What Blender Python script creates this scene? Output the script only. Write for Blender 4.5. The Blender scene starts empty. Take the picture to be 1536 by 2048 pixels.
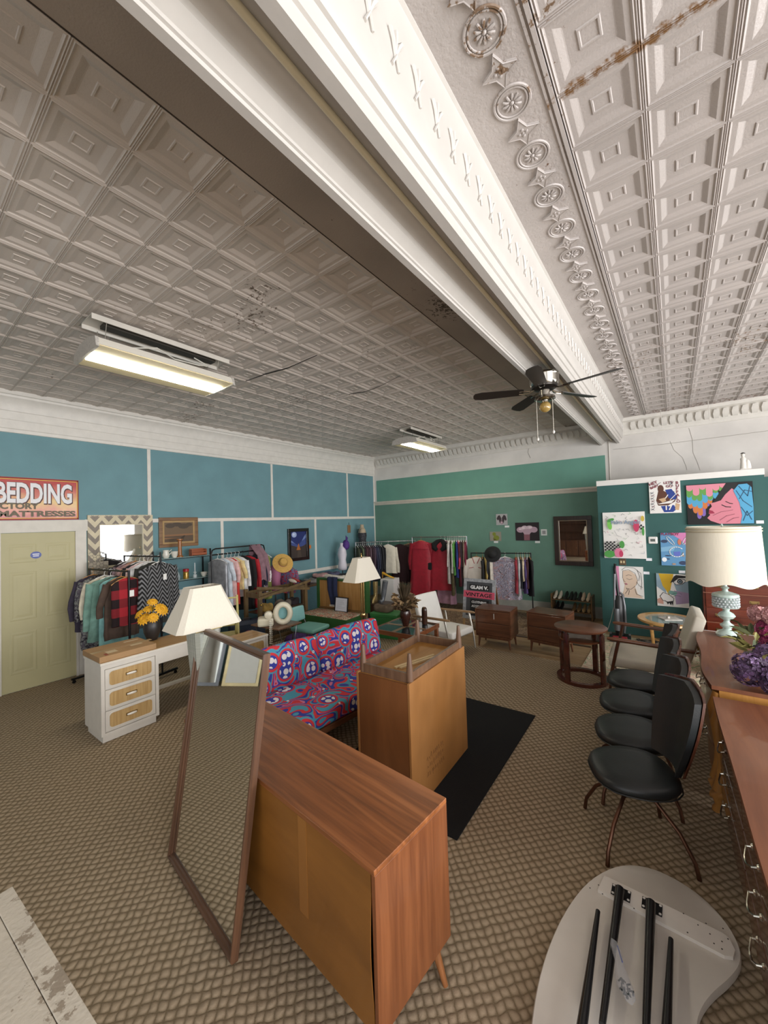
import bpy, bmesh, math, random
from mathutils import Vector, Matrix, Euler
import numpy as np
random.seed(7)
S = bpy.context.scene
COL = S.collection
PI = math.pi
# ---------------------------------------------------------------- camera
F = 769.0; YAW, PIT, ROL = 0.645329189, 0.0253591591, 0.030679896; CH = 2.03
def _basis():
    f = np.array([-math.sin(YAW)*math.cos(PIT), math.cos(YAW)*math.cos(PIT), math.sin(PIT)])
    r = np.array([math.cos(YAW), math.sin(YAW), 0]); d = np.cross(f, r)
    c, s = math.cos(ROL), math.sin(ROL)
    return np.array([c*r+s*d, -s*r+c*d, f])
CM = _basis()
cam = bpy.data.cameras.new('camera'); co = bpy.data.objects.new('camera', cam); COL.objects.link(co)
cam.sensor_fit = 'VERTICAL'; cam.sensor_height = 24.0; cam.lens = 24.0*F/2048.0
cam.clip_start = 0.02; cam.clip_end = 100
mw = Matrix.Identity(4)
for i in range(3):
    mw[i][0] = CM[0][i]; mw[i][1] = -CM[1][i]; mw[i][2] = -CM[2][i]
mw[2][3] = CH
co.matrix_world = mw
S.camera = co
def ray(x, y): return CM.T @ np.array([(x-768)/F, (y-1024)/F, 1])
def onz(x, y, z=0.0): d = ray(x, y); return Vector(np.array([0, 0, CH])+d*(z-CH)/d[2])
def onx(x, y, X): d = ray(x, y); return Vector(np.array([0, 0, CH])+d*X/d[0])
def ony(x, y, Y): d = ray(x, y); return Vector(np.array([0, 0, CH])+d*Y/d[1])
# ---------------------------------------------------------------- world, daylight, exposure
S.view_settings.view_transform = 'Standard'; S.view_settings.look = 'None'
S.view_settings.exposure = 0.38; S.view_settings.gamma = 1.0; S.view_settings.use_curve_mapping = False
W = bpy.data.worlds.new('sky'); S.world = W; W.use_nodes = True
W.node_tree.nodes['Background'].inputs[0].default_value = (0.75, 0.85, 1.0, 1)
W.node_tree.nodes['Background'].inputs[1].default_value = 1.0
def area(name, loc, rot, sx, sy, power, col):
    l = bpy.data.lights.new(name, 'AREA'); l.shape = 'RECTANGLE'; l.size = sx; l.size_y = sy
    l.energy = power; l.color = col
    o = bpy.data.objects.new(name, l); COL.objects.link(o); o.location = loc; o.rotation_euler = rot
    return o
XR = 4.6; YB = -4.2; XL = -6.81; YF = 8.61; ZC = 3.84; YP = 7.7
WIN_R = [(-2.6, 0.2), (0.6, 3.4), (3.8, 6.6)]      # storefront openings in the right wall (y0, y1)
WZ0, WZ1 = 0.55, 3.05
for i, (a, b) in enumerate(WIN_R):
    area('daylight', (XR+0.02, (a+b)/2, (WZ0+WZ1)/2), (0, PI/2, 0), WZ1-WZ0, b-a, 178, (1.0, 0.985, 0.975))
WIN_B = [(-2.2, 1.0), (1.6, 4.0)]                   # openings in the wall behind the camera (x0, x1)
for a, b in WIN_B:
    area('daylight', ((a+b)/2, YB-0.02, (WZ0+WZ1)/2), (PI/2, 0, 0), b-a, WZ1-WZ0, 34, (1.0, 0.985, 0.975))
# ---------------------------------------------------------------- materials
def nt(name):
    m = bpy.data.materials.new(name); m.use_nodes = True
    t = m.node_tree; b = t.nodes['Principled BSDF']; return m, t, b
def N(t, k, **kw):
    n = t.nodes.new(k)
    for a, v in kw.items():
        if a.startswith('i_'):
            n.inputs[a[2:].replace('_', ' ')].default_value = v
        else: setattr(n, a, v)
    return n
def lk(t, a, b): t.links.new(a, b)
def c4(c): return (c[0], c[1], c[2], 1)
def sr(h):
    h = h.lstrip('#'); v = [int(h[i:i+2], 16)/255 for i in (0, 2, 4)]
    return tuple(x/12.92 if x <= .04045 else ((x+.055)/1.055)**2.4 for x in v)
_mc = {}
def mat(col, rough=.6, metal=0., var=.12, scale=9., bump=0., bscale=60., coat=0., emit=0., trans=0., alpha=1., stretch=None, sheen=0.):
    if isinstance(col, str): col = sr(col)
    key = ('m', tuple(round(c, 4) for c in col), rough, metal, var, scale, bump, bscale, coat, emit, trans, alpha, stretch, sheen)
    if key in _mc: return _mc[key]
    m, t, b = nt('surface'); _mc[key] = m
    b.inputs['Roughness'].default_value = rough; b.inputs['Metallic'].default_value = metal
    b.inputs['Coat Weight'].default_value = coat; b.inputs['Transmission Weight'].default_value = trans
    b.inputs['Alpha'].default_value = alpha
    if sheen: b.inputs['Sheen Weight'].default_value = sheen
    tc = N(t, 'ShaderNodeTexCoord')
    vec = tc.outputs['Object']
    if stretch:
        mp = N(t, 'ShaderNodeMapping'); mp.inputs['Scale'].default_value = stretch; lk(t, vec, mp.inputs[0]); vec = mp.outputs[0]
    if var > 0:
        n = N(t, 'ShaderNodeTexNoise', i_Scale=scale, i_Detail=4.0); lk(t, vec, n.inputs[0])
        r = N(t, 'ShaderNodeValToRGB'); r.color_ramp.elements[0].position = .3; r.color_ramp.elements[1].position = .7
        r.color_ramp.elements[0].color = c4([max(0, c*(1-var)) for c in col]); r.color_ramp.elements[1].color = c4([min(1, c*(1+var)) for c in col])
        lk(t, n.outputs[0], r.inputs[0]); lk(t, r.outputs[0], b.inputs['Base Color'])
        if emit: lk(t, r.outputs[0], b.inputs['Emission Color'])
    else:
        b.inputs['Base Color'].default_value = c4(col); b.inputs['Emission Color'].default_value = c4(col)
    b.inputs['Emission Strength'].default_value = emit
    if bump:
        n2 = N(t, 'ShaderNodeTexNoise', i_Scale=bscale, i_Detail=3.0); lk(t, vec, n2.inputs[0])
        bp = N(t, 'ShaderNodeBump', i_Strength=min(1, bump), i_Distance=.004*max(1, bump)); lk(t, n2.outputs[0], bp.inputs['Height']); lk(t, bp.outputs[0], b.inputs['Normal'])
    return m
def wood(c1, c2, axis=0, scale=3., rough=.35, coat=.15, streak=9., c3=None, blotch=0.):
    c1 = sr(c1) if isinstance(c1, str) else c1; c2 = sr(c2) if isinstance(c2, str) else c2
    key = ('w', c1, c2, axis, scale, rough, coat, streak, c3, blotch)
    if key in _mc: return _mc[key]
    m, t, b = nt('wood'); _mc[key] = m
    b.inputs['Roughness'].default_value = rough; b.inputs['Coat Weight'].default_value = coat
    tc = N(t, 'ShaderNodeTexCoord'); mp = N(t, 'ShaderNodeMapping')
    sc = [streak]*3; sc[axis] = .55; mp.inputs['Scale'].default_value = sc; lk(t, tc.outputs['Object'], mp.inputs[0])
    n = N(t, 'ShaderNodeTexNoise', i_Scale=scale, i_Detail=6.0, i_Roughness=.62, i_Distortion=.6); lk(t, mp.outputs[0], n.inputs[0])
    r = N(t, 'ShaderNodeValToRGB'); r.color_ramp.elements[0].position = .34; r.color_ramp.elements[1].position = .66
    r.color_ramp.elements[0].color = c4(c1); r.color_ramp.elements[1].color = c4(c2)
    lk(t, n.outputs[0], r.inputs[0]); out = r.outputs[0]
    if c3:
        n3 = N(t, 'ShaderNodeTexNoise', i_Scale=scale*.35, i_Detail=2.0, i_Distortion=1.5); lk(t, mp.outputs[0], n3.inputs[0])
        r3 = N(t, 'ShaderNodeValToRGB'); r3.color_ramp.elements[0].position = .5; r3.color_ramp.elements[1].position = .62
        mx = N(t, 'ShaderNodeMix', data_type='RGBA'); lk(t, n3.outputs[0], r3.inputs[0]); lk(t, r3.outputs[0], mx.inputs[0])
        lk(t, out, mx.inputs[6]); mx.inputs[7].default_value = c4(sr(c3)); out = mx.outputs[2]
    if blotch:
        n4 = N(t, 'ShaderNodeTexNoise', i_Scale=2.2, i_Detail=3.0); lk(t, tc.outputs['Object'], n4.inputs[0])
        r4 = N(t, 'ShaderNodeValToRGB'); r4.color_ramp.elements[0].position = .3; r4.color_ramp.elements[1].position = .7
        r4.color_ramp.elements[0].color = (1-blotch,)*3+(1,); r4.color_ramp.elements[1].color = (1, 1, 1, 1)
        mx = N(t, 'ShaderNodeMix', data_type='RGBA', blend_type='MULTIPLY'); mx.inputs[0].default_value = 1
        lk(t, n4.outputs[0], r4.inputs[0]); lk(t, out, mx.inputs[6]); lk(t, r4.outputs[0], mx.inputs[7]); out = mx.outputs[2]
    lk(t, out, b.inputs['Base Color'])
    bp = N(t, 'ShaderNodeBump', i_Strength=.12, i_Distance=.002); lk(t, n.outputs[0], bp.inputs['Height']); lk(t, bp.outputs[0], b.inputs['Normal'])
    return m
def chips(base, chip, thr=.66, scale=5., rough=.6, bump=.25, var=.1, bscale=120., fine=22., dirt=None, streak=False):
    """painted surface with irregular flaked patches"""
    base = sr(base); chip = sr(chip)
    m, t, b = nt('flaked paint'); b.inputs['Roughness'].default_value = rough
    tc = N(t, 'ShaderNodeTexCoord'); g = N(t, 'ShaderNodeNewGeometry')
    vec = g.outputs['Position']
    n1 = N(t, 'ShaderNodeTexNoise', i_Scale=2.0, i_Detail=4.0); lk(t, vec, n1.inputs[0])
    r1 = N(t, 'ShaderNodeValToRGB'); r1.color_ramp.elements[0].position = .3; r1.color_ramp.elements[1].position = .7
    r1.color_ramp.elements[0].color = c4([c*(1-var) for c in base]); r1.color_ramp.elements[1].color = c4([min(1, c*(1+var)) for c in base])
    lk(t, n1.outputs[0], r1.inputs[0])
    n2 = N(t, 'ShaderNodeTexNoise', i_Scale=scale*.25, i_Detail=2.0); lk(t, vec, n2.inputs[0])
    n3 = N(t, 'ShaderNodeTexNoise', i_Scale=fine, i_Detail=5.0, i_Roughness=.7); lk(t, vec, n3.inputs[0])
    ma = N(t, 'ShaderNodeMath', operation='MULTIPLY'); lk(t, n2.outputs[0], ma.inputs[0]); lk(t, n3.outputs[0], ma.inputs[1])
    r2 = N(t, 'ShaderNodeValToRGB'); r2.color_ramp.elements[0].position = thr*thr; r2.color_ramp.elements[1].position = thr*thr+.03
    lk(t, ma.outputs[0], r2.inputs[0])
    mx = N(t, 'ShaderNodeMix', data_type='RGBA'); lk(t, r2.outputs[0], mx.inputs[0]); lk(t, r1.outputs[0], mx.inputs[6]); mx.inputs[7].default_value = c4(chip)
    out = mx.outputs[2]
    if streak:   # rust stains: one along a tile seam, one where the ceiling meets the far wall
        sp = N(t, 'ShaderNodeSeparateXYZ'); lk(t, vec, sp.inputs[0])
        ns = N(t, 'ShaderNodeTexNoise', i_Scale=26.0, i_Detail=5.0, i_Roughness=.7); lk(t, vec, ns.inputs[0])
        for yc, wd, x0, x1, th, col in ((1.775, .05, -.40, .75, .46, '#7d5d3c'), (8.35, .42, -.6, 1.9, .53, '#6b4c3a')):
            a = N(t, 'ShaderNodeMath', operation='SUBTRACT'); lk(t, sp.outputs[1], a.inputs[0]); a.inputs[1].default_value = yc
            a2 = N(t, 'ShaderNodeMath', operation='ABSOLUTE'); lk(t, a.outputs[0], a2.inputs[0])
            a3 = N(t, 'ShaderNodeMapRange'); lk(t, a2.outputs[0], a3.inputs[0]); a3.inputs[1].default_value = 0; a3.inputs[2].default_value = wd; a3.inputs[3].default_value = 1; a3.inputs[4].default_value = 0
            q1 = N(t, 'ShaderNodeMath', operation='GREATER_THAN'); lk(t, sp.outputs[0], q1.inputs[0]); q1.inputs[1].default_value = x0
            q2 = N(t, 'ShaderNodeMath', operation='LESS_THAN'); lk(t, sp.outputs[0], q2.inputs[0]); q2.inputs[1].default_value = x1
            m1 = N(t, 'ShaderNodeMath', operation='MULTIPLY'); lk(t, q1.outputs[0], m1.inputs[0]); lk(t, q2.outputs[0], m1.inputs[1])
            m2 = N(t, 'ShaderNodeMath', operation='MULTIPLY'); lk(t, m1.outputs[0], m2.inputs[0]); lk(t, a3.outputs[0], m2.inputs[1])
            m3 = N(t, 'ShaderNodeMath', operation='POWER'); lk(t, m2.outputs[0], m3.inputs[0]); m3.inputs[1].default_value = .35
            m4 = N(t, 'ShaderNodeMath', operation='MULTIPLY'); lk(t, m3.outputs[0], m4.inputs[0]); lk(t, ns.outputs[0], m4.inputs[1])
            rr = N(t, 'ShaderNodeValToRGB'); rr.color_ramp.elements[0].position = th-.08; rr.color_ramp.elements[1].position = th+.05; lk(t, m4.outputs[0], rr.inputs[0])
            mk = N(t, 'ShaderNodeMix', data_type='RGBA'); lk(t, rr.outputs[0], mk.inputs[0]); lk(t, out, mk.inputs[6]); mk.inputs[7].default_value = c4(sr(col)); out = mk.outputs[2]
    lk(t, out, b.inputs['Base Color'])
    nb = N(t, 'ShaderNodeTexNoise', i_Scale=bscale, i_Detail=2.0); lk(t, vec, nb.inputs[0])
    bp = N(t, 'ShaderNodeBump', i_Strength=bump, i_Distance=.003); lk(t, nb.outputs[0], bp.inputs['Height']); lk(t, bp.outputs[0], b.inputs['Normal'])
    return m
def glow(col, strength):
    m, t, b = nt('lamp light'); b.inputs['Base Color'].default_value = c4(col); b.inputs['Emission Color'].default_value = c4(col); b.inputs['Emission Strength'].default_value = strength; return m
def mirror_mat(tint=(.86, .88, .86), rough=.02):
    m, t, b = nt('mirror glass'); b.inputs['Base Color'].default_value = c4(tint); b.inputs['Metallic'].default_value = 1; b.inputs['Roughness'].default_value = rough; return m
def glass_mat(tint=(.95, .98, .98), alpha=.25, rough=.03):
    m, t, b = nt('clear glass'); b.inputs['Base Color'].default_value = c4(tint); b.inputs['Roughness'].default_value = rough; b.inputs['Alpha'].default_value = alpha; b.inputs['Specular IOR Level'].default_value = .8; return m
# ---------------------------------------------------------------- mesh builder
class MB:
    def __init__(s): s.v = []; s.f = []; s.m = []; s.mi = 0
    def add(s, vs, fs, M=None):
        o = len(s.v)
        for p in vs:
            p = Vector(p)
            if M is not None: p = M @ p
            s.v.append(tuple(p))
        for f in fs: s.f.append(tuple(i+o for i in f)); s.m.append(s.mi)
        return s
    def box(s, x0, x1, y0, y1, z0, z1, M=None, bev=0.):
        if bev <= 0:
            vs = [(x, y, z) for z in (z0, z1) for y in (y0, y1) for x in (x0, x1)]
            return s.add(vs, [(0, 2, 3, 1), (4, 5, 7, 6), (0, 1, 5, 4), (2, 6, 7, 3), (0, 4, 6, 2), (1, 3, 7, 5)], M)
        bm = bmesh.new(); bmesh.ops.create_cube(bm, size=1)
        for v in bm.verts: v.co = Vector(((x0+x1)/2+v.co.x*(x1-x0), (y0+y1)/2+v.co.y*(y1-y0), (z0+z1)/2+v.co.z*(z1-z0)))
        bev = min(bev, .49*min(abs(x1-x0), abs(y1-y0), abs(z1-z0)))
        bmesh.ops.bevel(bm, geom=bm.edges[:], offset=bev, segments=2, affect='EDGES', profile=.5)
        bm.verts.index_update()
        s.add([v.co for v in bm.verts], [[v.index for v in f.verts] for f in bm.faces], M); bm.free(); return s
    def prism(s, poly, z0, z1, M=None):
        n = len(poly)
        vs = [(p[0], p[1], z0) for p in poly]+[(p[0], p[1], z1) for p in poly]
        fs = [tuple(range(n-1, -1, -1)), tuple(range(n, 2*n))]+[(i, (i+1) % n, n+(i+1) % n, n+i) for i in range(n)]
        return s.add(vs, fs, M)
    def rings(s, R, cap=True, closed=True, loop=False):
        n = len(R[0]); k = len(R); o = []
        vs = [p for r in R for p in r]; fs = []
        for a in range(k if loop else k-1):
            b = (a+1) % k
            for i in range(n if closed else n-1):
                j = (i+1) % n; fs.append((a*n+i, a*n+j, b*n+j, b*n+i))
        if cap and closed and not loop: fs.append(tuple(range(n-1, -1, -1))); fs.append(tuple((k-1)*n+i for i in range(n)))
        return s.add(vs, fs)
    def lathe(s, prof, n=20, c=(0, 0, 0), sx=1., sy=1., M=None, cap=True):
        o = len(s.v)
        R = [[(c[0]+r*math.cos(2*PI*i/n)*sx, c[1]+r*math.sin(2*PI*i/n)*sy, c[2]+z) for i in range(n)] for r, z in prof]
        s.rings(R, cap)
        if M is not None:
            for i in range(o, len(s.v)): s.v[i] = tuple(M @ Vector(s.v[i]))
        return s
    def tube(s, pts, r, n=8, loop=False):
        pts = [Vector(p) for p in pts]; k = len(pts); R = []
        up = None
        for i, p in enumerate(pts):
            if loop: d = pts[(i+1) % k]-pts[i-1]
            else: d = pts[min(i+1, k-1)]-pts[max(i-1, 0)]
            d.normalize()
            if up is None: up = Vector((0, 0, 1)) if abs(d.z) < .9 else Vector((1, 0, 0))
            a = d.cross(up)
            if a.length < 1e-5: a = d.orthogonal()
            a.normalize(); b = a.cross(d).normalized(); up = b
            rr = r[i] if isinstance(r, (list, tuple)) else r
            R.append([tuple(p+a*rr*math.cos(2*PI*j/n)+b*rr*math.sin(2*PI*j/n)) for j in range(n)])
        return s.rings(R, True, True, loop)
    def cyl(s, p, q, r, n=14): return s.tube([p, q], r, n)
    def ball(s, c, r, n=12, k=8, sx=1, sy=1, sz=1):
        return s.lathe([(max(1e-4, math.sin(PI*i/k))*r, -math.cos(PI*i/k)*r*sz) for i in range(k+1)], n, c, sx, sy)
    def mesh(s, name, mats, smooth=False, angle=40):
        me = bpy.data.meshes.new(name); me.from_pydata(s.v, [], s.f)
        if not isinstance(mats, (list, tuple)): mats = [mats]
        for x in mats: me.materials.append(x)
        if len(mats) > 1: me.polygons.foreach_set('material_index', s.m)
        bm = bmesh.new(); bm.from_mesh(me); bmesh.ops.recalc_face_normals(bm, faces=bm.faces); bm.to_mesh(me); bm.free()
        if smooth:
            me.polygons.foreach_set('use_smooth', [True]*len(me.polygons))
            try: me.set_sharp_from_angle(angle=math.radians(angle))
            except Exception: pass
        me.update(); return me
def thing(name, label, cat, loc=(0, 0, 0), rz=0., group=None, rot=None):
    o = bpy.data.objects.new(name, None); COL.objects.link(o); o.location = loc
    o.rotation_euler = rot if rot else (0, 0, rz); o.empty_display_size = .1
    o['label'] = label; o['category'] = cat
    if group: o['group'] = group
    return o
def part(parent, name, mb, mats, smooth=False, label=None, angle=40, loc=None, kind=None):
    me = mb if isinstance(mb, bpy.types.Mesh) else mb.mesh(name, mats, smooth, angle)
    o = bpy.data.objects.new(name, me); COL.objects.link(o); o.parent = parent
    if loc: o.location = loc
    if label: o['label'] = label
    if kind: o['kind'] = kind
    return o
def solo(name, label, cat, mb, mats, loc=(0, 0, 0), rz=0., group=None, smooth=False, rot=None, kind=None, angle=40):
    me = mb.mesh(name, mats, smooth, angle); o = bpy.data.objects.new(name, me); COL.objects.link(o)
    o.location = loc; o.rotation_euler = rot if rot else (0, 0, rz); o['label'] = label; o['category'] = cat
    if group: o['group'] = group
    if kind: o['kind'] = kind
    return o
def struct(name, mb, mats, label=None, smooth=False, loc=(0, 0, 0), angle=40):
    me = mb.mesh(name, mats, smooth, angle); o = bpy.data.objects.new(name, me); COL.objects.link(o); o.location = loc; o['kind'] = 'structure'
    if label: o['label'] = label
    return o
def copy_tree(o, parent=None):
    c = o.copy(); COL.objects.link(c); c.parent = parent
    for ch in list(o.children): copy_tree(ch, c)
    return c
def text_mesh(txt, size, offset=0., extrude=.001, align='LEFT', space=1., shear=0.):
    cu = bpy.data.curves.new('lettering', 'FONT'); cu.body = txt; cu.size = size; cu.offset = offset; cu.extrude = extrude
    cu.align_x = align; cu.space_character = space; cu.shear = shear; cu.resolution_u = 3
    o = bpy.data.objects.new('lettering', cu); COL.objects.link(o)
    dg = bpy.context.evaluated_depsgraph_get(); me = bpy.data.meshes.new_from_object(o.evaluated_get(dg))
    bpy.data.objects.remove(o); bpy.data.curves.remove(cu); return me
def text_into(mb, txt, M, size, **kw):
    me = text_mesh(txt, size, **kw); vs = [tuple(v.co) for v in me.vertices]; fs = [tuple(p.vertices) for p in me.polygons]
    if vs: mb.add(vs, fs, M)
    bpy.data.meshes.remove(me)
    return vs
def TR(x=0, y=0, z=0, rx=0, ry=0, rz=0): return Matrix.Translation((x, y, z)) @ Euler((rx, ry, rz)).to_matrix().to_4x4()
# ================================================================ ROOM
M_WHITE = chips('#d9d5cf', '#8d8073', .72, 4., .55, .15)
M_TRIM = mat('#dcd8d0', .5, var=.05, bump=.1)
M_CEIL_R = chips('#b5aeaa', '#7a6450', .615, 3.5, .38, .3, var=.06, fine=26., streak=True)
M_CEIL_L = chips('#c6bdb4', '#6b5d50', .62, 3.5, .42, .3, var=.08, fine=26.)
M_BLUE = mat('#6b929a', .7, var=.07, scale=2.5, bump=.15, bscale=90)
M_GREEN = mat('#648a7b', .7, var=.08, scale=2.5, bump=.15, bscale=90)
M_DKGREEN = mat('#315c59', .7, var=.06, scale=2.5, bump=.15, bscale=90)
def carpet_mat():
    m, t, b = nt('woven loop carpet'); b.inputs['Roughness'].default_value = .95; b.inputs['Specular IOR Level'].default_value = .1
    g = N(t, 'ShaderNodeTexCoord'); mp = N(t, 'ShaderNodeMapping'); mp.inputs['Rotation'].default_value = (0, 0, math.radians(43)); lk(t, g.outputs['Object'], mp.inputs[0])
    dn = N(t, 'ShaderNodeTexNoise', i_Scale=14.0, i_Detail=2.0); lk(t, mp.outputs[0], dn.inputs[0])
    dv = N(t, 'ShaderNodeVectorMath', operation='SCALE'); lk(t, dn.outputs[1], dv.inputs[0]); dv.inputs['Scale'].default_value = .03
    da = N(t, 'ShaderNodeVectorMath', operation='ADD'); lk(t, mp.outputs[0], da.inputs[0]); lk(t, dv.outputs[0], da.inputs[1])
    sp = N(t, 'ShaderNodeSeparateXYZ'); lk(t, da.outputs[0], sp.inputs[0])
    def wave(o, k):
        a = N(t, 'ShaderNodeMath', operation='MULTIPLY'); lk(t, o, a.inputs[0]); a.inputs[1].default_value = k
        s_ = N(t, 'ShaderNodeMath', operation='SINE'); lk(t, a.outputs[0], s_.inputs[0])
        q = N(t, 'ShaderNodeMath', operation='ABSOLUTE'); lk(t, s_.outputs[0], q.inputs[0]); return q.outputs[0]
    k = PI/.041
    a = wave(sp.outputs[0], k); c = wave(sp.outputs[1], k)
    mn = N(t, 'ShaderNodeMath', operation='MULTIPLY'); lk(t, a, mn.inputs[0]); lk(t, c, mn.inputs[1])
    fn = N(t, 'ShaderNodeTexNoise', i_Scale=220.0, i_Detail=2.0); lk(t, g.outputs['Object'], fn.inputs[0])
    ad = N(t, 'ShaderNodeMath', operation='MULTIPLY_ADD'); lk(t, fn.outputs[0], ad.inputs[0]); ad.inputs[1].default_value = .3; lk(t, mn.outputs[0], ad.inputs[2])
    r = N(t, 'ShaderNodeValToRGB'); e = r.color_ramp.elements
    e[0].position = .12; e[0].color = c4(sr('#74654f')); e[1].position = .95; e[1].color = c4(sr('#b09e86'))
    x = e.new(.5); x.color = c4(sr('#998871'))
    lk(t, ad.outputs[0], r.inputs[0])
    big = N(t, 'ShaderNodeTexNoise', i_Scale=.9, i_Detail=3.0); lk(t, g.outputs['Object'], big.inputs[0])
    rb = N(t, 'ShaderNodeValToRGB'); rb.color_ramp.elements[0].position = .3; rb.color_ramp.elements[0].color = (.84, .83, .82, 1); rb.color_ramp.elements[1].position = .6
    mx = N(t, 'ShaderNodeMix', data_type='RGBA', blend_type='MULTIPLY'); mx.inputs[0].default_value = 1; lk(t, r.outputs[0], mx.inputs[6]); lk(t, rb.outputs[0], mx.inputs[7])
    lk(t, mx.outputs[2], b.inputs['Base Color'])
    bp = N(t, 'ShaderNodeBump', i_Strength=.6, i_Distance=.005); lk(t, ad.outputs[0], bp.inputs['Height']); lk(t, bp.outputs[0], b.inputs['Normal'])
    return m
def rug_mat(base, cols, scale, seed=0.):
    m, t, b = nt('patterned rug'); b.inputs['Roughness'].default_value = .95
    g = N(t, 'ShaderNodeTexCoord'); mp = N(t, 'ShaderNodeMapping'); mp.inputs['Location'].default_value = (seed, seed*2, 0); lk(t, g.outputs['Object'], mp.inputs[0])
    n = N(t, 'ShaderNodeTexNoise', i_Scale=scale, i_Detail=2.5, i_Distortion=2.2); lk(t, mp.outputs[0], n.inputs[0])
    r = N(t, 'ShaderNodeValToRGB'); r.color_ramp.interpolation = 'CONSTANT'; e = r.color_ramp.elements
    e[0].position = 0; e[0].color = c4(sr(base)); e[1].position = .36; e[1].color = c4(sr(cols[0]))
    for i, c in enumerate([base]+[q for k in cols[1:] for q in (k, base)]):
        x = e.new(min(.98, .40+.055*i)); x.color = c4(sr(c))
    lk(t, n.outputs[0], r.inputs[0]); lk(t, r.outputs[0], b.inputs['Base Color'])
    return m
# floor: carpet in front, worn boards behind
YC = 5.79
floor = struct('floor', MB().box(XL-.15, XR+.15, YB-.15, YC, -.1, 0), carpet_mat(), 'beige woven loop carpet')
bm_ = MB(); y = YC; k = 0
while y < YF+.1:
    y1 = min(y+.235, YF+.15)
    part(floor, 'floor_board', MB().box(XL-.15, XR+.15, y+.0015, y1-.0015, -.1, -.006+.002*(k % 3)/3), wood('#8f7350', '#b29670', 0, 2.2, .6, .05, 5., blotch=.2))
    y = y1; k += 1
struct('trim_1', MB().box(-4.6, -1.1, 6.64, 6.69, -.02, .006), wood('#3a2a20', '#4c382a', 0), 'dark floor strip')
# walls
wl = struct('wall_left', MB().box(XL-.15, XL, YB-.15, YF+.15, -.1, ZC+.05), M_BLUE, 'teal blue painted wall')
wf = struct('wall_far', MB().box(XL, XR+.15, YF, YF+.15, -.1, ZC+.05), M_WHITE, 'white plaster wall')
part(wf, 'green_paint_panel', MB().box(XL, -.95, YF-.006, YF, .22, 2.52), M_GREEN, label='green lower wall')
part(wf, 'green_paint_panel', MB().box(-6.72, -1.03, YF-.006, YF, 2.60, 3.20), mat('#6a9c8c', .7, var=.06, scale=2.5, bump=.15), label='lighter green upper panel')
b_ = MB().box(XL, -.9, YF-.05, YF, 2.56, 2.60).box(XL, -.9, YF-.022, YF, 2.50, 2.56).box(XL, -.9, YF-.032, YF, 2.515, 2.53)
struct('trim_2', b_, mat('#c9c2b4', .5, var=.06), 'white ledge moulding across green wall')
struct('baseboard_far', MB().box(XL, -.9, YF-.02, YF, -.02, .22), mat('#aeb0a8', .6, var=.15, scale=5), 'scuffed white baseboard')
def wall_holes(name, axis, pos, lo, hi, wins, m, lab):
    mb = MB(); th = .15; edges = [lo]+[e for w in wins for e in w]+[hi]
    def bx(a, b, z0, z1):
        if axis == 'x': mb.box(pos, pos+th, a, b, z0, z1)
        else: mb.box(a, b, pos-th, pos, z0, z1)
    for i in range(0, len(edges), 2): bx(edges[i], edges[i+1], -.1, ZC+.05)
    for a, b in wins: bx(a, b, -.1, WZ0); bx(a, b, WZ1, ZC+.05)
    return struct(name, mb, m, lab)
wall_holes('wall_right', 'x', XR, YB-.15, YF+.15, WIN_R, M_WHITE, 'white wall with shop windows')
wall_holes('wall_back', 'y', YB, XL, XR, WIN_B, M_WHITE, 'white wall with shop windows')
# left wall strips: mid rail, chair rail, posts
b_ = MB().box(XL, XL+.012, 1.84, YF, 2.135, 2.195)
struct('trim_3', b_, M_TRIM, 'white mid rail on blue wall')
struct('trim_4', MB().box(XL, XL+.012, 1.84, YF, .90, .975), M_TRIM, 'white chair rail on blue wall')
b_ = MB()
for yy in (2.70, 5.10, 7.47, YF-.02): b_.box(XL, XL+.01, yy-.025, yy+.025, 2.19, 3.33)
struct('trim_5', b_, M_TRIM, 'white upright strips above the rail')
b_ = MB()
for yy in (3.95, 6.31, YF-.02): b_.box(XL, XL+.01, yy-.028, yy+.028, .97, 2.14)
struct('trim_6', b_, M_TRIM, 'white upright strips below the rail')
part(wl, 'lower_paint_panel', MB().box(XL, XL+.004, 1.9, YF, 0, .90), mat('#5d8792', .7, var=.06))
# left crown
def crown(prof, y0, y1): return MB().rings([[(x, yy, z) for x, z in prof] for yy in (y0, y1)], True)
pr = [(XL, 3.33), (XL+.015, 3.335), (XL+.02, 3.375), (XL+.03, 3.385), (XL+.032, 3.49), (XL+.04, 3.50), (XL+.045, 3.60), (XL+.055, 3.61), (XL+.07, 3.68), (XL+.10, 3.735), (XL+.14, 3.765), (XL+.145, 3.79), (XL+.165, 3.80), (XL+.165, 3.86), (XL, 3.86)]
struct('trim_7', crown(pr, YB, YF), M_TRIM, 'white crown moulding of the left wall', smooth=True, angle=25)
struct('trim_8', MB().box(XL, XL+.025, 1.73, 1.85, 0, 2.17).box(XL, XL+.025, .84, .965, 0, 2.17).box(XL, XL+.03, .80, 1.88, 2.033, 2.19).box(XL, XL+.035, 1.72, 1.745, 0, 2.03), mat('#d2cdc3', .5, var=.05), 'white door casing')
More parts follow.
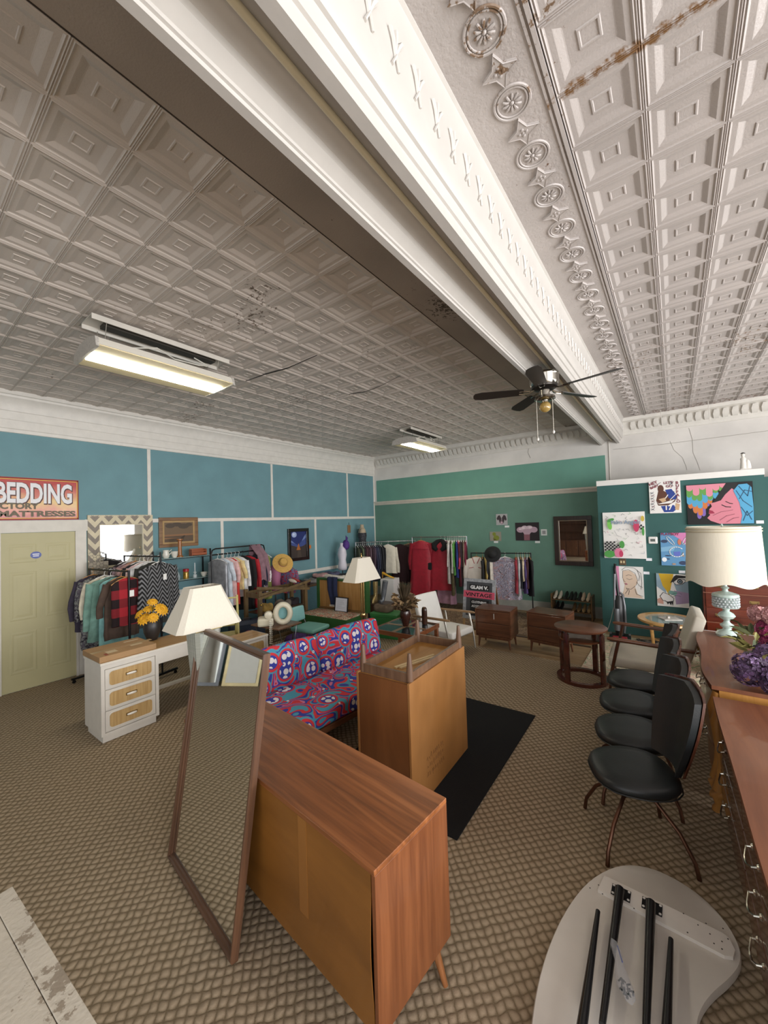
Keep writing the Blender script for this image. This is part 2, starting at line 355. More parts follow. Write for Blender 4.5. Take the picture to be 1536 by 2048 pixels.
# ceiling
ceil = struct('ceiling', MB().box(XL-.1, XR+.1, YB-.1, YF+.1, ZC+.022, ZC+.12), M_CEIL_L, 'pressed tin ceiling')
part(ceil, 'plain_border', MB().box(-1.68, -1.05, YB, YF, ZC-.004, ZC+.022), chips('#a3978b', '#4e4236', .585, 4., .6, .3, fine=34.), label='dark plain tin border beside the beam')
part(ceil, 'plain_border', MB().box(-.72, -.345, YB, YF, ZC-.004, ZC+.022), chips('#b5aeaa', '#6b5240', .65, 3., .45, 1., bscale=70.), label='stippled white tin border')
def tile_mesh(mt, p, nm):
    prof = [(.5, -.002), (.488, -.007), (.474, -.003), (.468, -.003), (.455, -.007), (.443, -.002), (.43, 0), (.36, 0), (.35, .001), (.275, .0105), (.26, .0115), (.135, .0115), (.125, .0075), (.105, .0075), (.095, .0115), (0.001, .0115)]
    mb = MB(); mb.rings([[(sx*s*p, sy*s*p, z) for sx, sy in ((-1, -1), (1, -1), (1, 1), (-1, 1))] for s, z in prof], False)
    me = bpy.data.meshes.new(nm); me.from_pydata(mb.v, [], mb.f); me.materials.append(mt)
    bm = bmesh.new(); bm.from_mesh(me); bmesh.ops.recalc_face_normals(bm, faces=bm.faces)
    if bm.faces[5].normal.z > 0: bmesh.ops.reverse_faces(bm, faces=bm.faces)
    bm.to_mesh(me); bm.free(); return me
PTX, PTY = .314, .3035
TL = tile_mesh(M_CEIL_L, PTY, 'ceiling_tile'); TRm = tile_mesh(M_CEIL_R, PTY, 'ceiling_tile')
def pixof(p):
    v = CM @ (np.array(p)-np.array([0, 0, CH]))
    if v[2] < .1: return None
    return 768+F*v[0]/v[2], 1024+F*v[1]/v[2], v[2]
cells = []
for i in range(16):
    for j in range(-15, 28): cells.append((-1.68-PTX*(i+.5), .432+PTY*(j+.5), 'L', PTX/PTY))
for i in range(17):
    for j in range(-20, 23): cells.append((-.333+.302*(i+.5), 1.773+PTY*(j+.5), 'R', .302/PTY))
vis = []; rest = []
for c in cells:
    if c[1] > YF-.15: continue
    q = pixof((c[0], c[1], ZC))
    if q and -60 < q[0] < 1596 and -60 < q[1] < 1000: vis.append((q[2], c))
    else: rest.append(c)
vis.sort()
rest += [c for d, c in vis[298:]]
for d, c in vis[:298]:
    o = bpy.data.objects.new('ceiling_tile', TL if c[2] == 'L' else TRm); COL.objects.link(o); o.parent = ceil
    o.location = (c[0], c[1], ZC); o.scale = (c[3], 1, 1)
for side, me in (('L', TL), ('R', TRm)):
    vv = np.array([v.co[:] for v in me.vertices]); ff = [tuple(p.vertices) for p in me.polygons]
    mb = MB()
    for c in rest:
        if c[2] == side: mb.add([(c[0]+x*c[3], c[1]+yy, ZC+z) for x, yy, z in vv], ff)
    me2 = bpy.data.meshes.new('ceiling_tiles'); me2.from_pydata(mb.v, [], mb.f); me2.materials.append(M_CEIL_L if side == 'L' else M_CEIL_R)
    part(ceil, 'ceiling_tiles', me2, None, kind='stuff', label='further pressed tin tiles')
# ridge bead between stippled border and right tiles
part(ceil, 'bead_moulding', MB().box(-.352, -.336, YB, YF, ZC-.014, ZC).box(-.372, -.362, YB, YF, ZC-.010, ZC), M_CEIL_R)
# far crowns with leaf blocks
pr = [(YF, 3.53), (YF-.012, 3.535), (YF-.015, 3.58), (YF-.03, 3.60), (YF-.05, 3.68), (YF-.10, 3.755), (YF-.15, 3.78), (YF-.155, 3.81), (YF-.17, 3.86), (YF, 3.86)]
cf = struct('trim_9', MB().rings([[(xx, yy, z) for yy, z in pr] for xx in (XL+.1, XR)], True), M_TRIM, 'white crown moulding of the far wall', smooth=True, angle=25)
leaf = MB().rings([[(-.035, -.05, -.06), (.035, -.05, -.06), (.035, .0, -.075), (-.035, 0, -.075)], [(-.045, -.085, .0), (.045, -.085, .0), (.045, 0, 0), (-.045, 0, 0)], [(-.03, -.125, .06), (.03, -.125, .06), (.03, -.02, .07), (-.03, -.02, .07)]]).mesh('leaf_block', M_TRIM, True, 50)
x = XL+.25
while x < 1.9:
    if not (-1.15 < x < -.62):
        o = bpy.data.objects.new('leaf_block', leaf); COL.objects.link(o); o.parent = cf; o.location = (x, YF-.02, 3.68)
    x += .118
# beam
bp_ = [(-1.10, 3.86), (-1.10, 3.40), (-1.065, 3.40), (-1.062, 3.412), (-1.052, 3.414), (-1.05, 3.425), (-1.03, 3.436), (-1.012, 3.455), (-1.005, 3.475), (-.995, 3.478), (-.84, 3.478), (-.822, 3.46), (-.82, 3.40), (-.775, 3.40),
       (-.768, 3.445), (-.757, 3.449), (-.742, 3.484), (-.730, 3.488), (-.722, 3.500), (-.716, 3.513), (-.712, 3.53), (-.708, 3.62), (-.704, 3.72), (-.698, 3.79), (-.688, 3.825), (-.676, 3.832), (-.672, 3.86)]
beam = struct('beam', MB().rings([[(x, yy, z) for x, z in bp_] for yy in (YB, YF)], True), mat('#c2beb8', .4, var=.03, bump=.08), 'white boxed ceiling beam with mouldings', smooth=True, angle=20)
part(beam, 'conduit_pipe', MB().cyl((-.905, YB, 3.466), (-.905, YF-.03, 3.466), .013, 10), mat('#d9d0b4', .45, var=.03), True, 'cream conduit pipe under the beam')
fl = MB()
for a, r0 in ((0, .05), (.55, .042), (-.55, .042)):
    fl.tube([(0, 0, -.02), (.004, math.sin(a)*r0*.5, -.02+r0*.7), (.004, math.sin(a)*r0, -.02+r0*1.1), (0.002, math.sin(a)*r0*.55, -.02+r0*.9)], [.004, .006, .007, .004], 6)
fl.tube([(0, -.012, -.045), (.003, 0, -.02), (0, .014, -.045)], [.004, .006, .004], 6)
flm = fl.mesh('fleur_ornament', mat('#cfcbc5', .4, var=.03), True)
y = .5
while y < 8.5:
    o = bpy.data.objects.new('fleur_ornament', flm); COL.objects.link(o); o.parent = beam; o.location = (-.705, y, 3.66); o.scale = (1.3, 1.5, 1.5); y += .145
# rosettes and diamonds on the stippled border
ro = MB()
for R_, rr in ((.074, .006), (.062, .004)): ro.tube([(R_*math.cos(2*PI*i/28), R_*math.sin(2*PI*i/28), 0) for i in range(28)], rr, 6, True)
for i in range(10):
    a = 2*PI*i/10; ro.ball((.028*math.cos(a), .028*math.sin(a), 0), .005, 6, 4, 1, 1, .8)
    ro.tube([(.012*math.cos(a), .012*math.sin(a), 0), (.026*math.cos(a), .026*math.sin(a), -.003), (.04*math.cos(a), .04*math.sin(a), 0)], [.003, .006, .004], 6)
ro.ball((0, 0, 0), .009, 8, 5)
rom = ro.mesh('rosette', M_CEIL_R, True)
di = MB(); q = [(0, -.062), (.018, -.018), (.058, 0), (.018, .018), (0, .062), (-.018, .018), (-.058, 0), (-.018, -.018)]
q = [(.05, -.05), (.03, 0), (.05, .05), (0, .03), (-.05, .05), (-.03, 0), (-.05, -.05), (0, -.03)]
q = [(x*.707-yy*.707, x*.707+yy*.707) for x, yy in q]
di.prism(q, -.010, .002); di.tube([(x, yy, -.01) for x, yy in q], .003, 5, True)
for i in range(4):
    a = PI/2*i; di.ball((.016*math.cos(a), .016*math.sin(a), -.01), .007, 6, 4)
di.ball((0, 0, -.011), .006, 6, 4)
dim = di.mesh('diamond_plate', M_CEIL_R, True)
y0 = onz(700+525/1.837, 85/1.837, ZC).y; y5 = onz(700+832/1.837, 925/1.837, ZC).y; pt = (y5-y0)/5; xx = -.49
y = y0-3*pt
while y < 8.3:
    for nm, me, yy in (('rosette', rom, y), ('diamond_plate', dim, y+pt/2)):
        o = bpy.data.objects.new(nm, me); COL.objects.link(o); o.parent = ceil; o.location = (xx, yy, ZC-.006)
    y += pt
# green partition with white cap
px0, px1 = ony(1195, 1000, YP).x, ony(1531, 1000, YP).x
pz = ony(1195, 972, YP).z
part_w = struct('wall_partition', MB().box(px0, px1, YP, YP+.12, 0, pz), M_DKGREEN, 'dark green partition wall')
part(part_w, 'white_cap', MB().box(px0-.005, px1+.005, YP-.012, YP+.132, pz-.005, pz+.085), mat('#e4e2dd', .5, var=.03))
struct('wall_partition_return', MB().box(px1-.02, XR, YP+.13, YP+.2, 0, pz-.03), M_DKGREEN, 'dark green wall beyond the partition')
# conduit down the far wall, door
wfp = part(wf, 'wall_conduit', MB().cyl((-.955, YF-.012, 2.3), (-.955, YF-.012, 3.47), .009, 8), M_TRIM, True)
d_ = thing('door_1', 'pale khaki six panel door', 'door', (XL, 1.35, 0)); del d_['category']; d_['kind'] = 'structure'
M_DOOR = mat('#b3ac84', .5, var=.05, scale=2)
db = MB().box(0.0, .012, -.385, .375, .005, 2.03)
for (a0, a1) in ((-.33, -.04), (.04, .33)):
    pass
part(d_, 'door_slab', db, M_DOOR)
for (a0, a1) in ((-.31, -.045), (.045, .31)):
    for (z0, z1) in ((.22, .75), (.90, 1.52), (1.64, 1.88)):
        mb = MB(); R_ = []
        for s, dx in ((0, .012), (.01, .0145), (.025, .0145), (.04, .0125), (.07, .0155)):
            R_.append([(dx, a0+s, z0+s), (dx, a1-s, z0+s), (dx, a1-s, z1-s), (dx, a0+s, z1-s)])
        mb.rings(R_, True); part(d_, 'door_panel', mb, M_DOOR)
M_ST = mat('#3b4d9a', .4, var=0); st = MB(); st.mi = 0
st.lathe([(.047, 0), (.047, .002)], 20, (0, 0, 0), 1.2, 1, TR(.013, -.05, 1.73, 0, PI/2, 0).__matmul__(TR(0, 0, 0, 0, 0, PI/2)))
st.mi = 1; st.box(.0155, .0165, -.085, -.015, 1.735, 1.748).box(.0155, .0165, -.08, -.02, 1.712, 1.724)
part(d_, 'round_sticker', st, [M_ST, mat('#e8e8f0', .5, var=0)], label='blue oval sticker')
# ================================================================ LARGE FURNITURE
W_TEAK = wood('#6d4022', '#93582f', 0, 2.6, .32, .25, 10., c3='#a2653a')
W_TEAK_Z = wood('#67391e', '#85502e', 2, 2.6, .36, .2, 10.)
W_HARD = wood('#80521f', '#976328', 0, 1.2, .45, .15, 3., blotch=.25)
# ---- sideboard
sb = thing('sideboard', 'long low teak sideboard seen from its plain back, tall wall mirror leaning on it', 'sideboard', (-.921, 1.096, 0), math.atan2(-.0845, .9964))
L, D, Z0, Z1 = 1.735, .481, .15, .762
part(sb, 'top_panel', MB().box(-L, 0, 0, D, Z1-.022, Z1, bev=.002), W_TEAK)
part(sb, 'end_panel', MB().box(-.02, 0, .004, D, Z0, Z1-.0225, bev=.002), W_TEAK_Z)
part(sb, 'end_panel', MB().box(-L, -L+.02, .004, D, Z0, Z1-.0225, bev=.002), W_TEAK_Z)
part(sb, 'bottom_panel', MB().box(-L+.021, -.021, .012, D, Z0, Z0+.02), W_TEAK)
bk = MB(); n = 12; R_ = []
for i in range(n+1):   # hardboard back, bowed loose along its right edge
    z = Z0+.004+(Z1-.027-Z0)*i/n; bow = .012*math.sin(PI*(i/n))**2
    R_.append([(-L+.022, .006, z), (-.35, .006, z), (-.12, .006-bow*.4, z), (-.024, .006-bow, z), (-.024, .009-bow, z), (-.12, .009-bow*.4, z), (-.35, .009, z), (-L+.022, .009, z)])
bk.rings(R_); part(sb, 'back_board', bk, W_HARD, True, label='orange-brown hardboard back, loose at one edge')
part(sb, 'pale_stripe', MB().box(-.475, -.415, .0045, .0058, .32, .735), wood('#8a5a27', '#97652d', 2, 1.2, .45, .15, 3.), label='pale vertical wear stripe on the back')
part(sb, 'door_panel', MB().box(-L+.021, -L*.5-.001, D-.018, D-.002, Z0+.021, Z1-.024), W_TEAK)
part(sb, 'door_panel', MB().box(-L*.5+.001, -.021, D-.018, D-.002, Z0+.021, Z1-.024), W_TEAK)
for x in (-.05, -L+.05):
    for y in (.06, D-.07):
        part(sb, 'leg', MB().tube([(x, y, Z0), (x+.06 if x > -1 else x-.0, y, 0)], [.022, .012], 12), wood('#7a4c2a', '#96623a', 2, 3.), True)
# ---- leaning mirror
bl = onz(335, 1716); br = onz(463, 1934); dv = br-bl; mw_ = dv.length; lean = math.radians(8.5)
mr = thing('leaning_mirror', 'tall wall mirror in a walnut frame leaning against the teak sideboard', 'mirror', tuple((bl+br)/2+Vector((0, 0, .006))), rot=(-lean, 0, math.atan2(dv.y, dv.x)))
W_WAL = wood('#4a3325', '#6a4a35', 0, 3., .35, .2, 10.); W_WALZ = wood('#4a3325', '#6a4a35', 2, 3., .35, .2, 10.)
mh = 1.385; fw = .042
def rail(mb, p, q, nx, nz):
    """stepped frame moulding from p to q (x,z pairs), nx,nz inward normal"""
    prof = [(0, .032), (0, .002), (.006, -.004), (.014, -.004), (.018, .004), (.028, .008), (.032, .016), (fw, .016), (fw, .032)]
    def pt(P, s, t, sgn):  # mitred ends
        dx, dz = q[0]-p[0], q[1]-p[1]; l = math.hypot(dx, dz); dx /= l; dz /= l
        return (P[0]+nx*s+dx*s*sgn, t, P[1]+nz*s+dz*s*sgn)
    mb.rings([[pt(p, s, t, 1) for s, t in prof], [pt(q, s, t, -1) for s, t in prof]])
h = mw_/2
for a, b, nx, nz, m in (((-h, 0), (h, 0), 0, 1, W_WAL), ((-h, mh), (h, mh), 0, -1, W_WAL), ((-h, 0), (-h, mh), 1, 0, W_WALZ), ((h, 0), (h, mh), -1, 0, W_WALZ)):
    mb = MB(); rail(mb, a, b, nx, nz); part(mr, 'frame_rail', mb, m)
part(mr, 'glass', MB().box(-h+fw-.006, h-fw+.006, .018, .022, fw-.006, mh-fw+.006), mirror_mat())
part(mr, 'backing', MB().box(-h+.01, h-.01, .0225, .031, .01, mh-.01), mat('#5a4a38', .8))
# ---- lamp with pyramid shade (shared builder)
M_SHADE = mat('#d6cfbf', .8, var=.03, stretch=(60, 60, 1), scale=4., bump=.2, bscale=3.)
def shade_mesh(w0, d0, w1, d1, z0, z1, cut=.12):
    def ring(w, d, z, c):
        a, b = w/2, d/2; c = c*min(w, d)
        base = [(a-c, -b), (a, -b+c), (a, b-c), (a-c, b), (-a+c, b), (-a, b-c), (-a, -b+c), (-a+c, -b)]
        return [(x, y, z) for x, y in base]
    mb = MB(); R_ = []
    for i in range(7):
        t = i/6; e = t-.10*math.sin(PI*t)
        R_.append(ring(w0+(w1-w0)*(1-(1-t)**1.08), d0+(d1-d0)*(1-(1-t)**1.08), z0+(z1-z0)*t, cut))
    inn = [[(x*.975, y*.975, z) for x, y, z in r] for r in reversed(R_)]
    mb.rings(R_+inn, False, True, True)
    return mb
l1 = thing('table_lamp', 'table lamp with a large cream pyramid shade and ribbed grey column, standing on the sideboard', 'lamp', (-2.565, 1.34, .763), math.radians(-2))
part(l1, 'shade', shade_mesh(.27, .44, .13, .21, .605, .87), M_SHADE, label='cream pleated pyramid shade')
def column(w0, w1, z0, z1, ribs=10):
    mb = MB(); n = ribs*4; R_ = []
    for i in range(9):
        t = i/8; w = w0+(w1-w0)*t; r = []
        for k in range(n):
            a = 2*PI*k/n; cx, cy = math.cos(a), math.sin(a); s = 1/max(abs(cx), abs(cy)); s = min(s, 1.3)
            rib = 1+.03*math.cos(k*PI/2*2)
            r.append((cx*s*w/2*rib, cy*s*w/2*rib, z0+(z1-z0)*t))
        R_.append(r)
    return mb.rings(R_)
part(l1, 'column', column(.10, .17, .03, .585), mat('#a8aaa0', .35, metal=.3, var=.1, stretch=(1, 1, 20)), label='ribbed grey column')
part(l1, 'base', MB().box(-.075, .075, -.075, .075, 0, .03, bev=.006), mat('#8b8d84', .4, metal=.3))
part(l1, 'collar', MB().box(-.09, .09, -.09, .09, .585, .60, bev=.004), mat('#b9a878', .35, metal=.7))
part(l1, 'harp', MB().tube([(0, .05, .6), (0, .075, .7), (0, .05, .82), (0, 0, .865), (0, -.05, .82), (0, -.075, .7), (0, -.05, .6)], .003, 6), mat('#b08d4a', .3, metal=1), True)
l2 = thing('floor_lamp', 'brass floor lamp with a cream pyramid shade behind the floral sofa', 'lamp', (-3.30, 3.86, 0), 0)
part(l2, 'shade', shade_mesh(.27, .52, .12, .25, 1.275, 1.57), M_SHADE, label='cream pyramid shade')
M_BR = mat('#b59a66', .22, metal=1, var=.05)
part(l2, 'base', MB().lathe([(.13, 0), (.13, .015), (.10, .025), (.03, .04)], 24), M_BR, True)
mb = MB()
for dx, dy in ((-.022, 0), (.022, 0), (0, .022), (0, -.022)): mb.cyl((dx, dy, .03), (dx, dy, 1.30), .011, 10)
part(l2, 'pole', mb, M_BR, True, label='clustered brass pole')
part(l2, 'collar', MB().lathe([(.04, .80), (.045, .82), (.04, .84)], 16), M_BR, True)
part(l2, 'finial', MB().lathe([(.004, 1.56), (.012, 1.58), (.006, 1.6), (.010, 1.615), (.002, 1.63)], 10), M_BR, True)
part(l2, 'harp', MB().tube([(0, .05, 1.3), (0, .08, 1.4), (0, .05, 1.53), (0, 0, 1.57), (0, -.05, 1.53), (0, -.08, 1.4), (0, -.05, 1.3)], .003, 6), M_BR, True)
# ---- upside-down cabinet
W_OR = wood('#946331', '#a57341', 2, 1.0, .5, .05, 2.2, blotch=.3); W_OR_SHADE = wood('#6b4122', '#7d4e2a', 2, 1.2, .45, .1, 3.)  # darker copy: shade of the end turned from the windows put into its colour
W_LEG = wood('#5d4433', '#775a44', 2, 3., .45, .1, 8.)
cb = thing('upturned_cabinet', 'orange-brown cabinet standing upside down on the black rug, four tapered legs pointing up', 'cabinet', (-1.75, 2.68, .013), math.radians(2))
hx, hy, hz = .235, .47, .893
part(cb, 'side_panel', MB().box(hx-.018, hx, -hy, hy, 0, hz, bev=.002), W_OR)
part(cb, 'side_panel', MB().box(-hx, -hx+.018, -hy, hy, 0, hz, bev=.002), W_OR)
part(cb, 'end_panel', MB().box(-hx+.0185, hx-.0185, -hy+.002, -hy+.018, 0, hz-.01), W_OR_SHADE, label='end panel with shade put into its colour')
part(cb, 'end_panel', MB().box(-hx+.0185, hx-.0185, hy-.018, hy-.002, 0, hz-.01), W_OR_SHADE)
part(cb, 'bottom_board', MB().box(-hx+.0185, hx-.0185, -hy+.0185, hy-.0185, hz-.03, hz-.012), wood('#9a6a2e', '#ad7d40', 1, 2., .55, .0, 5.))
part(cb, 'top_board', MB().box(-hx+.0185, hx-.0185, -hy+.0185, hy-.0185, .0, .02), W_OR_SHADE)
fr = MB()
rx, ry, t = hx-.015, hy-.035, .022
for a in ((-rx, rx, -ry, -ry+t), (-rx, rx, ry-t, ry), (-rx, -rx+t, -ry+t, ry-t), (rx-t, rx, -ry+t, ry-t)): part(cb, 'frame_rail', MB().box(*a, hz-.012, hz+.055), W_LEG)
for sx in (-1, 1):
    for sy in (-1, 1):
        x, y = sx*(rx-.012), sy*(ry-.02)
        part(cb, 'leg', MB().tube([(x, y, hz-.01), (x, y, hz+.05), (x*1.0, y*1.0, hz+.19)], [.026, .026, .012], 14), W_LEG, True)
for i, (a, b) in enumerate((((-.02, -.25), (.12, .18)), ((.02, -.24), (.14, .2)))):
    solo('wooden_strip', ('pale wooden strip lying inside the upturned cabinet frame, left of two', 'pale wooden strip lying inside the upturned cabinet frame, right of two')[i], 'strip', MB().box(-.012, .012, 0, .42, 0, .012), mat('#d3b98c', .6, var=.1), (-1.75+a[0], 2.68+a[1], .013+hz-.012), -.28, 'loose slats')
# scribbled marking low on the near right side
mk = MB(); random.seed(3)
for j in range(3):
    for i in range(9):
        y = -.26+.03*i+random.uniform(-.006, .006); z = .27-.06*j
        mk.tube([(hx+.0005, y, z), (hx+.0005, y+random.uniform(.005, .02), z+random.uniform(.01, .035)), (hx+.0005, y+.02, z-random.uniform(0, .02))], .0012, 4)
part(cb, 'scribble', mk, mat('#5a3a1e', .8, var=0), label='faint pencilled marking')
# ---- rugs
solo('black_rug', 'plain black rectangular pile rug under the upturned cabinet', 'rug', MB().box(-.56, .61, -.92, .92, 0, .012, bev=.004), mat('#060607', 1., var=.3, scale=40, bump=.6, bscale=200), (-1.80, 3.13, .0005), math.radians(1))
solo('floral_rug', 'cream floral area rug with pink and green motifs by the vacuum cleaner', 'rug', MB().box(-1.05, 1.1, -.95, .95, 0, .004), rug_mat('#cabfa5', ['#a98d78', '#8f9a7a', '#bf9f8c'], 3.2), (-.02, 6.55, .0005))
solo('patterned_rug', 'dark brown and tan floral carpet under the far clothes racks', 'rug', MB().box(-1.55, 1.75, -.8, .8, 0, .006), rug_mat('#7d6650', ['#4a3728', '#9a8468', '#5f4a3c'], 5.5, 3.), (-3.1, 7.55, .0005))
# ---- daybed sofa
def floral():
    m, t, b = nt('psychedelic floral fabric'); b.inputs['Roughness'].default_value = .85
    tc = N(t, 'ShaderNodeTexCoord'); vec = tc.outputs['Object']
    n = N(t, 'ShaderNodeTexNoise', i_Scale=4.4, i_Detail=0.0, i_Distortion=1.1); lk(t, vec, n.inputs[0])
    r = N(t, 'ShaderNodeValToRGB'); r.color_ramp.interpolation = 'CONSTANT'; e = r.color_ramp.elements
    cols = [(0, '#4d9cb5'), (.33, '#d0363f'), (.40, '#3440a0'), (.45, '#4d9cb5'), (.50, '#d0363f'), (.57, '#3440a0'), (.61, '#d0789a'), (.64, '#d0363f'), (.70, '#4d9cb5')]
    e[0].position = 0; e[0].color = c4(sr(cols[0][1])); e[1].position = cols[1][0]; e[1].color = c4(sr(cols[1][1]))
    for q, c in cols[2:]: x = e.new(q); x.color = c4(sr(c))
    lk(t, n.outputs[0], r.inputs[0]); out = r.outputs[0]
    def overlay(out, fac, col):
        mx = N(t, 'ShaderNodeMix', data_type='RGBA'); lk(t, fac, mx.inputs[0]); lk(t, out, mx.inputs[6]); mx.inputs[7].default_value = c4(sr(col)); return mx.outputs[2]
    def band(o, lo, hi):
        a = N(t, 'ShaderNodeMath', operation='GREATER_THAN'); lk(t, o, a.inputs[0]); a.inputs[1].default_value = lo
        c = N(t, 'ShaderNodeMath', operation='LESS_THAN'); lk(t, o, c.inputs[0]); c.inputs[1].default_value = hi
        q = N(t, 'ShaderNodeMath', operation='MULTIPLY'); lk(t, a.outputs[0], q.inputs[0]); lk(t, c.outputs[0], q.inputs[1]); return q.outputs[0]
    v1 = N(t, 'ShaderNodeTexVoronoi', i_Scale=3.9, i_Randomness=.7); lk(t, vec, v1.inputs[0])     # flowers
    out = overlay(out, band(v1.outputs[0], .38, .43), '#4d9cb5'); out = overlay(out, band(v1.outputs[0], .30, .38), '#d0363f'); out = overlay(out, band(v1.outputs[0], -.1, .30), '#3440a0')
    v3 = N(t, 'ShaderNodeTexVoronoi', i_Scale=14.5, i_Randomness=.4); lk(t, vec, v3.inputs[0])
    fl_ = N(t, 'ShaderNodeMath', operation='MULTIPLY'); lk(t, band(v1.outputs[0], .04, .27), fl_.inputs[0]); lk(t, band(v3.outputs[0], -.1, .42), fl_.inputs[1])
    out = overlay(out, fl_.outputs[0], '#e9e4e2'); out = overlay(out, band(v1.outputs[0], -.1, .05), '#d0363f')
    v2 = N(t, 'ShaderNodeTexVoronoi', i_Scale=8.5, i_Randomness=1.0); lk(t, vec, v2.inputs[0])
    out = overlay(out, band(v2.outputs[0], -.1, .13), '#e9e4e2'); out = overlay(out, band(v2.outputs[0], -.1, .06), '#4d9cb5')
    lk(t, out, b.inputs['Base Color'])
    bp = N(t, 'ShaderNodeTexNoise', i_Scale=300.0); lk(t, vec, bp.inputs[0]); bb = N(t, 'ShaderNodeBump', i_Strength=.2, i_Distance=.002); lk(t, bp.outputs[0], bb.inputs['Height']); lk(t, bb.outputs[0], b.inputs['Normal'])
    return m
M_FLO = floral()
def cushion(x0, x1, y0, y1, z0, z1, r=.04, puff=.015):
    bm = bmesh.new(); bmesh.ops.create_cube(bm, size=1)
    for v in bm.verts: v.co = Vector(((x0+x1)/2+v.co.x*(x1-x0), (y0+y1)/2+v.co.y*(y1-y0), (z0+z1)/2+v.co.z*(z1-z0)))
    bmesh.ops.bevel(bm, geom=bm.edges[:], offset=r, segments=3, affect='EDGES', profile=.5)
    bmesh.ops.subdivide_edges(bm, edges=[e for e in bm.edges if e.calc_length() > .15], cuts=4, use_grid_fill=True)
    bmesh.ops.triangulate(bm, faces=[f for f in bm.faces if len(f.verts) > 4])
    c = Vector(((x0+x1)/2, (y0+y1)/2, (z0+z1)/2)); d = ((x1-x0)/2, (y1-y0)/2, (z1-z0)/2)
    for v in bm.verts:
        u = [(v.co[i]-c[i])/d[i] for i in range(3)]
        for i in range(3):
            j, k = (i+1) % 3, (i+2) % 3
            v.co[i] += u[i]*puff*max(0, 1-u[j]**2)*max(0, 1-u[k]**2)
    bm.verts.index_update(); mb = MB(); mb.add([v.co for v in bm.verts], [[v.index for v in f.verts] for f in bm.faces]); bm.free(); return mb
so = thing('floral_daybed', 'mid-century daybed sofa covered in red, blue and teal psychedelic floral fabric', 'sofa', (-2.83, 2.9, 0), math.radians(-5))
W_SOFA = wood('#5b3a26', '#744c33', 1, 3., .4, .2)
part(so, 'seat_cushion', cushion(-.40, .40, -.97, .97, .27, .42, .03, .012), M_FLO, True)
bkm = cushion(-.075, .075, -.475, .475, 0, .40, .05, .02)
for k, yy in enumerate((-.48, .482)):
    o = part(so, 'back_cushion', bkm, M_FLO, True, loc=(-.33, yy, .405)); o.rotation_euler = (0, -.2, 0)
part(so, 'platform', MB().box(-.42, .40, -.97, .97, .215, .268, bev=.006), W_SOFA)
part(so, 'back_rail', MB().box(-.47, -.445, -.97, .97, .56, .62, bev=.006), W_SOFA)
for y in (-.9, 0, .9): part(so, 'back_post', MB().tube([(-.40, y, .22), (-.455, y, .62)], .016, 8), W_SOFA, True)
for x in (-.34, .34):
    for y in (-.85, .85): part(so, 'leg', MB().tube([(x, y, .22), (x*1.05, y*1.02, 0)], [.022, .014], 10), W_SOFA, True)
# ---- white desk set
M_WP = mat('#d9d3c8', .45, var=.04); W_RAT = wood('#b08d57', '#c8a771', 2, 4., .55, .05, 14.); W_TOP = wood('#a07a4c', '#b99362', 1, 2., .4, .15, 9.)
def rrect(y0, y1, z0, z1, r, n=5):
    P = []
    for cy, cz, a0 in ((y1-r, z1-r, 0), (y0+r, z1-r, PI/2), (y0+r, z0+r, PI), (y1-r, z0+r, 1.5*PI)):
        for i in range(n+1): a = a0+PI/2*i/n; P.append((cy+r*math.cos(a), cz+r*math.sin(a)))
    return P
def drawer_front(T, y0, y1, z0, z1, xf):
    """front faces +X at xf"""
    d = part(T, 'drawer', MB().box(xf, xf+.016, y0, y1, z0, z1, bev=.004), M_WP)
    P = rrect(y0+.035, y1-.035, z0+.028, z1-.028, .03)
    part(d, 'rattan_panel', MB().rings([[(xf+.0163, p[0], p[1]) for p in P], [(xf+.0175, p[0], p[1]) for p in P]]), W_RAT)
    Q = rrect(y0+.03, y1-.03, z0+.023, z1-.023, .034)
    part(d, 'bead', MB().tube([(xf+.0165, p[0], p[1]) for p in Q], .004, 6, True), M_WP, True)
    c = (y0+y1)/2; zc = (z0+z1)/2
    mb = MB(); mb.box(xf+.0178, xf+.021, c-.05, c+.05, zc-.011, zc+.016)
    part(d, 'handle_plate', mb, mat('#8a7040', .35, metal=.8))
    mb = MB().tube([(xf+.022, c-.04, zc), (xf+.034, c-.025, zc+.004), (xf+.036, c, zc+.005), (xf+.034, c+.025, zc+.004), (xf+.022, c+.04, zc)], [.007, .01, .011, .01, .007], 8)
    part(d, 'handle', mb, mat('#ece7dd', .3, var=.02), True)
dk = thing('white_desk', 'white desk with three rattan-front drawers and a wood-grain top', 'desk', (-4.40, 1.30, 0), math.radians(1))
part(dk, 'pedestal', MB().box(-.445, -.018, .0, .515, .07, .735).box(-.018, 0, 0, .03, .07, .735).box(-.018, 0, .485, .515, .07, .735).box(-.018, 0, .03, .485, .07, .095).box(-.018, 0, .03, .485, .70, .735), M_WP)
part(dk, 'plinth', MB().box(-.425, -.03, .02, .495, 0, .07), M_WP)
for i in range(3): drawer_front(dk, .034, .481, .105+.199*i, .105+.199*i+.19, -.016)
part(dk, 'desk_top', MB().box(-.455, .004, -.006, 1.10, .735, .76, bev=.004), M_WP)
part(dk, 'wood_inlay', MB().box(-.445, -.012, .008, 1.086, .7603, .7615), W_TOP)
part(dk, 'apron', MB().box(-.02, -.005, .516, 1.09, .60, .734), M_WP)
part(dk, 'apron', MB().box(-.44, -.425, .516, 1.09, .55, .734), M_WP)
part(dk, 'side_panel', MB().box(-.44, -.02, 1.07, 1.09, 0, .734), M_WP)
ns = thing('white_nightstand', 'white nightstand with a rattan-front drawer and a wood-grain top between lamp and sofa', 'nightstand', (-4.335, 2.60, 0), 0)
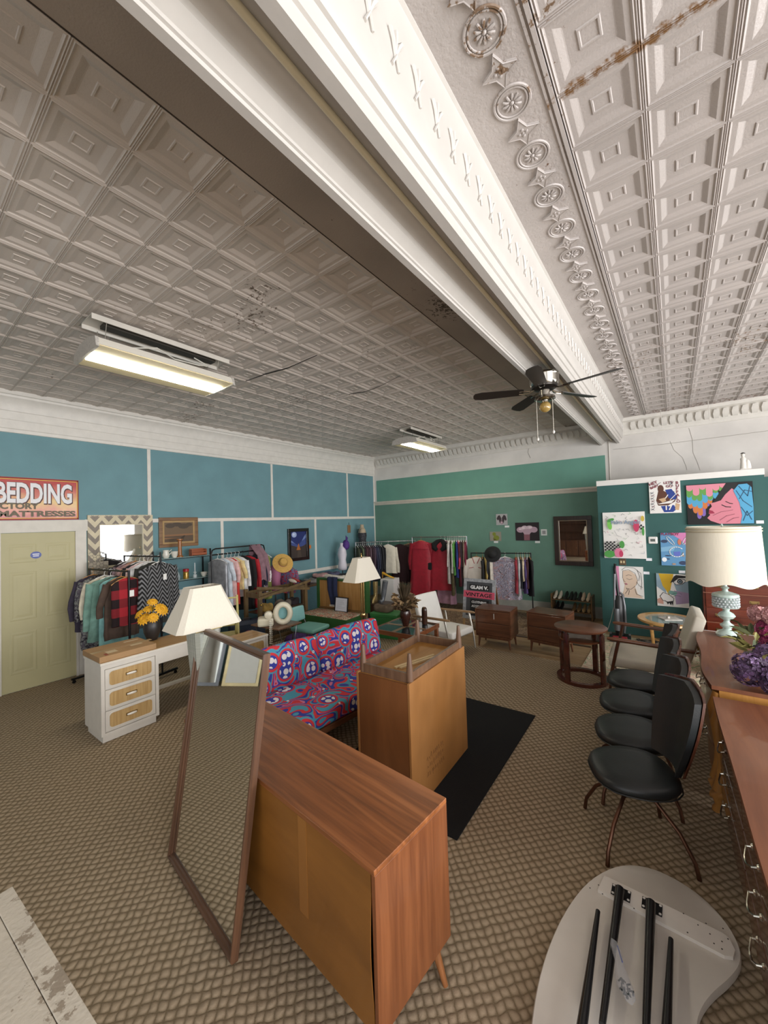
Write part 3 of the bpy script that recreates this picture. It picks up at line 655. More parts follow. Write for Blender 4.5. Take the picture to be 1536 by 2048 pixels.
part(ns, 'body', MB().box(-.35, -.018, 0, .53, .06, .575).box(-.018, 0, 0, .025, .06, .575).box(-.018, 0, .505, .53, .06, .575).box(-.018, 0, .025, .505, .06, .085), M_WP)
part(ns, 'plinth', MB().box(-.33, -.03, .02, .51, 0, .06), M_WP)
for i in range(2): drawer_front(ns, .03, .50, .095+.24*i, .095+.24*i+.23, -.016)
part(ns, 'top', MB().box(-.36, .006, -.006, .536, .575, .60, bev=.005), M_WP)
part(ns, 'wood_inlay', MB().box(-.35, -.008, .008, .522, .6003, .6015), W_TOP)
# cardboard box on the desk
M_CARD = mat('#a5835c', .8, var=.1, scale=5)
cx = thing('cardboard_box', 'flat brown cardboard carton lying on the left end of the white desk', 'box', (-4.64, 1.565, .7622), math.radians(1.5))
part(cx, 'carton', MB().box(-.235, .215, -.275, .235, 0, .055, bev=.004), M_CARD)
part(cx, 'tape', MB().box(-.03, .03, -.277, .272, .0552, .0558), mat('#b59a72', .3, var=.05), label='packing tape strip')
for a in ((.05, .14, -.18, -.09), (.03, .08, .05, .16), (-.16, -.12, .06, .2)): part(cx, 'shipping_label', MB().box(*a, .0559, .0563), mat('#c9b594', .6, var=.05))
part(cx, 'red_print', MB().box(.12, .19, -.215, -.19, .0559, .0563), mat('#93402c', .6, var=0), label='small red printed mark')
# vase of yellow flowers
vf = thing('flower_vase', 'black vase of artificial yellow daisies on the white desk', 'vase', tuple(onz(297, 1281, .763)+Vector((0, .04, 0))), 0)
part(vf, 'vase', MB().lathe([(.05, 0), (.055, .01), (.085, .09), (.092, .15), (.08, .21), (.068, .235), (.06, .23), (.07, .15), (.04, .02)], 24), mat('#2a2624', .4, var=.1), True)
M_YEL = mat('#dca21d', .6, var=.15, scale=30); M_YC = mat('#c98c12', .7)
def daisy(r, np_=14):
    mb = MB()
    for layer, (rr, zz) in enumerate(((r, 0), (r*.72, .010))):
        for i in range(np_):
            a = 2*PI*i/np_+layer*.2; c, s = math.cos(a), math.sin(a); w = rr*.17
            q = []
            for t, ww, z in ((.12, .3, .004), (.5, 1, .012), (.8, .9, .006), (1.0, .15, -.006)): q.append((rr*t, w*ww, z+zz))
            vs = []
            for x, ww, z in q: vs += [(x*c-ww*s, x*s+ww*c, z), (x*c+ww*s, x*s-ww*c, z)]
            mb.add(vs, [(0, 1, 3, 2), (2, 3, 5, 4), (4, 5, 7, 6)])
    return mb
random.seed(11)
FP = [(-.10, -.09, .30, .07), (-.03, -.02, .35, .065), (.08, .07, .34, .085), (-.015, -.075, .25, .08), (.02, .0, .43, .06), (.11, -.03, .27, .06)]
for i, (x, y, z, r) in enumerate(FP):
    nrm = Vector((x+.09, y-.02, .10+.3*(z-.25))).normalized(); q = nrm.to_track_quat('Z', 'Y').to_matrix().to_4x4()
    mb = daisy(r); mb.v = [tuple(Matrix.Translation((x, y, z)) @ q @ Vector(p)) for p in mb.v]
    f_ = part(vf, 'daisy', mb, M_YEL)
    mc = MB().ball((0, 0, .012), r*.22, 10, 6, 1, 1, .6); mc.v = [tuple(Matrix.Translation((x, y, z)) @ q @ Vector(p)) for p in mc.v]
    part(f_, 'flower_centre', mc, M_YC, True)
    part(vf, 'stem', MB().tube([(0, 0, .12), (x*.4, y*.4, .2), (x, y, z-.005)], .003, 6), mat('#4d6b2a', .6), True)
# ---- distressed white table, lower left
M_DIST = chips('#cfc6b6', '#9a8d7c', .54, 34., .7, .5, bscale=60., fine=40.)
tc_ = onz(25, 1772, .74); te = onz(195, 2048, .74); ang = math.atan2(te.y-tc_.y, te.x-tc_.x)
dt = thing('distressed_table', 'white distressed wooden table with a plank border in the lower left corner', 'table', (tc_.x, tc_.y, 0), ang)
part(dt, 'border_plank', MB().box(0, 1.15, -.055, 0, .71, .74, bev=.002), M_DIST)
part(dt, 'border_plank', MB().box(0, .055, -.62, -.0565, .71, .739, bev=.002), M_DIST)
part(dt, 'border_plank', MB().box(1.095, 1.15, -.62, -.0565, .71, .739, bev=.002), M_DIST)
part(dt, 'inner_plank', MB().box(.0565, 1.0935, -.155, -.0565, .708, .7375, bev=.002), M_DIST)
part(dt, 'inner_plank', MB().box(.0565, 1.0935, -.39, -.157, .708, .7385, bev=.002), M_DIST)
part(dt, 'inner_plank', MB().box(.0565, 1.0935, -.62, -.392, .708, .7375, bev=.002), M_DIST)
for x in (.07, 1.08):
    for y in (-.07, -.55): part(dt, 'leg', MB().box(x-.03, x+.03, y-.03, y+.03, 0, .706), M_DIST)
# ================================================================ RIGHT SIDE AND CENTRE FURNITURE
# ---- four black swivel chairs
M_BLK = mat('#1c2021', .42, var=.15, scale=6, bump=.15, bscale=150); M_BRZ = mat('#5e4030', .35, metal=.75, var=.1); W_DKW = wood('#3a2018', '#5b3626', 2, 3., .25, .4)
def make_chair(label):
    t = thing('swivel_chair', label, 'chair', group='black swivel chairs')
    mb = MB(); R_ = []; n = 28
    for z, s in ((.385, .72), (.395, .93), (.42, 1.0), (.445, .98), (.462, .90), (.468, .6), (.466, .2)):
        r = []
        for i in range(n):
            a = 2*PI*i/n; x, y = math.cos(a), math.sin(a)
            wy = .235*(1-.16*max(0, x)**2 if x > 0 else 1-.10*(-x)); k = (abs(x)**3+abs(y)**3)**(-1/3)
            r.append((x*k*.235*s, y*k*wy*s, z+.02*(x*k*s < -.5)*0-.012*max(0, -x*s)))
        R_.append(r)
    part(t, 'seat', mb.rings(R_), M_BLK, True, angle=60)
    P = [((p[0]*1.005), p[1]*1.005, .405) for p in R_[2]]
    part(t, 'seat_piping', MB().tube(P, .004, 5, True), M_BLK, True)
    # curved shield back, local +X is the rear
    def back(x0, th, wtop, wbot, z0, z1, peak):
        m_ = MB(); G = []
        for side in (0, 1):
            for i in range(9):
                v = i/8; z = z0+(z1-z0)*v; w = wbot+(wtop-wbot)*math.sin(v*PI*.62); row = []
                for j in range(9):
                    u = -1+2*j/8; y = u*w/2
                    x = x0+.10*v*.9-.05*u*u+side*th
                    zz = z+peak*(1-abs(u))*max(0, v-.7)/.3
                    row.append((x, y, zz))
                G.append(row)
        vs = [p for r in G for p in r]; fs = []
        for side in (0, 1):
            o = side*81
            for i in range(8):
                for j in range(8): fs.append((o+i*9+j, o+i*9+j+1, o+i*9+j+10, o+i*9+j+9))
        for i in range(8):
            fs += [(i*9, i*9+9, 81+i*9+9, 81+i*9), (i*9+8, i*9+17, 81+i*9+17, 81+i*9+8)]
        for j in range(8): fs += [(j, j+1, 81+j+1, 81+j), (72+j, 72+j+1, 153+j+1, 153+j)]
        return m_.add(vs, fs)
    part(t, 'backrest', back(.215, .035, .44, .30, .50, .955, .045), M_BLK, True, angle=60)
    part(t, 'back_shell', back(.255, .014, .45, .31, .50, .965, .05), W_DKW, True, label='dark walnut shell behind the pad', angle=60)
    part(t, 'back_bracket', MB().tube([(.10, 0, .385), (.22, 0, .40), (.275, 0, .47), (.29, 0, .60)], .013, 8), M_BRZ, True)
    part(t, 'swivel_post', MB().lathe([(.03, .30), (.03, .34), (.06, .37), (.06, .385)], 16), M_BRZ, True)
    for k in range(4):
        a = PI/4+k*PI/2; c, s = math.cos(a), math.sin(a)
        part(t, 'leg', MB().tube([(c*.02, s*.02, .325), (c*.12, s*.12, .31), (c*.24, s*.24, .20), (c*.31, s*.31, .08), (c*.325, s*.325, 0.002)], [.011, .011, .011, .011, .012], 8), M_BRZ, True)
    return t
CH_L = ['black upholstered swivel chair on bronze legs, nearest the kidney table top', 'black upholstered swivel chair, second in the row from the kidney table top', 'black upholstered swivel chair, third in the row from the kidney table top', 'black upholstered swivel chair, farthest in the row and next to the white armchair']
c0 = make_chair(CH_L[0])
for i, (x, y, a) in enumerate(((-.27, 2.86, 24), (-.31, 3.36, 14), (-.35, 3.88, 10), (-.355, 4.42, 4))):
    c = c0 if i == 0 else copy_tree(c0); c['label'] = CH_L[i]; c.location = (x, y, 0); c.rotation_euler = (0, 0, math.radians(a))
# ---- kidney table top with folded legs
kd = thing('kidney_table', 'white kidney-shaped folding table lying face down with black legs folded flat', 'table', (0, 0, 0))
KP = [(1059, 2060), (1075, 1960), (1100, 1880), (1135, 1810), (1180, 1755), (1240, 1726), (1300, 1732), (1360, 1760), (1415, 1800), (1455, 1845), (1480, 1890), (1484, 1925), (1462, 1955), (1425, 1985), (1400, 2020), (1392, 2060)]
ZK = .045; K2 = [onz(x, y, ZK) for x, y in KP]
K2 += [Vector((-.0, 1.62, ZK)), Vector((.09, 1.42, ZK)), Vector((.05, 1.25, ZK)), Vector((-.12, 1.17, ZK)), Vector((-.33, 1.22, ZK)), Vector((-.49, 1.40, ZK))]
def smooth_loop(P, it=2):
    for _ in range(it):
        Q = []
        for i in range(len(P)):
            a, b = P[i], P[(i+1) % len(P)]; Q += [a*.75+b*.25, a*.25+b*.75]
        P = Q
    return P
K2 = smooth_loop(K2, 2)
cen = sum(K2, Vector())/len(K2)
kr = lambda s, z: [tuple(cen+(p-cen)*s+Vector((0, 0, z-ZK))) for p in K2]
M_KID = mat('#d7d1c8', .6, var=.03, bump=.05)
part(kd, 'table_top', MB().rings([kr(.985, .004), kr(1, .012), kr(1, ZK-.008), kr(.988, ZK)]), M_KID, True, angle=50)
a = onz(1215, 1763, .06); b = onz(1462, 1880, .06); u = (b-a).normalized(); w = Vector((-u.y, u.x, 0)); Mx = Matrix(((u.x, w.x, 0, a.x), (u.y, w.y, 0, a.y), (0, 0, 1, ZK), (0, 0, 0, 1)))
ln = (b-a).length
part(kd, 'batten', MB().prism([(-.035, -.08), (ln-.03, -.10), (ln, -.085), (ln+.01, -.045), (ln-.005, .005), (ln-.03, .018), (.0, .03), (-.02, .025)], 0, .016, Mx), mat('#e2dcd4', .55, var=.03), label='white batten screwed across the underside')
hl = MB()
for (px, py) in ((1180, 1776), (1205, 1788), (1197, 1770), (1268, 1817), (1367, 1827), (1412, 1847), (1396, 1850), (1375, 1865), (1420, 1868), (1428, 1887), (1446, 1857), (1456, 1878), (1444, 1883), (1444, 1898)):
    p = onz(px, py, ZK+.0162); hl.lathe([(.0032, 0), (.0032, .0006)], 8, tuple(p))
part(kd, 'screw_hole', hl, mat('#3a3430', .8, var=0))
M_LEG = mat('#141416', .35, var=.1)
for (q0, q1, plate) in (((1240, 1778), (1203, 2060), 1), ((1302, 1805), (1292, 2060), 1), ((1196, 1822), (1163, 2060), 0), ((1342, 1878), (1333, 2060), 0)):
    z = ZK+.042; p = onz(*q0, z); e = onz(*q1, z); d = (e-p).normalized(); e = p+d*.66
    l_ = part(kd, 'folding_leg', MB().tube([tuple(p), tuple(e)], [.021, .012] if plate else [.010, .021], 14), M_LEG, True)
    if plate:
        Mp = Mx.copy(); c = onz(q0[0]+2, q0[1]+8, ZK+.018); Mp[0][3], Mp[1][3], Mp[2][3] = c.x, c.y, ZK+.0163
        part(l_, 'hinge_plate', MB().box(-.042, .042, -.034, .034, 0, .004, Mp), M_LEG)
        sc = MB()
        for sx in (-.034, .034):
            for sy in (-.025, .025): sc.lathe([(.006, .004), (.006, .006)], 8, (sx, sy, 0), M=Mp)
        part(l_, 'screw', sc, mat('#e8e4de', .4, var=0))
    else:
        c = e; Mp = Mx.copy(); Mp[0][3], Mp[1][3], Mp[2][3] = c.x, c.y, ZK+.0005
        part(l_, 'hinge_plate', MB().box(-.042, .042, -.034, .034, 0, .004, Mp), M_LEG)
p = onz(1228, 1880, .115); e = onz(1258, 2005, .115)
hb_ = thing('hardware_bag', 'small clear plastic bag of dark screws lying on the folded table legs', 'bag', (0, 0, 0))
d = e-p; R_ = []
for i in range(8):
    t = i/7; c = p+d*t; wd = (.012, .024, .022, .02, .028, .036, .034, .012)[i]; hh = (.002, .008, .01, .008, .012, .016, .014, .003)[i]
    R_.append([tuple(c+Vector((math.cos(a_)*wd*.95, -math.cos(a_)*wd*.2, math.sin(a_)*hh))) for a_ in [2*PI*k/12 for k in range(12)]])
part(hb_, 'plastic_film', MB().rings(R_), glass_mat((.6, .62, .66), .3, .2), True)
mb = MB(); random.seed(5)
for i in range(26):
    t = random.uniform(.72, .93); c = p+d*t+Vector((random.uniform(-.022, .022), random.uniform(-.01, .01), random.uniform(-.006, .006))); q = Vector((random.uniform(-1, 1), random.uniform(-1, 1), random.uniform(-.4, .4))).normalized()*.008
    mb.tube([tuple(c-q), tuple(c+q)], .003, 5)
part(hb_, 'screws', mb, mat('#14201e', .5), kind='stuff')
part(hb_, 'blue_slip', MB().tube([tuple(p+d*.10+Vector((.008, 0, .004))), tuple(p+d*.38+Vector((.012, 0, .005)))], .0025, 4), mat('#3a56a8', .6, var=0))
# ---- dressers along the right
W_DTOP = wood('#6e4029', '#855236', 1, 2.2, .45, .15, 5.); W_MAP = wood('#a87336', '#c08b48', 2, 2., .4, .2, 5.); W_DRW = wood('#57301c', '#70432a', 1, 2., .25, .5, 6.)
M_PULL = mat('#b9b4a8', .25, metal=1, var=.05)
def serp(y, L_):   # serpentine front profile, offset towards -X
    t = y/L_; return .06*math.sin(PI*t)+.035*math.cos(2*PI*t*1.0)*math.sin(PI*t)
def dresser(name, label, x0, y0, L_, dep, h_, lean, wtop, wdr, wfr, amp, rz=0):
    T = thing(name, label, 'dresser', (x0, y0, 0), rz)
    def front(n, inset, a=amp): return [(inset-a*serp(L_*i/n, L_)/.06, L_*i/n) for i in range(n+1)]
    def slab(z0, z1, inset, ylo=0., yhi=None):
        yhi = L_ if yhi is None else yhi
        P = [(x, y) for x, y in front(20, inset) if ylo-1e-6 <= y <= yhi+1e-6]
        return MB().prism(P+[(dep, P[-1][1]), (dep, P[0][1])], z0, z1)
    part(T, 'top', slab(h_-.028, h_, -.02), wtop, True, angle=30)
    part(T, 'carcass', slab(.12, h_-.029, .02, 0, L_), wfr, True, angle=30)
    part(T, 'apron', slab(.085, .12, .004), wfr, True, angle=30)
    for r in range(3):
        z0 = .135+r*(h_-.19)/3; z1 = z0+(h_-.19)/3-.012
        for k in range(2):
            a0 = .06+k*(L_-.12)/2+.006; a1 = .06+(k+1)*(L_-.12)/2-.006; m = 8
            R_ = []
            for i in range(m+1):
                y = a0+(a1-a0)*i/m; fx = -amp*serp(y, L_)/.06
                R_.append([(fx+.019, y, z0), (fx-.002, y, z0+.004), (fx-.002, y, z1-.004), (fx+.019, y, z1)])
            d_ = part(T, 'drawer', MB().rings(R_), wdr, True, angle=30)
            for yy in (a0+(a1-a0)*.62,):
                fx = -amp*serp(yy, L_)/.06-.003; zc = (z0+z1)/2
                mb = MB().tube([(fx, yy-.06, zc+.012), (fx-.02, yy-.06, zc+.005), (fx-.03, yy-.025, zc-.016), (fx-.032, yy, zc-.02), (fx-.03, yy+.025, zc-.016), (fx-.02, yy+.06, zc+.005), (fx, yy+.06, zc+.012)], .0045, 6)
                mb.lathe([(.014, 0), (.010, .006)], 10, M=TR(fx, yy-.06, zc+.012, 0, -PI/2, 0)); mb.lathe([(.014, 0), (.010, .006)], 10, M=TR(fx, yy+.06, zc+.012, 0, -PI/2, 0))
                part(d_, 'bail_pull', mb, M_PULL, True)
    for y in (.03, L_-.03):
        mb = MB(); fx = -amp*serp(y, L_)/.06
        mb.tube([(fx+.015, y, h_-.05), (fx-.012, y, h_-.16), (fx-.004, y, h_-.30), (fx+.006, y, h_*.45), (fx-.0, y, .25), (fx-.018, y, .14)], [.026, .034, .026, .02, .024, .034], 10)
        part(T, 'carved_post', mb, W_MAP, True)
        mb = MB().tube([(fx+.01, y, .13), (fx-.03, y, .10), (fx-.02, y, .05), (fx-.03, y, .02), (fx-.035, y, .0)], [.036, .034, .02, .026, .024], 10)
        part(T, 'cabriole_foot', mb, W_MAP, True)
        part(T, 'rear_foot', MB().box(dep-.06, dep-.01, y-.02, y+.02, 0, .119), wfr)
    return T
dA = dresser('serpentine_dresser', 'light maple serpentine-front dresser with a red-brown top, carrying the crystal lamp', .185, 3.58, 1.62, .50, .80, 0, W_DTOP, wood('#7a4a24', '#94602f', 1, 2., .3, .4, 6.), W_MAP, .055)
dB = dresser('glossy_dresser', 'glossy brown dresser with silver bail pulls at the right edge of the picture', .235, 1.55, 1.93, .52, .76, 0, W_DTOP, W_DRW, W_DRW, .008, math.radians(1.5))
# turned wooden rod poking out in front of the glossy dresser
rp = onz(1440, 1574, .38)
# ---- crystal lamp on dresser A
lp = onz(1455, 1272, .80)
l3 = thing('crystal_lamp', 'table lamp with a large scalloped ivory drum shade and a pale tiered crystal base', 'lamp', (lp.x, lp.y, .8005))
M_PORC = mat('#b9cbc4', .25, var=.12, scale=20, coat=.5); M_CRY = mat('#e8eef0', .05, var=.02, trans=.6, coat=.5)
n = 96; R_ = []
for i in range(10):
    t = i/9; r = []
    for k in range(n):
        a = 2*PI*k/n; rr = (.305-.025*t)*(1+.012*math.sin(a*48)); z = .545+.535*t
        if t < .25: z -= (1-t/.25)*.035*(.5+.5*math.cos(a*6))
        r.append((rr*math.cos(a), rr*math.sin(a), z))
    R_.append(r)
inn = [[(x*.985, y*.985, z) for x, y, z in r] for r in reversed(R_)]
M_SH3 = mat('#e9e2cf', .85, var=.04, stretch=(30, 30, 1), scale=6)
part(l3, 'shade', MB().rings(R_+inn, False, True, True), M_SH3, True, label='ivory pleated drum shade with scalloped hem', angle=80)
tr_ = MB()
for z in (1.035, 1.06): tr_.tube([(.286*math.cos(2*PI*k/40), .286*math.sin(2*PI*k/40), z) for k in range(40)], .006, 6, True)
part(l3, 'trim_band', tr_, mat('#cfc3a8', .8), True)
part(l3, 'base', MB().lathe([(.085, 0), (.09, .02), (.075, .045), (.04, .06), (.03, .075), (.05, .095), (.055, .11), (.03, .13), (.02, .15), (.055, .18), (.07, .20), (.055, .225), (.025, .245), (.03, .27)], 24), M_PORC, True)
part(l3, 'tier', MB().lathe([(.03, .27), (.06, .28), (.10, .285), (.10, .29)], 24), M_PORC, True)
for row in range(4):
    mb = MB()
    for k in range(22): a = 2*PI*(k+.5*row)/22; mb.ball((.096*math.cos(a), .096*math.sin(a), .292+.024*row+.01), .0125, 8, 5)
    part(l3, 'crystal_ring', mb, M_CRY, True)
part(l3, 'tier', MB().lathe([(.085, .29), (.088, .39), (.108, .395), (.10, .415), (.06, .43), (.025, .44), (.02, .46), (.035, .475), (.018, .49), (.015, .56)], 24), M_PORC, True)
part(l3, 'finial', MB().lathe([(.003, 1.07), (.012, 1.09), (.003, 1.11)], 8), M_PORC, True)
# ---- bouquet on the dresser
bq = thing('flower_arrangement', 'arrangement of purple hydrangeas, magenta and pink blooms and olive leaves on the dresser', 'flowers', (.47, 3.95, .8005))
part(bq, 'pot', MB().lathe([(.06, 0), (.07, .02), (.09, .12), (.095, .16), (.085, .16), (.07, .03)], 18), mat('#4a3a30', .5), True)
M_PUR = [mat(c, .7, var=.25, scale=40) for c in ('#4a3552', '#63486e', '#3b2a40', '#8a7099')]; M_MAG = [mat(c, .7, var=.2, scale=40) for c in ('#7a1f48', '#8f2a58')]; M_PNK = [mat(c, .7, var=.15, scale=40) for c in ('#c99a98', '#b07f80')]; M_OLV = [mat(c, .7, var=.25, scale=30) for c in ('#6b6532', '#8a8448', '#4d5230', '#55603e')]
def petal_cluster(c, R, npet, size, seed, squash=1.):
    random.seed(seed); mb = MB()
    for i in range(npet):
        z = 1-2*(i+.5)/npet; a = i*2.39996; rr = math.sqrt(1-z*z); nrm = Vector((rr*math.cos(a), rr*math.sin(a), z*squash)).normalized()
        nrm = (nrm+Vector((random.uniform(-.3, .3), random.uniform(-.3, .3), random.uniform(-.3, .3)))).normalized()
        q = nrm.to_track_quat('Z', 'Y').to_matrix().to_4x4(); M_ = Matrix.Translation(Vector(c)+nrm*R*random.uniform(.85, 1.1)) @ q @ Matrix.Rotation(random.uniform(0, 6), 4, 'Z')
        mb.mi = random.randrange(0, 4) if True else 0
        for k in range(4):
            b_ = k*PI/2; s = size*random.uniform(.8, 1.2); cc, ss = math.cos(b_), math.sin(b_)
            vs = [(0, 0, 0), (s*.6*cc-s*.45*ss, s*.6*ss+s*.45*cc, .2*s), (s*1.1*cc, s*1.1*ss, .05*s), (s*.6*cc+s*.45*ss, s*.6*ss-s*.45*cc, .2*s)]
            mb.add(vs, [(0, 1, 2, 3)], M_)
    return mb
def four(L_): return [L_[i % len(L_)] for i in range(4)]
for i, (c, R, npet, sz, ms) in enumerate((((-.085, -.30, .13), .10, 90, .030, M_PUR), ((.02, -.36, .10), .085, 80, .030, M_PUR), ((.03, -.14, .19), .09, 70, .03, M_PUR), ((.06, .08, .34), .07, 80, .022, M_MAG), ((.07, .06, .24), .065, 70, .022, M_MAG), ((.03, .22, .42), .06, 40, .03, M_PNK), ((.08, .02, .45), .06, 40, .03, M_PNK))):
    part(bq, 'bloom', petal_cluster(c, R, npet, sz, 20+i), four(ms))
random.seed(9)
for i in range(46):
    a = random.uniform(0, 2*PI); el = random.uniform(-.2, 1.1); rr = random.uniform(.10, .24); c = Vector((math.cos(a)*rr*.75-.02, math.sin(a)*rr*1.3+.0, .17+.16*math.sin(el)+random.uniform(0, .1)))
    if c.x > .2: continue
    nrm = Vector((math.cos(a), math.sin(a), random.uniform(.1, 1))).normalized(); q = nrm.to_track_quat('X', 'Z').to_matrix().to_4x4(); s = random.uniform(.04, .075)
    M_ = Matrix.Translation(c) @ q @ Matrix.Rotation(random.uniform(-.8, .8), 4, 'X')
    vs = [(-s, 0, 0), (-s*.4, s*.35, .008), (s*.4, s*.3, .008), (s, 0, -.006), (s*.4, -s*.3, .008), (-s*.4, -s*.35, .008), (0, 0, 0)]
    part(bq, 'leaf', MB().add(vs, [(0, 1, 6), (1, 2, 6), (2, 3, 6), (3, 4, 6), (4, 5, 6), (5, 0, 6)], M_), M_OLV[i % 4])
# ---- nightstands
W_WNS = wood('#4e2f1e', '#6b422b', 0, 2.4, .35, .25, 8.); W_WNS2 = wood('#553422', '#724830', 1, 2.4, .35, .25, 8.)
def nightstand(label, loc, rz, tag_):
    T = thing('walnut_nightstand', label, 'nightstand', loc, rz, 'walnut nightstands')
    w, d, z0, z1 = .56, .40, .17, .60
    part(T, 'top', MB().box(-w/2, w/2, 0, d, z1-.02, z1, bev=.003), W_WNS)
    part(T, 'carcass', MB().box(-w/2, -w/2+.018, .002, d, z0, z1-.0205).box(w/2-.018, w/2, .002, d, z0, z1-.0205).box(-w/2+.018, w/2-.018, .002, d, z0, z0+.018).box(-w/2+.018, w/2-.018, d-.012, d, z0, z1-.0205).box(-w/2+.018, w/2-.018, .03, .04, z0, z1-.0205), W_WNS2)
    for k in range(2):
        a = z0+.022+k*.193; d_ = part(T, 'drawer', MB().box(-w/2+.02, w/2-.02, .006, .028, a, a+.187, bev=.003), W_WNS)
        part(d_, 'pull_lip', MB().box(-.09, .09, .0, .0055, a+.172, a+.184, bev=.002), W_WNS2)
    part(T, 'base_rail', MB().box(-w/2+.03, w/2-.03, .03, d-.03, z0-.035, z0-.0005), W_WNS2)
    for x in (-w/2+.045, w/2-.045):
        for y in (.05, d-.05): part(T, 'leg', MB().tube([(x, y, z0-.034), (x*1.06, y+(-.01 if y < .2 else .01), 0)], [.02, .011], 10), W_WNS2, True)
    if tag_: part(T, 'price_tag', MB().box(.02, .027, -.0035, -.0005, .455, .54), mat('#e8e4da', .5, var=0), label='white price tag on the top drawer')
    return T
nightstand('walnut two-drawer nightstand with a white price tag, beside the sandwich board', (-2.33, 5.83, 0), math.radians(3), True)
nightstand('walnut two-drawer nightstand without tag, partly behind the round side table', (-1.575, 5.97, 0), math.radians(-6), False)
# ---- round mahogany side table
W_MAH = wood('#3e1c14', '#57291d', 0, 2., .22, .6, 5., ); rt_ = thing('round_side_table', 'round dark mahogany side table with a lower shelf and ring base', 'table', (-.99, 5.32, 0))
part(rt_, 'top', MB().lathe([(.0, .625), (.29, .625), (.30, .632), (.30, .648), (.285, .655), (0.0, .655)], 40, cap=False), wood('#55301f', '#7a4a2e', 0, 2., .34, .2, 4.), True, angle=30)
part(rt_, 'shelf', MB().lathe([(.001, .50), (.255, .50), (.255, .52), (.001, .52)], 36), wood('#55301f', '#6e4129', 0, 2., .2, .6, 4.), True, angle=30)
part(rt_, 'ring_base', MB().rings([[(r*math.cos(2*PI*k/40), r*math.sin(2*PI*k/40), z) for r, z in ((.235, 0), (.29, 0), (.29, .038), (.235, .038))] for k in range(40)], False, True, True), W_MAH, True, angle=30)
for k in range(4):
    a = PI/4+k*PI/2+.35; c, s = math.cos(a), math.sin(a)
    M_ = Matrix(((c, -s, 0, 0), (s, c, 0, 0), (0, 0, 1, 0), (0, 0, 0, 1)))
    part(rt_, 'leg', MB().box(.256, .292, -.032, .032, .036, .60, M_, .006).tube([tuple(M_ @ Vector(p)) for p in ((.274, 0, .59), (.272, 0, .615), (.255, 0, .624))], .02, 8), W_MAH, True, angle=30)
# ---- square glass-pane coffee table
W_CT = wood('#6a3b22', '#8a5230', 0, 2.4, .3, .3, 8.)
ct = thing('glass_pane_table', 'square teak coffee table with four dark glass panes, holding dried flowers', 'table', (-3.19, 4.68, 0), math.radians(1))
h = .36; zt = .50
for a in ((-h, h, -h, -h+.03), (-h, h, h-.03, h), (-h, -h+.03, -h+.03, h-.03), (h-.03, h, -h+.03, h-.03)): part(ct, 'frame_rail', MB().box(*a, zt-.06, zt, bev=.003), W_CT)
part(ct, 'cross_bar', MB().box(-h+.03, h-.03, -.025, .025, zt-.03, zt-.001), wood('#8a6a4a', '#a08060', 0)); part(ct, 'cross_bar', MB().box(-.025, .025, -h+.03, -.025, zt-.03, zt-.001).box(-.025, .025, .025, h-.03, zt-.03, zt-.001), wood('#8a6a4a', '#a08060', 1))
for x in (-1, 1):
    for y in (-1, 1): part(ct, 'glass_pane', MB().box(*sorted((x*.0255, x*(h-.0305))), *sorted((y*.0255, y*(h-.0305))), zt-.012, zt-.004), mat('#26383c', .05, var=.05, coat=.6))
for x in (-h+.035, h-.035):
    for y in (-h+.035, h-.035): part(ct, 'leg', MB().box(x-.025, x+.025, y-.025, y+.025, 0, zt-.061, bev=.004), W_CT)
# dried flower vase
dv_ = thing('dried_flower_vase', 'dark vase of dried brown leaves and grasses on the glass pane table', 'vase', (-3.19, 4.68+.0, zt+.0005)); dv_.scale = (1.12, 1.12, 1.12)
part(dv_, 'vase', MB().lathe([(.035, 0), (.04, .01), (.06, .08), (.075, .15), (.06, .20), (.05, .2), (.055, .14), (.03, .02)], 20), mat('#3a1d14', .25, var=.15, coat=.4), True)
random.seed(2)
M_DRY = [mat(c, .7, var=.25, scale=30) for c in ('#66503a', '#8a7050', '#a08560', '#54402a')]
for i in range(70):
    a = random.uniform(0, 2*PI); z = .22+random.uniform(0, .17); rr = .05+.10*math.sin((z-.19)/.2*2.2)+random.uniform(-.02, .03); c = Vector((math.cos(a)*rr, math.sin(a)*rr, z)); nrm = Vector((math.cos(a), math.sin(a), random.uniform(-.4, .9))).normalized(); q = nrm.to_track_quat('X', 'Z').to_matrix().to_4x4(); s = random.uniform(.045, .07)
    M_ = Matrix.Translation(c) @ q @ Matrix.Rotation(random.uniform(-1, 1), 4, 'X')
    vs = [(-s, 0, 0), (-s*.3, s*.5, .012), (s*.5, s*.4, .01), (s, 0, -.012), (s*.5, -s*.4, .01), (-s*.3, -s*.5, .012), (0, 0, -.004)]
    part(dv_, 'dried_leaf', MB().add(vs, [(0, 1, 6), (1, 2, 6), (2, 3, 6), (3, 4, 6), (4, 5, 6), (5, 0, 6)], M_), M_DRY[i % 4])
mb = MB()
for i in range(160):
    a = random.uniform(0, 2*PI); r0 = random.uniform(0, .05); sp = random.uniform(.02, .10); zt_ = random.uniform(.42, .58)
    p0 = Vector((math.cos(a)*r0*.5, math.sin(a)*r0*.5, .25)); p1 = Vector((math.cos(a)*sp, math.sin(a)*sp, zt_)); mb.tube([tuple(p0), tuple((p0+p1)/2+Vector((0, 0, .02))), tuple(p1)], [.002, .006, .002], 4)
part(dv_, 'dried_grass', mb, mat('#4a3c28', .9, var=.3), kind='stuff')
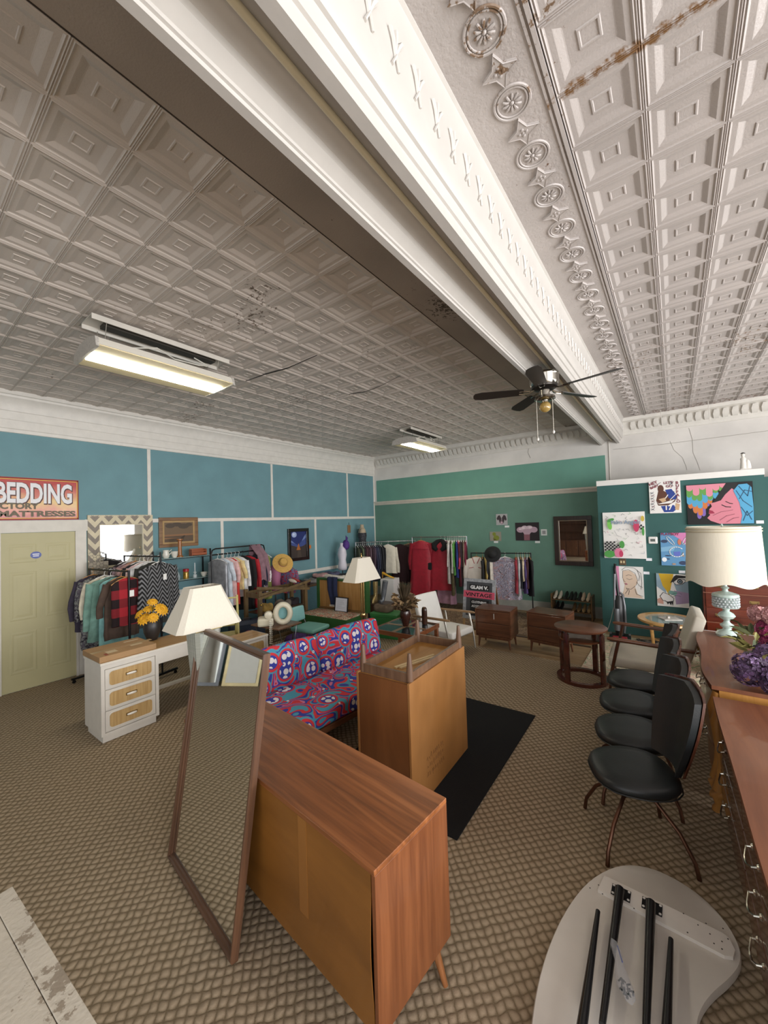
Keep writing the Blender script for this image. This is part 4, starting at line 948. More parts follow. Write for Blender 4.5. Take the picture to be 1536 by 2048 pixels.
# dark wood carved post on the table
solo('carved_wood_block', 'tall dark wooden block with a pale knot standing on the glass pane table', 'carving', MB().rings([[(math.cos(2*PI*k/16)*.042*s, math.sin(2*PI*k/16)*.032*s, z) for k in range(16)] for z, s in ((0, 1), (.02, 1.05), (.2, 1), (.235, .9), (.25, .6))]), wood('#24120c', '#4a2816', 2, 3., .3, .4, 6., c3='#a88445'), (-3.0, 4.90, zt+.0005), smooth=True, angle=50)
# ---- white lounge chairs
M_VIN = mat('#d9d6cd', .4, var=.03, bump=.05, bscale=20); W_ARM = wood('#5a3626', '#75492f', 0, 3., .3, .3)
def lounge(label, loc, rz, wmat, legmat, sc=1., vinyl=M_VIN):
    T = thing('lounge_chair', label, 'armchair', loc, rz, 'white vinyl lounge chairs'); T.scale = (sc, sc, sc)
    part(T, 'seat_cushion', cushion(-.30, .30, -.28, .28, .26, .36, .02, .008), vinyl, True)
    b_ = cushion(-.045, .045, -.28, .28, 0, .56, .02, .01); o = part(T, 'back_cushion', b_, vinyl, True, loc=(-.29, 0, .30)); o.rotation_euler = (0, -.30, 0)
    for s in (-1, 1):
        f_ = part(T, 'armrest', MB().tube([(-.42, s*.33, .53), (-.1, s*.34, .545), (.25, s*.34, .56), (.30, s*.34, .56)], [.016, .02, .02, .013], 10), wmat, True)
        part(T, 'front_leg', MB().tube([(.20, s*.335, .55), (.27, s*.33, .24), (.30, s*.33, 0)], [.016, .015, .012], 8), legmat, True)
        part(T, 'rear_leg', MB().tube([(-.28, s*.335, .535), (-.22, s*.33, .22), (-.36, s*.33, 0)], [.016, .015, .012], 8), legmat, True)
        part(T, 'side_rail', MB().tube([(.26, s*.315, .25), (-.24, s*.315, .235)], .014, 8), legmat, True)
    part(T, 'cross_rail', MB().tube([(.25, -.31, .245), (.25, .31, .245)], .012, 8), legmat, True)
    part(T, 'cross_rail', MB().tube([(-.24, -.31, .235), (-.24, .31, .235)], .012, 8), legmat, True)
    return T
lounge('white vinyl lounge chair with wooden arms behind the glass pane table', (-2.92, 5.44, 0), math.radians(-8), wood('#8a6a48', '#a5845f', 0), mat('#b8b4aa', .3, metal=.6), .98, mat('#e9e7e1', .4, var=.03))
lounge('cream vinyl lounge chair with walnut arms beyond the black swivel chairs', (-.34, 5.42, 0), math.radians(182), W_ARM, W_DKW, 1.12, mat('#cfc8b8', .45, var=.04))
# ---- oval glass-top table
ot = thing('oval_glass_table', 'oval blond wood table with a glass top in front of the green partition', 'table', (-.125, 6.90, 0), math.radians(4))
W_BL = wood('#b98a4a', '#cfa263', 0, 2.5, .35, .25)
part(ot, 'rim', MB().rings([[(rx_*math.cos(2*PI*k/48), rx_*math.sin(2*PI*k/48)*1.12 if False else ry_*math.sin(2*PI*k/48), z) for rx_, ry_, z in ((.28, .33, .505), (.37, .42, .505), (.375, .425, .485), (.36, .41, .47), (.29, .34, .47))] for k in range(48)], False, True, True), W_BL, True, angle=40)
part(ot, 'glass_top', MB().lathe([(.001, .498), (.285, .498), (.285, .504), (.001, .504)], 48, sy=.335/.285), glass_mat((.55, .68, .66), .35, .02), True, angle=30)
for k in range(4):
    a = PI/4+k*PI/2; part(ot, 'leg', MB().tube([(.30*math.cos(a), .34*math.sin(a), .47), (.26*math.cos(a), .30*math.sin(a), 0)], [.025, .018], 10), W_BL, True)
part(ot, 'stretcher', MB().tube([(-.18, -.2, .12), (.18, .2, .12)], .012, 8), W_BL, True); part(ot, 'stretcher', MB().tube([(-.18, .2, .14), (.18, -.2, .14)], .012, 8), W_BL, True)
solo('magazine', 'folded pale magazine lying on the oval glass table', 'magazine', MB().box(-.1, .13, -.1, .09, 0, .012).box(-.02, .01, -.02, .01, .0125, .04), mat('#b9b4ac', .5, var=.3, scale=15), (-.12, 6.9, .5045), .5)
# ---- upright vacuum
vc = thing('upright_vacuum', 'grey and black upright vacuum cleaner with red trim against the partition', 'vacuum', (-.77, 7.25, 0), math.radians(5))
M_GR = mat('#6b6d70', .3, metal=.3, var=.1); M_BK = mat('#1a1a1c', .4, var=.1); M_RED = mat('#8f1f2a', .35, var=.05)
part(vc, 'cleaner_head', MB().box(-.15, .15, -.16, .12, .01, .085, bev=.02), M_BK)
part(vc, 'red_trim', MB().box(-.1, .1, -.165, -.12, .06, .105, bev=.01), M_RED)
part(vc, 'body', MB().tube([(0, .03, .08), (0, .07, .3), (0, .11, .62), (0, .12, .7)], [.06, .075, .07, .045], 14), M_BK, True)
part(vc, 'dust_bin', MB().tube([(-.03, -.02, .16), (-.03, .03, .5)], .045, 14), M_GR, True)
part(vc, 'hose', MB().tube([(.06, .03, .12), (.085, .06, .3), (.08, .08, .55), (.06, .11, .72), (.02, .12, .75)], .02, 10), M_GR, True)
part(vc, 'wand', MB().tube([(-.06, .03, .2), (-.055, .09, .7), (-.04, .14, 1.05)], .018, 10), M_GR, True)
part(vc, 'handle', MB().tube([(0, .12, .7), (-.02, .15, .95), (-.035, .17, 1.12), (-.03, .15, 1.21), (-.02, .12, 1.2)], [.025, .022, .018, .018, .014], 10), M_BK, True)
part(vc, 'wheel', MB().lathe([(.05, -.015), (.055, 0), (.05, .015)], 14, M=TR(.13, .08, .056, 0, PI/2, 0)), M_GR, True); part(vc, 'wheel', MB().lathe([(.05, -.015), (.055, 0), (.05, .015)], 14, M=TR(-.13, .08, .056, 0, PI/2, 0)), M_GR, True)
part(vc, 'power_cord', MB().tube([(-.05, .12, .6), (-.12, .13, .3), (-.18, .1, .1), (-.30, .0, .012), (-.38, -.1, .012)], .005, 6), mat('#c9c6c0', .5), True)
solo('cable_heap', 'tangle of dark cables on the floor beside the vacuum cleaner', 'cable', MB().tube([(.16*math.cos(i*.7)*(1+.3*math.sin(i*1.3)), .10*math.sin(i*.9), .012+.006*abs(math.sin(i))) for i in range(26)], .006, 6), mat('#3a3634', .6), (-.42, 7.33, .001), smooth=True)
# ---- mahogany chest behind the crystal lamp
W_MC = wood('#4a1a0e', '#6d2c18', 0, 2.2, .3, .4, 6.)
mc = thing('mahogany_chest', 'red mahogany chest of drawers behind the crystal lamp', 'chest', (.29, 7.16, 0))
part(mc, 'carcass', MB().box(0, .70, .0, .42, 0, 1.10), W_MC); part(mc, 'top', MB().box(-.02, .72, -.025, .425, 1.10, 1.125, bev=.005), W_MC)
for i in range(5):
    z0 = .06+.207*i; d_ = part(mc, 'drawer', MB().box(.025, .675, -.018, -.0005, z0, z0+.195, bev=.004), W_MC)
    for x in (.17, .53): part(d_, 'bail_pull', MB().tube([(x-.04, -.02, z0+.11), (x-.03, -.035, z0+.085), (x+.03, -.035, z0+.085), (x+.04, -.02, z0+.11)], .004, 6).box(x-.05, x+.05, -.0205, -.0185, z0+.09, z0+.125), mat('#9a8458', .3, metal=.9), True)
    if i in (1, 3): part(mc, 'pale_bead', MB().box(0, .70, -.012, -.0005, z0+.196, z0+.206), mat('#8a5a44', .4))
# dark flat box with white lid next to the lamp
bx_ = thing('storage_box', 'dark grey box with a white lid on the floor behind the dresser', 'box', (.33, 6.35, 0))
part(bx_, 'box_body', MB().box(-.1, .4, -.2, .25, 0, .44, bev=.01), mat('#3a3c44', .5)); part(bx_, 'lid', MB().box(-.11, .41, -.21, .26, .44, .475, bev=.01), mat('#d8d6d2', .5, var=.03))
# ---- ceiling fan
fn = thing('ceiling_fan', 'chrome ceiling fan with dark blades and a bare amber bulb under the beam', 'fan', (-.935, 3.84, 3.399))
M_CHR = mat('#9a958c', .18, metal=1, var=.05); M_BLD = mat('#231d19', .45, var=.25, scale=6)
part(fn, 'canopy', MB().lathe([(.075, 0), (.13, -.012), (.135, -.03), (.13, -.04), (.132, -.10), (.12, -.125)], 28), M_CHR, True)
part(fn, 'motor', MB().lathe([(.12, -.125), (.115, -.145), (.08, -.165), (.05, -.17)], 28), mat('#3a3632', .35, metal=.8), True)
part(fn, 'switch_housing', MB().lathe([(.05, -.17), (.045, -.215), (.09, -.23), (.095, -.25), (.07, -.262)], 24), M_CHR, True)
part(fn, 'lamp_socket', MB().lathe([(.03, -.262), (.028, -.285)], 12), M_CHR, True)
part(fn, 'bulb', MB().ball((0, 0, -.325), .052, 16, 10), mat('#c8a860', .05, var=.1, trans=.5, coat=.6), True)
for k in range(5):
    a = math.radians(-12+72*k); c, s = math.cos(a), math.sin(a)
    M_ = Matrix(((c, -s, 0, 0), (s, c, 0, 0), (0, 0, 1, -.165), (0, 0, 0, 1))) @ Matrix.Rotation(math.radians(13), 4, 'X')
    P = [(.19, -.042), (.21, -.052), (.58, -.066), (.645, -.05), (.66, -.02), (.66, .02), (.645, .05), (.58, .066), (.21, .052), (.19, .042)]
    b_ = part(fn, 'blade', MB().prism(P, -.003, .003, M_), M_BLD)
    part(b_, 'blade_bracket', MB().tube([tuple(M_ @ Vector(p)) for p in ((.09, 0, .012), (.14, -.02, -.006), (.19, -.025, -.006), (.23, -.02, -.006))], .006, 6).tube([tuple(M_ @ Vector(p)) for p in ((.09, 0, .012), (.14, .02, -.006), (.19, .025, -.006), (.23, .02, -.006))], .006, 6), M_CHR, True)
for dx, dy, ln_ in ((-.07, -.03, .36), (.06, .03, .30)):
    pc = part(fn, 'pull_chain', MB().cyl((dx, dy, -.25), (dx, dy, -.25-ln_), .0025, 6), mat('#d8d4c8', .4, metal=.5), True)
    part(pc, 'chain_pull', MB().lathe([(.002, 0), (.010, -.012), (.012, -.022), (.004, -.034)], 10, (dx, dy, -.25-ln_)), mat('#ece8e0', .4), True)
# ---- fluorescent fixtures
M_TUBE = glow((1.0, .93, .75), 22.0); M_REF = mat('#e6d9b0', .5, var=.02)
M_PRI = mat('#b9b4ac', .35, var=.15, scale=60, bump=.6, bscale=70)
def fixture(label, cx_, cy_, box_off):
    T = thing('fluorescent_fixture', label, 'ceiling light', (cx_, cy_, 3.515), 0, 'hanging fluorescent fixtures')
    hx, hy = .285, .60
    part(T, 'housing', MB().rings([[(-hx, y, 0.02), (-hx+.03, y, .085), (-.12, y, .115), (.12, y, .115), (hx-.03, y, .085), (hx, y, .02), (hx-.01, y, .018), (hx-.036, y, .078), (.115, y, .105), (-.115, y, .105), (-hx+.036, y, .078), (-hx+.01, y, .018)] for y in (-hy, hy)], True), mat('#d9d4c8', .5, var=.03))
    for y in (-hy, hy): part(T, 'end_cap', MB().prism([(-hx-.004, .0), (-hx+.02, .085), (-.12, .125), (.12, .125), (hx-.02, .085), (hx+.004, .0)], -.012, .012, TR(0, y, 0, PI/2, 0, 0)), M_PRI, label='prismatic end cap')
    part(T, 'reflector', MB().box(-.30+.02, -.10, -hy+.013, hy-.013, .012, .016).box(.10, .28, -hy+.013, hy-.013, .012, .016), M_REF)
    part(T, 'lit_lens', MB().rings([[(-.095, y, .018), (-.085, y, -.004), (.085, y, -.004), (.095, y, .018)] for y in (-hy+.02, hy-.02)]), M_TUBE, label='glowing lens over the tubes')
    bx, by = box_off
    m = part(T, 'mounting_channel', MB().rings([[(-.13+bx, y, .30), (-.13+bx, y, .255), (-.12+bx, y, .255), (-.12+bx, y, .292), (.12+bx, y, .292), (.12+bx, y, .255), (.13+bx, y, .255), (.13+bx, y, .30)] for y in (-.61+by, .61+by)]), mat('#cfcac0', .5, var=.05))
    part(m, 'ballast', MB().box(-.05+bx, .05+bx, -.5+by, .5+by, .262, .291), mat('#3a352e', .6))
    for x in (-.12, .12):
        for y in (-.5, .5): part(T, 'hanging_chain', MB().cyl((x, y, .11), (x*.9+bx, y+by, .26), .003, 5), mat('#6a655c', .4, metal=.7))
    part(T, 'wiring', MB().tube([(.05, -.4, .12), (.16, -.1, .19), (.06, .1, .18), (.16, .3, .15), (.1, .42, .2), (.05, .3, .26)], .006, 6), mat('#d8d4c8', .5), True)
    return T
fixture('long lit fluorescent fixture nearest the door and the red sign', -3.925, 1.68, (.06, .0))
fixture('lit fluorescent fixture hanging near the far corner, smaller in view', -4.07, 6.72, (.04, 0))
# ================================================================ WALL ART AND SIGNS
def pnt(hexes): return [mat(h, .6, var=0) for h in hexes]
def canvas_on_wall(name, label, cat, wall, q, depth=.03, frame=None, base='#e8e6e2', fcol='#1c1a19', fm=None):
    """q: (u0,u1,z0,z1) on wall; returns thing whose local X runs along the picture, Y out of the wall is -Y, Z up"""
    u0, u1, z0, z1 = q
    if wall == 'far': loc = ((u0+u1)/2, YF-.008, z0); rz = 0
    elif wall == 'part': loc = ((u0+u1)/2, YP-.001, z0); rz = 0
    else: loc = (XL+.001, (u0+u1)/2, z0); rz = PI/2
    T = thing(name, label, cat, loc, rz); w = u1-u0; h = z1-z0
    T['w'] = w; T['h'] = h
    if frame:
        f = frame; m = fm or mat(fcol, .4, var=.1)
        for a in ((-w/2, w/2, 0, f), (-w/2, w/2, h-f, h), (-w/2, -w/2+f, f, h-f), (w/2-f, w/2, f, h-f)):
            part(T, 'frame_rail', MB().box(a[0], a[1], -depth, 0, a[2], a[3], bev=.004), m)
    return T
class PR(MB):
    """flat print: shapes in unit picture coordinates (0..1, 0..1), layered outwards"""
    def __init__(s, w, h, y): MB.__init__(s); s.w = w; s.h = h; s.y = y; s.k = 0
    def P(s, x, z): return (-s.w/2+x*s.w, s.y-.0004*s.k, z*s.h)
    def poly(s, mi, pts): s.k += 1; s.mi = mi; s.add([s.P(*p) for p in pts], [tuple(range(len(pts)))])
    def ell(s, mi, cx, cz, rx, rz, n=18, rot=0): s.poly(mi, [(cx+(rx*math.cos(2*PI*i/n)*math.cos(rot)-rz*math.sin(2*PI*i/n)*math.sin(rot)), cz+(rx*math.cos(2*PI*i/n)*math.sin(rot)+rz*math.sin(2*PI*i/n)*math.cos(rot))) for i in range(n)])
    def line(s, mi, pts, wd=.02, closed=False):
        s.k += 1; s.mi = mi; asp = s.w/s.h; P = [(x*s.w, z*s.h) for x, z in pts]
        if closed: P.append(P[0])
        for (x0, z0), (x1, z1) in zip(P, P[1:]):
            d = math.hypot(x1-x0, z1-z0) or 1e-6; ex, ez = (x1-x0)/d*wd*s.w*.3, (z1-z0)/d*wd*s.w*.3; nx, nz = -(z1-z0)/d*wd*s.w/2, (x1-x0)/d*wd*s.w/2
            y = s.y-.0004*s.k
            s.add([(-s.w/2+x0-ex+nx, y, z0-ez+nz), (-s.w/2+x0-ex-nx, y, z0-ez-nz), (-s.w/2+x1+ex-nx, y, z1+ez-nz), (-s.w/2+x1+ex+nx, y, z1+ez+nz)], [(0, 1, 2, 3)])
    def text(s, mi, t, x, z, size, rot=0., **kw):
        s.k += 1; s.mi = mi; p = s.P(x, z)
        text_into(s, t, Matrix.Translation(p) @ Matrix.Rotation(PI/2, 4, 'X') @ Matrix.Rotation(rot, 4, 'Z'), size, extrude=0., **kw)
def card(name, label, wall, q, base='#e8e6e2'):
    T = canvas_on_wall(name, label, 'card', wall, q); w, h = T['w'], T['h']
    return T
def finish(T, pr, cols, name='print', y=.03, bg='#e8e6e2', bgm=None, nm='canvas', inset=0.):
    w, h = T['w'], T['h']
    part(T, nm, MB().box(-w/2+inset, w/2-inset, -y, -.0005, inset, h-inset), bgm or mat(bg, .7, var=.03))
    if pr and pr.v:
        me = bpy.data.meshes.new(name); me.from_pydata(pr.v, [], pr.f)
        for m in pnt(cols): me.materials.append(m)
        me.polygons.foreach_set('material_index', pr.m); me.update()
        part(T, name, me, None, label='flat printed or painted design')
# --- graffiti canvas with checks
T = canvas_on_wall('graffiti_canvas', 'white canvas with green and pink scribbles, black checks and the words Palm Angels', 'painting', 'part', (-.995, -.385, 1.285, 2.07))
p = PR(T['w'], T['h'], -.0305); C_ = ['#121214', '#e9e7e3', '#4f9a4a', '#d97a9a', '#7f93a8', '#c9b24a', '#7ec85a', '#c23f62', '#b9b7b6']
random.seed(4)
for i in range(60):
    x, z = random.uniform(.04, .92), random.uniform(.05, .95); a = random.uniform(0, 6.28); l = random.uniform(.02, .07)
    p.line(random.choice([0, 2, 3, 4, 8, 8, 8, 0]), [(x, z), (x+math.cos(a)*l, z+math.sin(a)*l*.6), (x+math.cos(a+.8)*l*1.3, z+math.sin(a+.8)*l)], .006)
for i in range(9):
    for j in range(6):
        if (i+j) % 2 == 0 and not (i > 5 and j > 3): x, z = .02+i*.045, .16+j*.034; p.poly(0, [(x, z), (x+.045, z+.004), (x+.045, z+.038), (x, z+.034)])
for i in range(4):
    for j in range(3):
        if (i+j) % 2 == 0: x, z = .80+i*.045, .62+j*.034; p.poly(0, [(x, z), (x+.045, z+.004), (x+.045, z+.038), (x, z+.034)])
p.ell(2, .14, .09, .13, .08); p.ell(6, .17, .72, .055, .10, rot=.2); p.ell(2, .20, .83, .09, .035, rot=.3); p.ell(3, .36, .12, .10, .10, rot=.5); p.ell(7, .42, .10, .05, .07); p.ell(2, .45, .3, .06, .08); p.ell(7, .80, .70, .07, .13); p.ell(5, .95, .85, .04, .06); p.ell(2, .95, .58, .03, .09)
p.line(8, [(.28, .60), (.34, .50), (.45, .46)], .012)
p.text(4, 'Palm Angels', .20, .745, .088, offset=.002)
finish(T, p, C_)
# --- footballer canvas
T = canvas_on_wall('footballer_canvas', "canvas of a figure in a blue 17 jersey between the words LET'S GO BUFFALO", 'painting', 'part', (-.31, .10, 2.03, 2.55))
p = PR(T['w'], T['h'], -.0305); C_ = ['#d9d0cc', '#5a3424', '#27418f', '#ece8e4', '#7a2a3c', '#c8a884', '#23283f']
p.ell(1, .38, .76, .10, .12); p.poly(1, [(.30, .70), (.46, .70), (.60, .62), (.80, .66), (.84, .50), (.76, .40), (.30, .30), (.22, .40)]); p.poly(2, [(.52, .72), (.72, .74), (.90, .50), (.82, .40), (.62, .46)]); p.poly(2, [(.36, .22), (.78, .24), (.84, .10), (.74, .03), (.46, .03)]); p.poly(1, [(.22, .40), (.30, .28), (.70, .30), (.86, .44), (.80, .34), (.60, .24), (.28, .24)]); p.poly(5, [(.30, .44), (.50, .48), (.54, .38), (.42, .33)]); p.poly(5, [(.84, .30), (.96, .26), (.92, .08), (.80, .10)])
p.line(3, [(.52, .46), (.60, .56)], .03); p.line(3, [(.66, .40), (.84, .56)], .02)
p.text(3, '17', .47, .10, .10, offset=.003); p.text(4, "LET'S", .48, .90, .055, offset=.0015); p.text(4, 'GO', .55, .79, .055, offset=.0015)
for i, ch in enumerate('BUFFALO'): p.text(4, ch, .86, .88-.095*i, .06, offset=.002)
p.text(4, 'HEY', .03, .86, .065, rot=.4, offset=.002); p.text(4, 'BABY', .06, .76, .05, rot=.4, offset=.002)
for i in range(7): x, z = .05+.02*(i % 2), .10+.085*i; p.line(4 if i % 2 else 6, [(x, z), (x+.1, z+.06)], .014); p.line(6, [(x+.1, z), (x, z+.05)], .012)
p.line(6, [(.66, .86), (.80, .96)], .014); p.line(6, [(.70, .96), (.78, .82)], .014); p.line(6, [(.30, .90), (.40, .96)], .012)
finish(T, p, C_)
# --- dripping face canvas
T = canvas_on_wall('dripping_face_canvas', 'wide canvas of a pink face in profile with blue hair and dripping colours on black', 'painting', 'part', (.171, .93, 1.837, 2.456))
p = PR(T['w'], T['h'], -.0305); C_ = ['#141416', '#cf7f8e', '#4f9fc8', '#5f9a4a', '#c8743a', '#7d62b0', '#d98a9a', '#9a2a48', '#25506e', '#9a5664']
def drips(mi, zt, zs, x0=0., x1=.62):
    pts = [(x0, zt)]; n = len(zs)
    top = [(x0, zt), (x1, zt)]
    P = [(x1, zt)]
    for i, z in enumerate(reversed(zs)):
        xa = x1-(x1-x0)*i/n; xb = x1-(x1-x0)*(i+1)/n; xm = (xa+xb)/2; r = (xa-xb)/2
        P += [(xa, z+.04), (xa-r*.3, z), (xm, z-.02), (xb+r*.3, z), (xb, z+.04)]
    p.poly(mi, P+[(x0, zt)])
drips(5, .55, [.46, .34, .16, .22, .46], .02, .36); drips(4, .62, [.42, .30, .24, .40, .52], .02, .40); drips(2, .78, [.52, .46, .42, .55, .60, .64], .0, .50); drips(3, .92, [.70, .62, .60, .74, .62, .78, .82], .0, .58); drips(6, .99, [.86, .74, .88, .70, .84, .90], .0, .62)
p.poly(0, [(.62, 1.0), (.50, .74), (.40, .52), (.32, .30), (.34, .12), (.46, .02), (.60, .02), (.8, .3), (.78, .99)])
p.poly(1, [(.70, .86), (.60, .72), (.53, .58), (.44, .54), (.37, .52), (.39, .44), (.345, .37), (.36, .33), (.335, .27), (.36, .24), (.31, .16), (.36, .09), (.50, .01), (.82, .01), (.84, .30), (.80, .6), (.76, .78)])
p.poly(7, [(.345, .36), (.40, .33), (.43, .27), (.335, .26)])
p.line(0, [(.54, .47), (.60, .42), (.67, .41)], .016); p.line(0, [(.60, .55), (.66, .50), (.70, .49)], .014); p.line(9, [(.40, .22), (.52, .30), (.70, .34)], .01); p.line(9, [(.50, .10), (.60, .20), (.72, .24)], .012); p.line(9, [(.6, .05), (.70, .14), (.78, .16)], .012)
p.poly(2, [(.72, .80), (.80, .94), (.92, .95), (.98, .86), (.995, .4), (.99, .01), (.80, .01), (.83, .20), (.80, .50)])
for pts in ([(.76, .80), (.85, .55), (.97, .40)], [(.80, .60), (.88, .80), (.98, .76)], [(.82, .40), (.90, .20), (.98, .30)], [(.80, .90), (.92, .66), (.96, .90)], [(.84, .08), (.90, .30), (.96, .10)]): p.line(8, pts, .014)
finish(T, p, C_, bg='#141416')
# --- small abstract with neon loops
T = canvas_on_wall('neon_loop_canvas', 'blue and pink collage canvas with white neon-like loops and hands', 'painting', 'part', (-.19, .217, 1.19, 1.713))
p = PR(T['w'], T['h'], -.0305); C_ = ['#5f93bd', '#cf7fb0', '#e9eef2', '#c9765a', '#32405f', '#a8907a', '#7fb0d0', '#8a2f4a', '#5f6fc0']
p.poly(1, [(.30, 1), (1, 1), (1, .4), (.86, .55), (.62, .8)]); p.poly(6, [(0, .55), (.5, .62), (.4, .45), (0, .42)]); p.poly(8, [(.40, .42), (.62, .44), (.6, .28), (.42, .30)]); p.ell(4, .12, .74, .11, .05); p.ell(4, .22, .30, .10, .02); p.ell(4, .18, .20, .10, .02); p.ell(4, .68, .09, .12, .06); p.ell(5, .86, .16, .10, .10); p.ell(3, .60, .72, .06, .09); p.poly(5, [(.63, .30), (.70, .42), (.73, .28)]); p.ell(2, .10, .18, .08, .07); p.ell(5, .40, .05, .06, .03)
p.line(2, [(.50+.22*math.cos(i*PI/9), .42+.15*math.sin(i*PI/9)) for i in range(2, 18)], .03)
for cx_, cz_, rt2 in ((.32, .76, .62), (.80, .78, -.5)):
    p.line(2, [(cx_+.05*math.cos(t)*math.cos(rt2)-.20*math.sin(t)*math.sin(rt2), cz_+.04*math.cos(t)*math.sin(rt2)+.155*math.sin(t)*math.cos(rt2)) for t in [2*PI*i/18 for i in range(18)]], .022, True)
p.text(7, 'PLAYBOY', .02, .925, .055, offset=.0015)
for i in range(10): p.line(7, [(.86+.02*(i % 3), .80-.045*i), (.90+.02*(i % 2), .79-.045*i)], .012)
finish(T, p, C_, bg='#5f93bd')
# --- line drawing of a woman
T = canvas_on_wall('woman_line_canvas', 'canvas with a line drawing of a woman with closed eyes on a pink edge', 'painting', 'part', (-.853, -.443, .62, 1.148))
p = PR(T['w'], T['h'], -.0305); C_ = ['#d98fb2', '#d9c2ac', '#2a2626', '#b06a7a', '#e6e2de']
p.poly(0, [(0, 0), (0, 1), (.16, 1), (.17, .02)]); p.poly(1, [(.30, .86), (.55, .88), (.74, .74), (.80, .5), (.70, .38), (.78, .15), (.98, .02), (.20, .02), (.30, .22), (.34, .4), (.28, .6)])
for pts in ([(.28, .62), (.30, .86), (.50, .90), (.72, .80), (.80, .58), (.74, .42)], [(.42, .62), (.52, .58), (.62, .62)], [(.40, .70), (.50, .74), (.60, .71)], [(.30, .60), (.33, .52), (.38, .50)], [(.26, .88), (.40, .98), (.70, .96), (.92, .80), (.94, .50), (.90, .30)], [(.76, .52), (.86, .40), (.96, .36)], [(.40, .30), (.56, .28), (.72, .40)], [(.36, .14), (.44, .24), (.40, .32)], [(.46, .10), (.50, .22), (.46, .30)], [(.70, .30), (.74, .14), (.96, .08)], [(.80, .90), (.88, .70), (.84, .56)]): p.line(2, pts, .012)
p.poly(3, [(.34, .46), (.40, .47), (.46, .43), (.38, .41)]); p.line(2, [(.36, .44), (.45, .435)], .006)
finish(T, p, C_)
# --- eye abstraction
T = canvas_on_wall('eye_canvas', 'yellow, blue and lilac abstract canvas with a large black eye', 'painting', 'part', (-.27, .136, .534, 1.055))
p = PR(T['w'], T['h'], -.0305); C_ = ['#d2aa20', '#1c1c1e', '#e4e2e0', '#8fa8b8', '#a58fb0', '#c99a8a', '#7aa8a0']
p.poly(3, [(0, .6), (.3, .4), (.3, 1), (0, 1)]); p.poly(0, [(.08, 1), (.56, 1), (.46, .6), (.40, .32), (.30, .5), (.20, .62)]); p.poly(3, [(.56, .7), (1, .8), (1, .4), (.7, .3)]); p.poly(4, [(.55, .5), (1, .45), (1, .15), (.6, .08)]); p.poly(6, [(.40, .50), (.66, .46), (.6, .34), (.36, .40)]); p.poly(5, [(0, .20), (.20, .30), (.20, .06), (.02, .08)])
p.poly(1, [(.44, .72), (.56, .92), (.64, .98), (.96, .95), (.92, .90), (.70, .88), (.56, .78)]); p.poly(2, [(.54, .76), (.66, .85), (.88, .86), (.94, .80), (.80, .70), (.62, .68)]); p.line(1, [(.54, .76), (.66, .85), (.88, .86), (.94, .80), (.80, .70), (.62, .68)], .02, True); p.ell(1, .75, .78, .09, .07); p.ell(3, .75, .78, .055, .045); p.ell(1, .75, .78, .03, .025)
P_ = [(.10, .30), (.20, .42), (.36, .38), (.54, .26), (.52, .18), (.34, .14), (.18, .18)]; p.poly(2, P_); p.line(1, P_, .018, True); p.poly(1, [(.22, .20), (.30, .14), (.34, .06), (.38, .12), (.44, .04), (.46, .12), (.50, .03), (.52, .17), (.34, .14)]); p.line(1, [(.44, .34), (.56, .42), (.72, .44), (.80, .40)], .008); p.line(1, [(.48, .30), (.62, .36), (.76, .33)], .008)
finish(T, p, C_)
# little price cards
for i, (x, z, lab) in enumerate(((1298, 1119, 'small white title card right of the graffiti canvas'), (1392, 1100, 'small white title card right of the neon loop canvas'), (1293, 1146, 'small white title card right of the woman drawing'), (1364, 1144, 'small white title card above the eye canvas'), (1520, 1044, 'small white title card right of the dripping face canvas'))):
    c = ony(x, z, YP-.004); solo('title_card', lab, 'card', MB().box(-.04, .04, -.0015, .0015, -.022, .022).box(-.03, .028, -.0019, -.0015, .004, .008).box(-.03, .018, -.0019, -.0015, -.008, -.004), mat('#e6e8ee', .6, var=0), (c.x, YP-.003, c.z), 0, 'title cards beside the artworks')
th_ = thing('thermostat', 'white square thermostat on the green partition', 'thermostat', (-.289, YP-.001, 1.593))
part(th_, 'body', MB().box(-.062, .062, -.028, 0, -.058, .058, bev=.015), mat('#e6e4e0', .4, var=.02)); part(th_, 'screen', MB().box(-.035, .03, -.0295, -.0285, -.022, .022), mat('#4a5048', .2, var=0))
ol = thing('wall_outlet', 'brown wall outlet plate under the graffiti canvas', 'outlet', (-.73, YP-.001, 1.22))
part(ol, 'plate', MB().box(-.05, .05, -.006, 0, -.055, .055, bev=.003), mat('#5a4630', .4)); part(ol, 'socket', MB().box(-.033, -.008, -.0085, -.0065, -.02, .02).box(.008, .033, -.0085, -.0065, -.02, .02), mat('#c9b890', .4, var=0))
# statue on the partition cap
stt = thing('statuette', 'small white figure statuette with a dark cap on top of the partition', 'statuette', (.873, YP+.06, pz+.0852)); 
part(stt, 'base', MB().box(-.06, .06, -.03, .03, 0, .02), mat('#dcd8d0', .5)); part(stt, 'robed_figure', MB().lathe([(.04, .02), (.036, .08), (.03, .14), (.034, .17), (.018, .195), (.016, .2), (.022, .215), (.022, .235), (.01, .25)], 14, (-.02, 0, 0)), mat('#e0dcd4', .5, var=.05), True); part(stt, 'cloak', MB().lathe([(.045, .02), (.04, .08), (.025, .13), (.006, .15)], 12, (.03, .0, 0), .8, .7), mat('#ece8e0', .5), True); part(stt, 'cap', MB().lathe([(.026, .245), (.028, .25), (.012, .262)], 12, (-.02, 0, 0)), mat('#2a2624', .5), True)
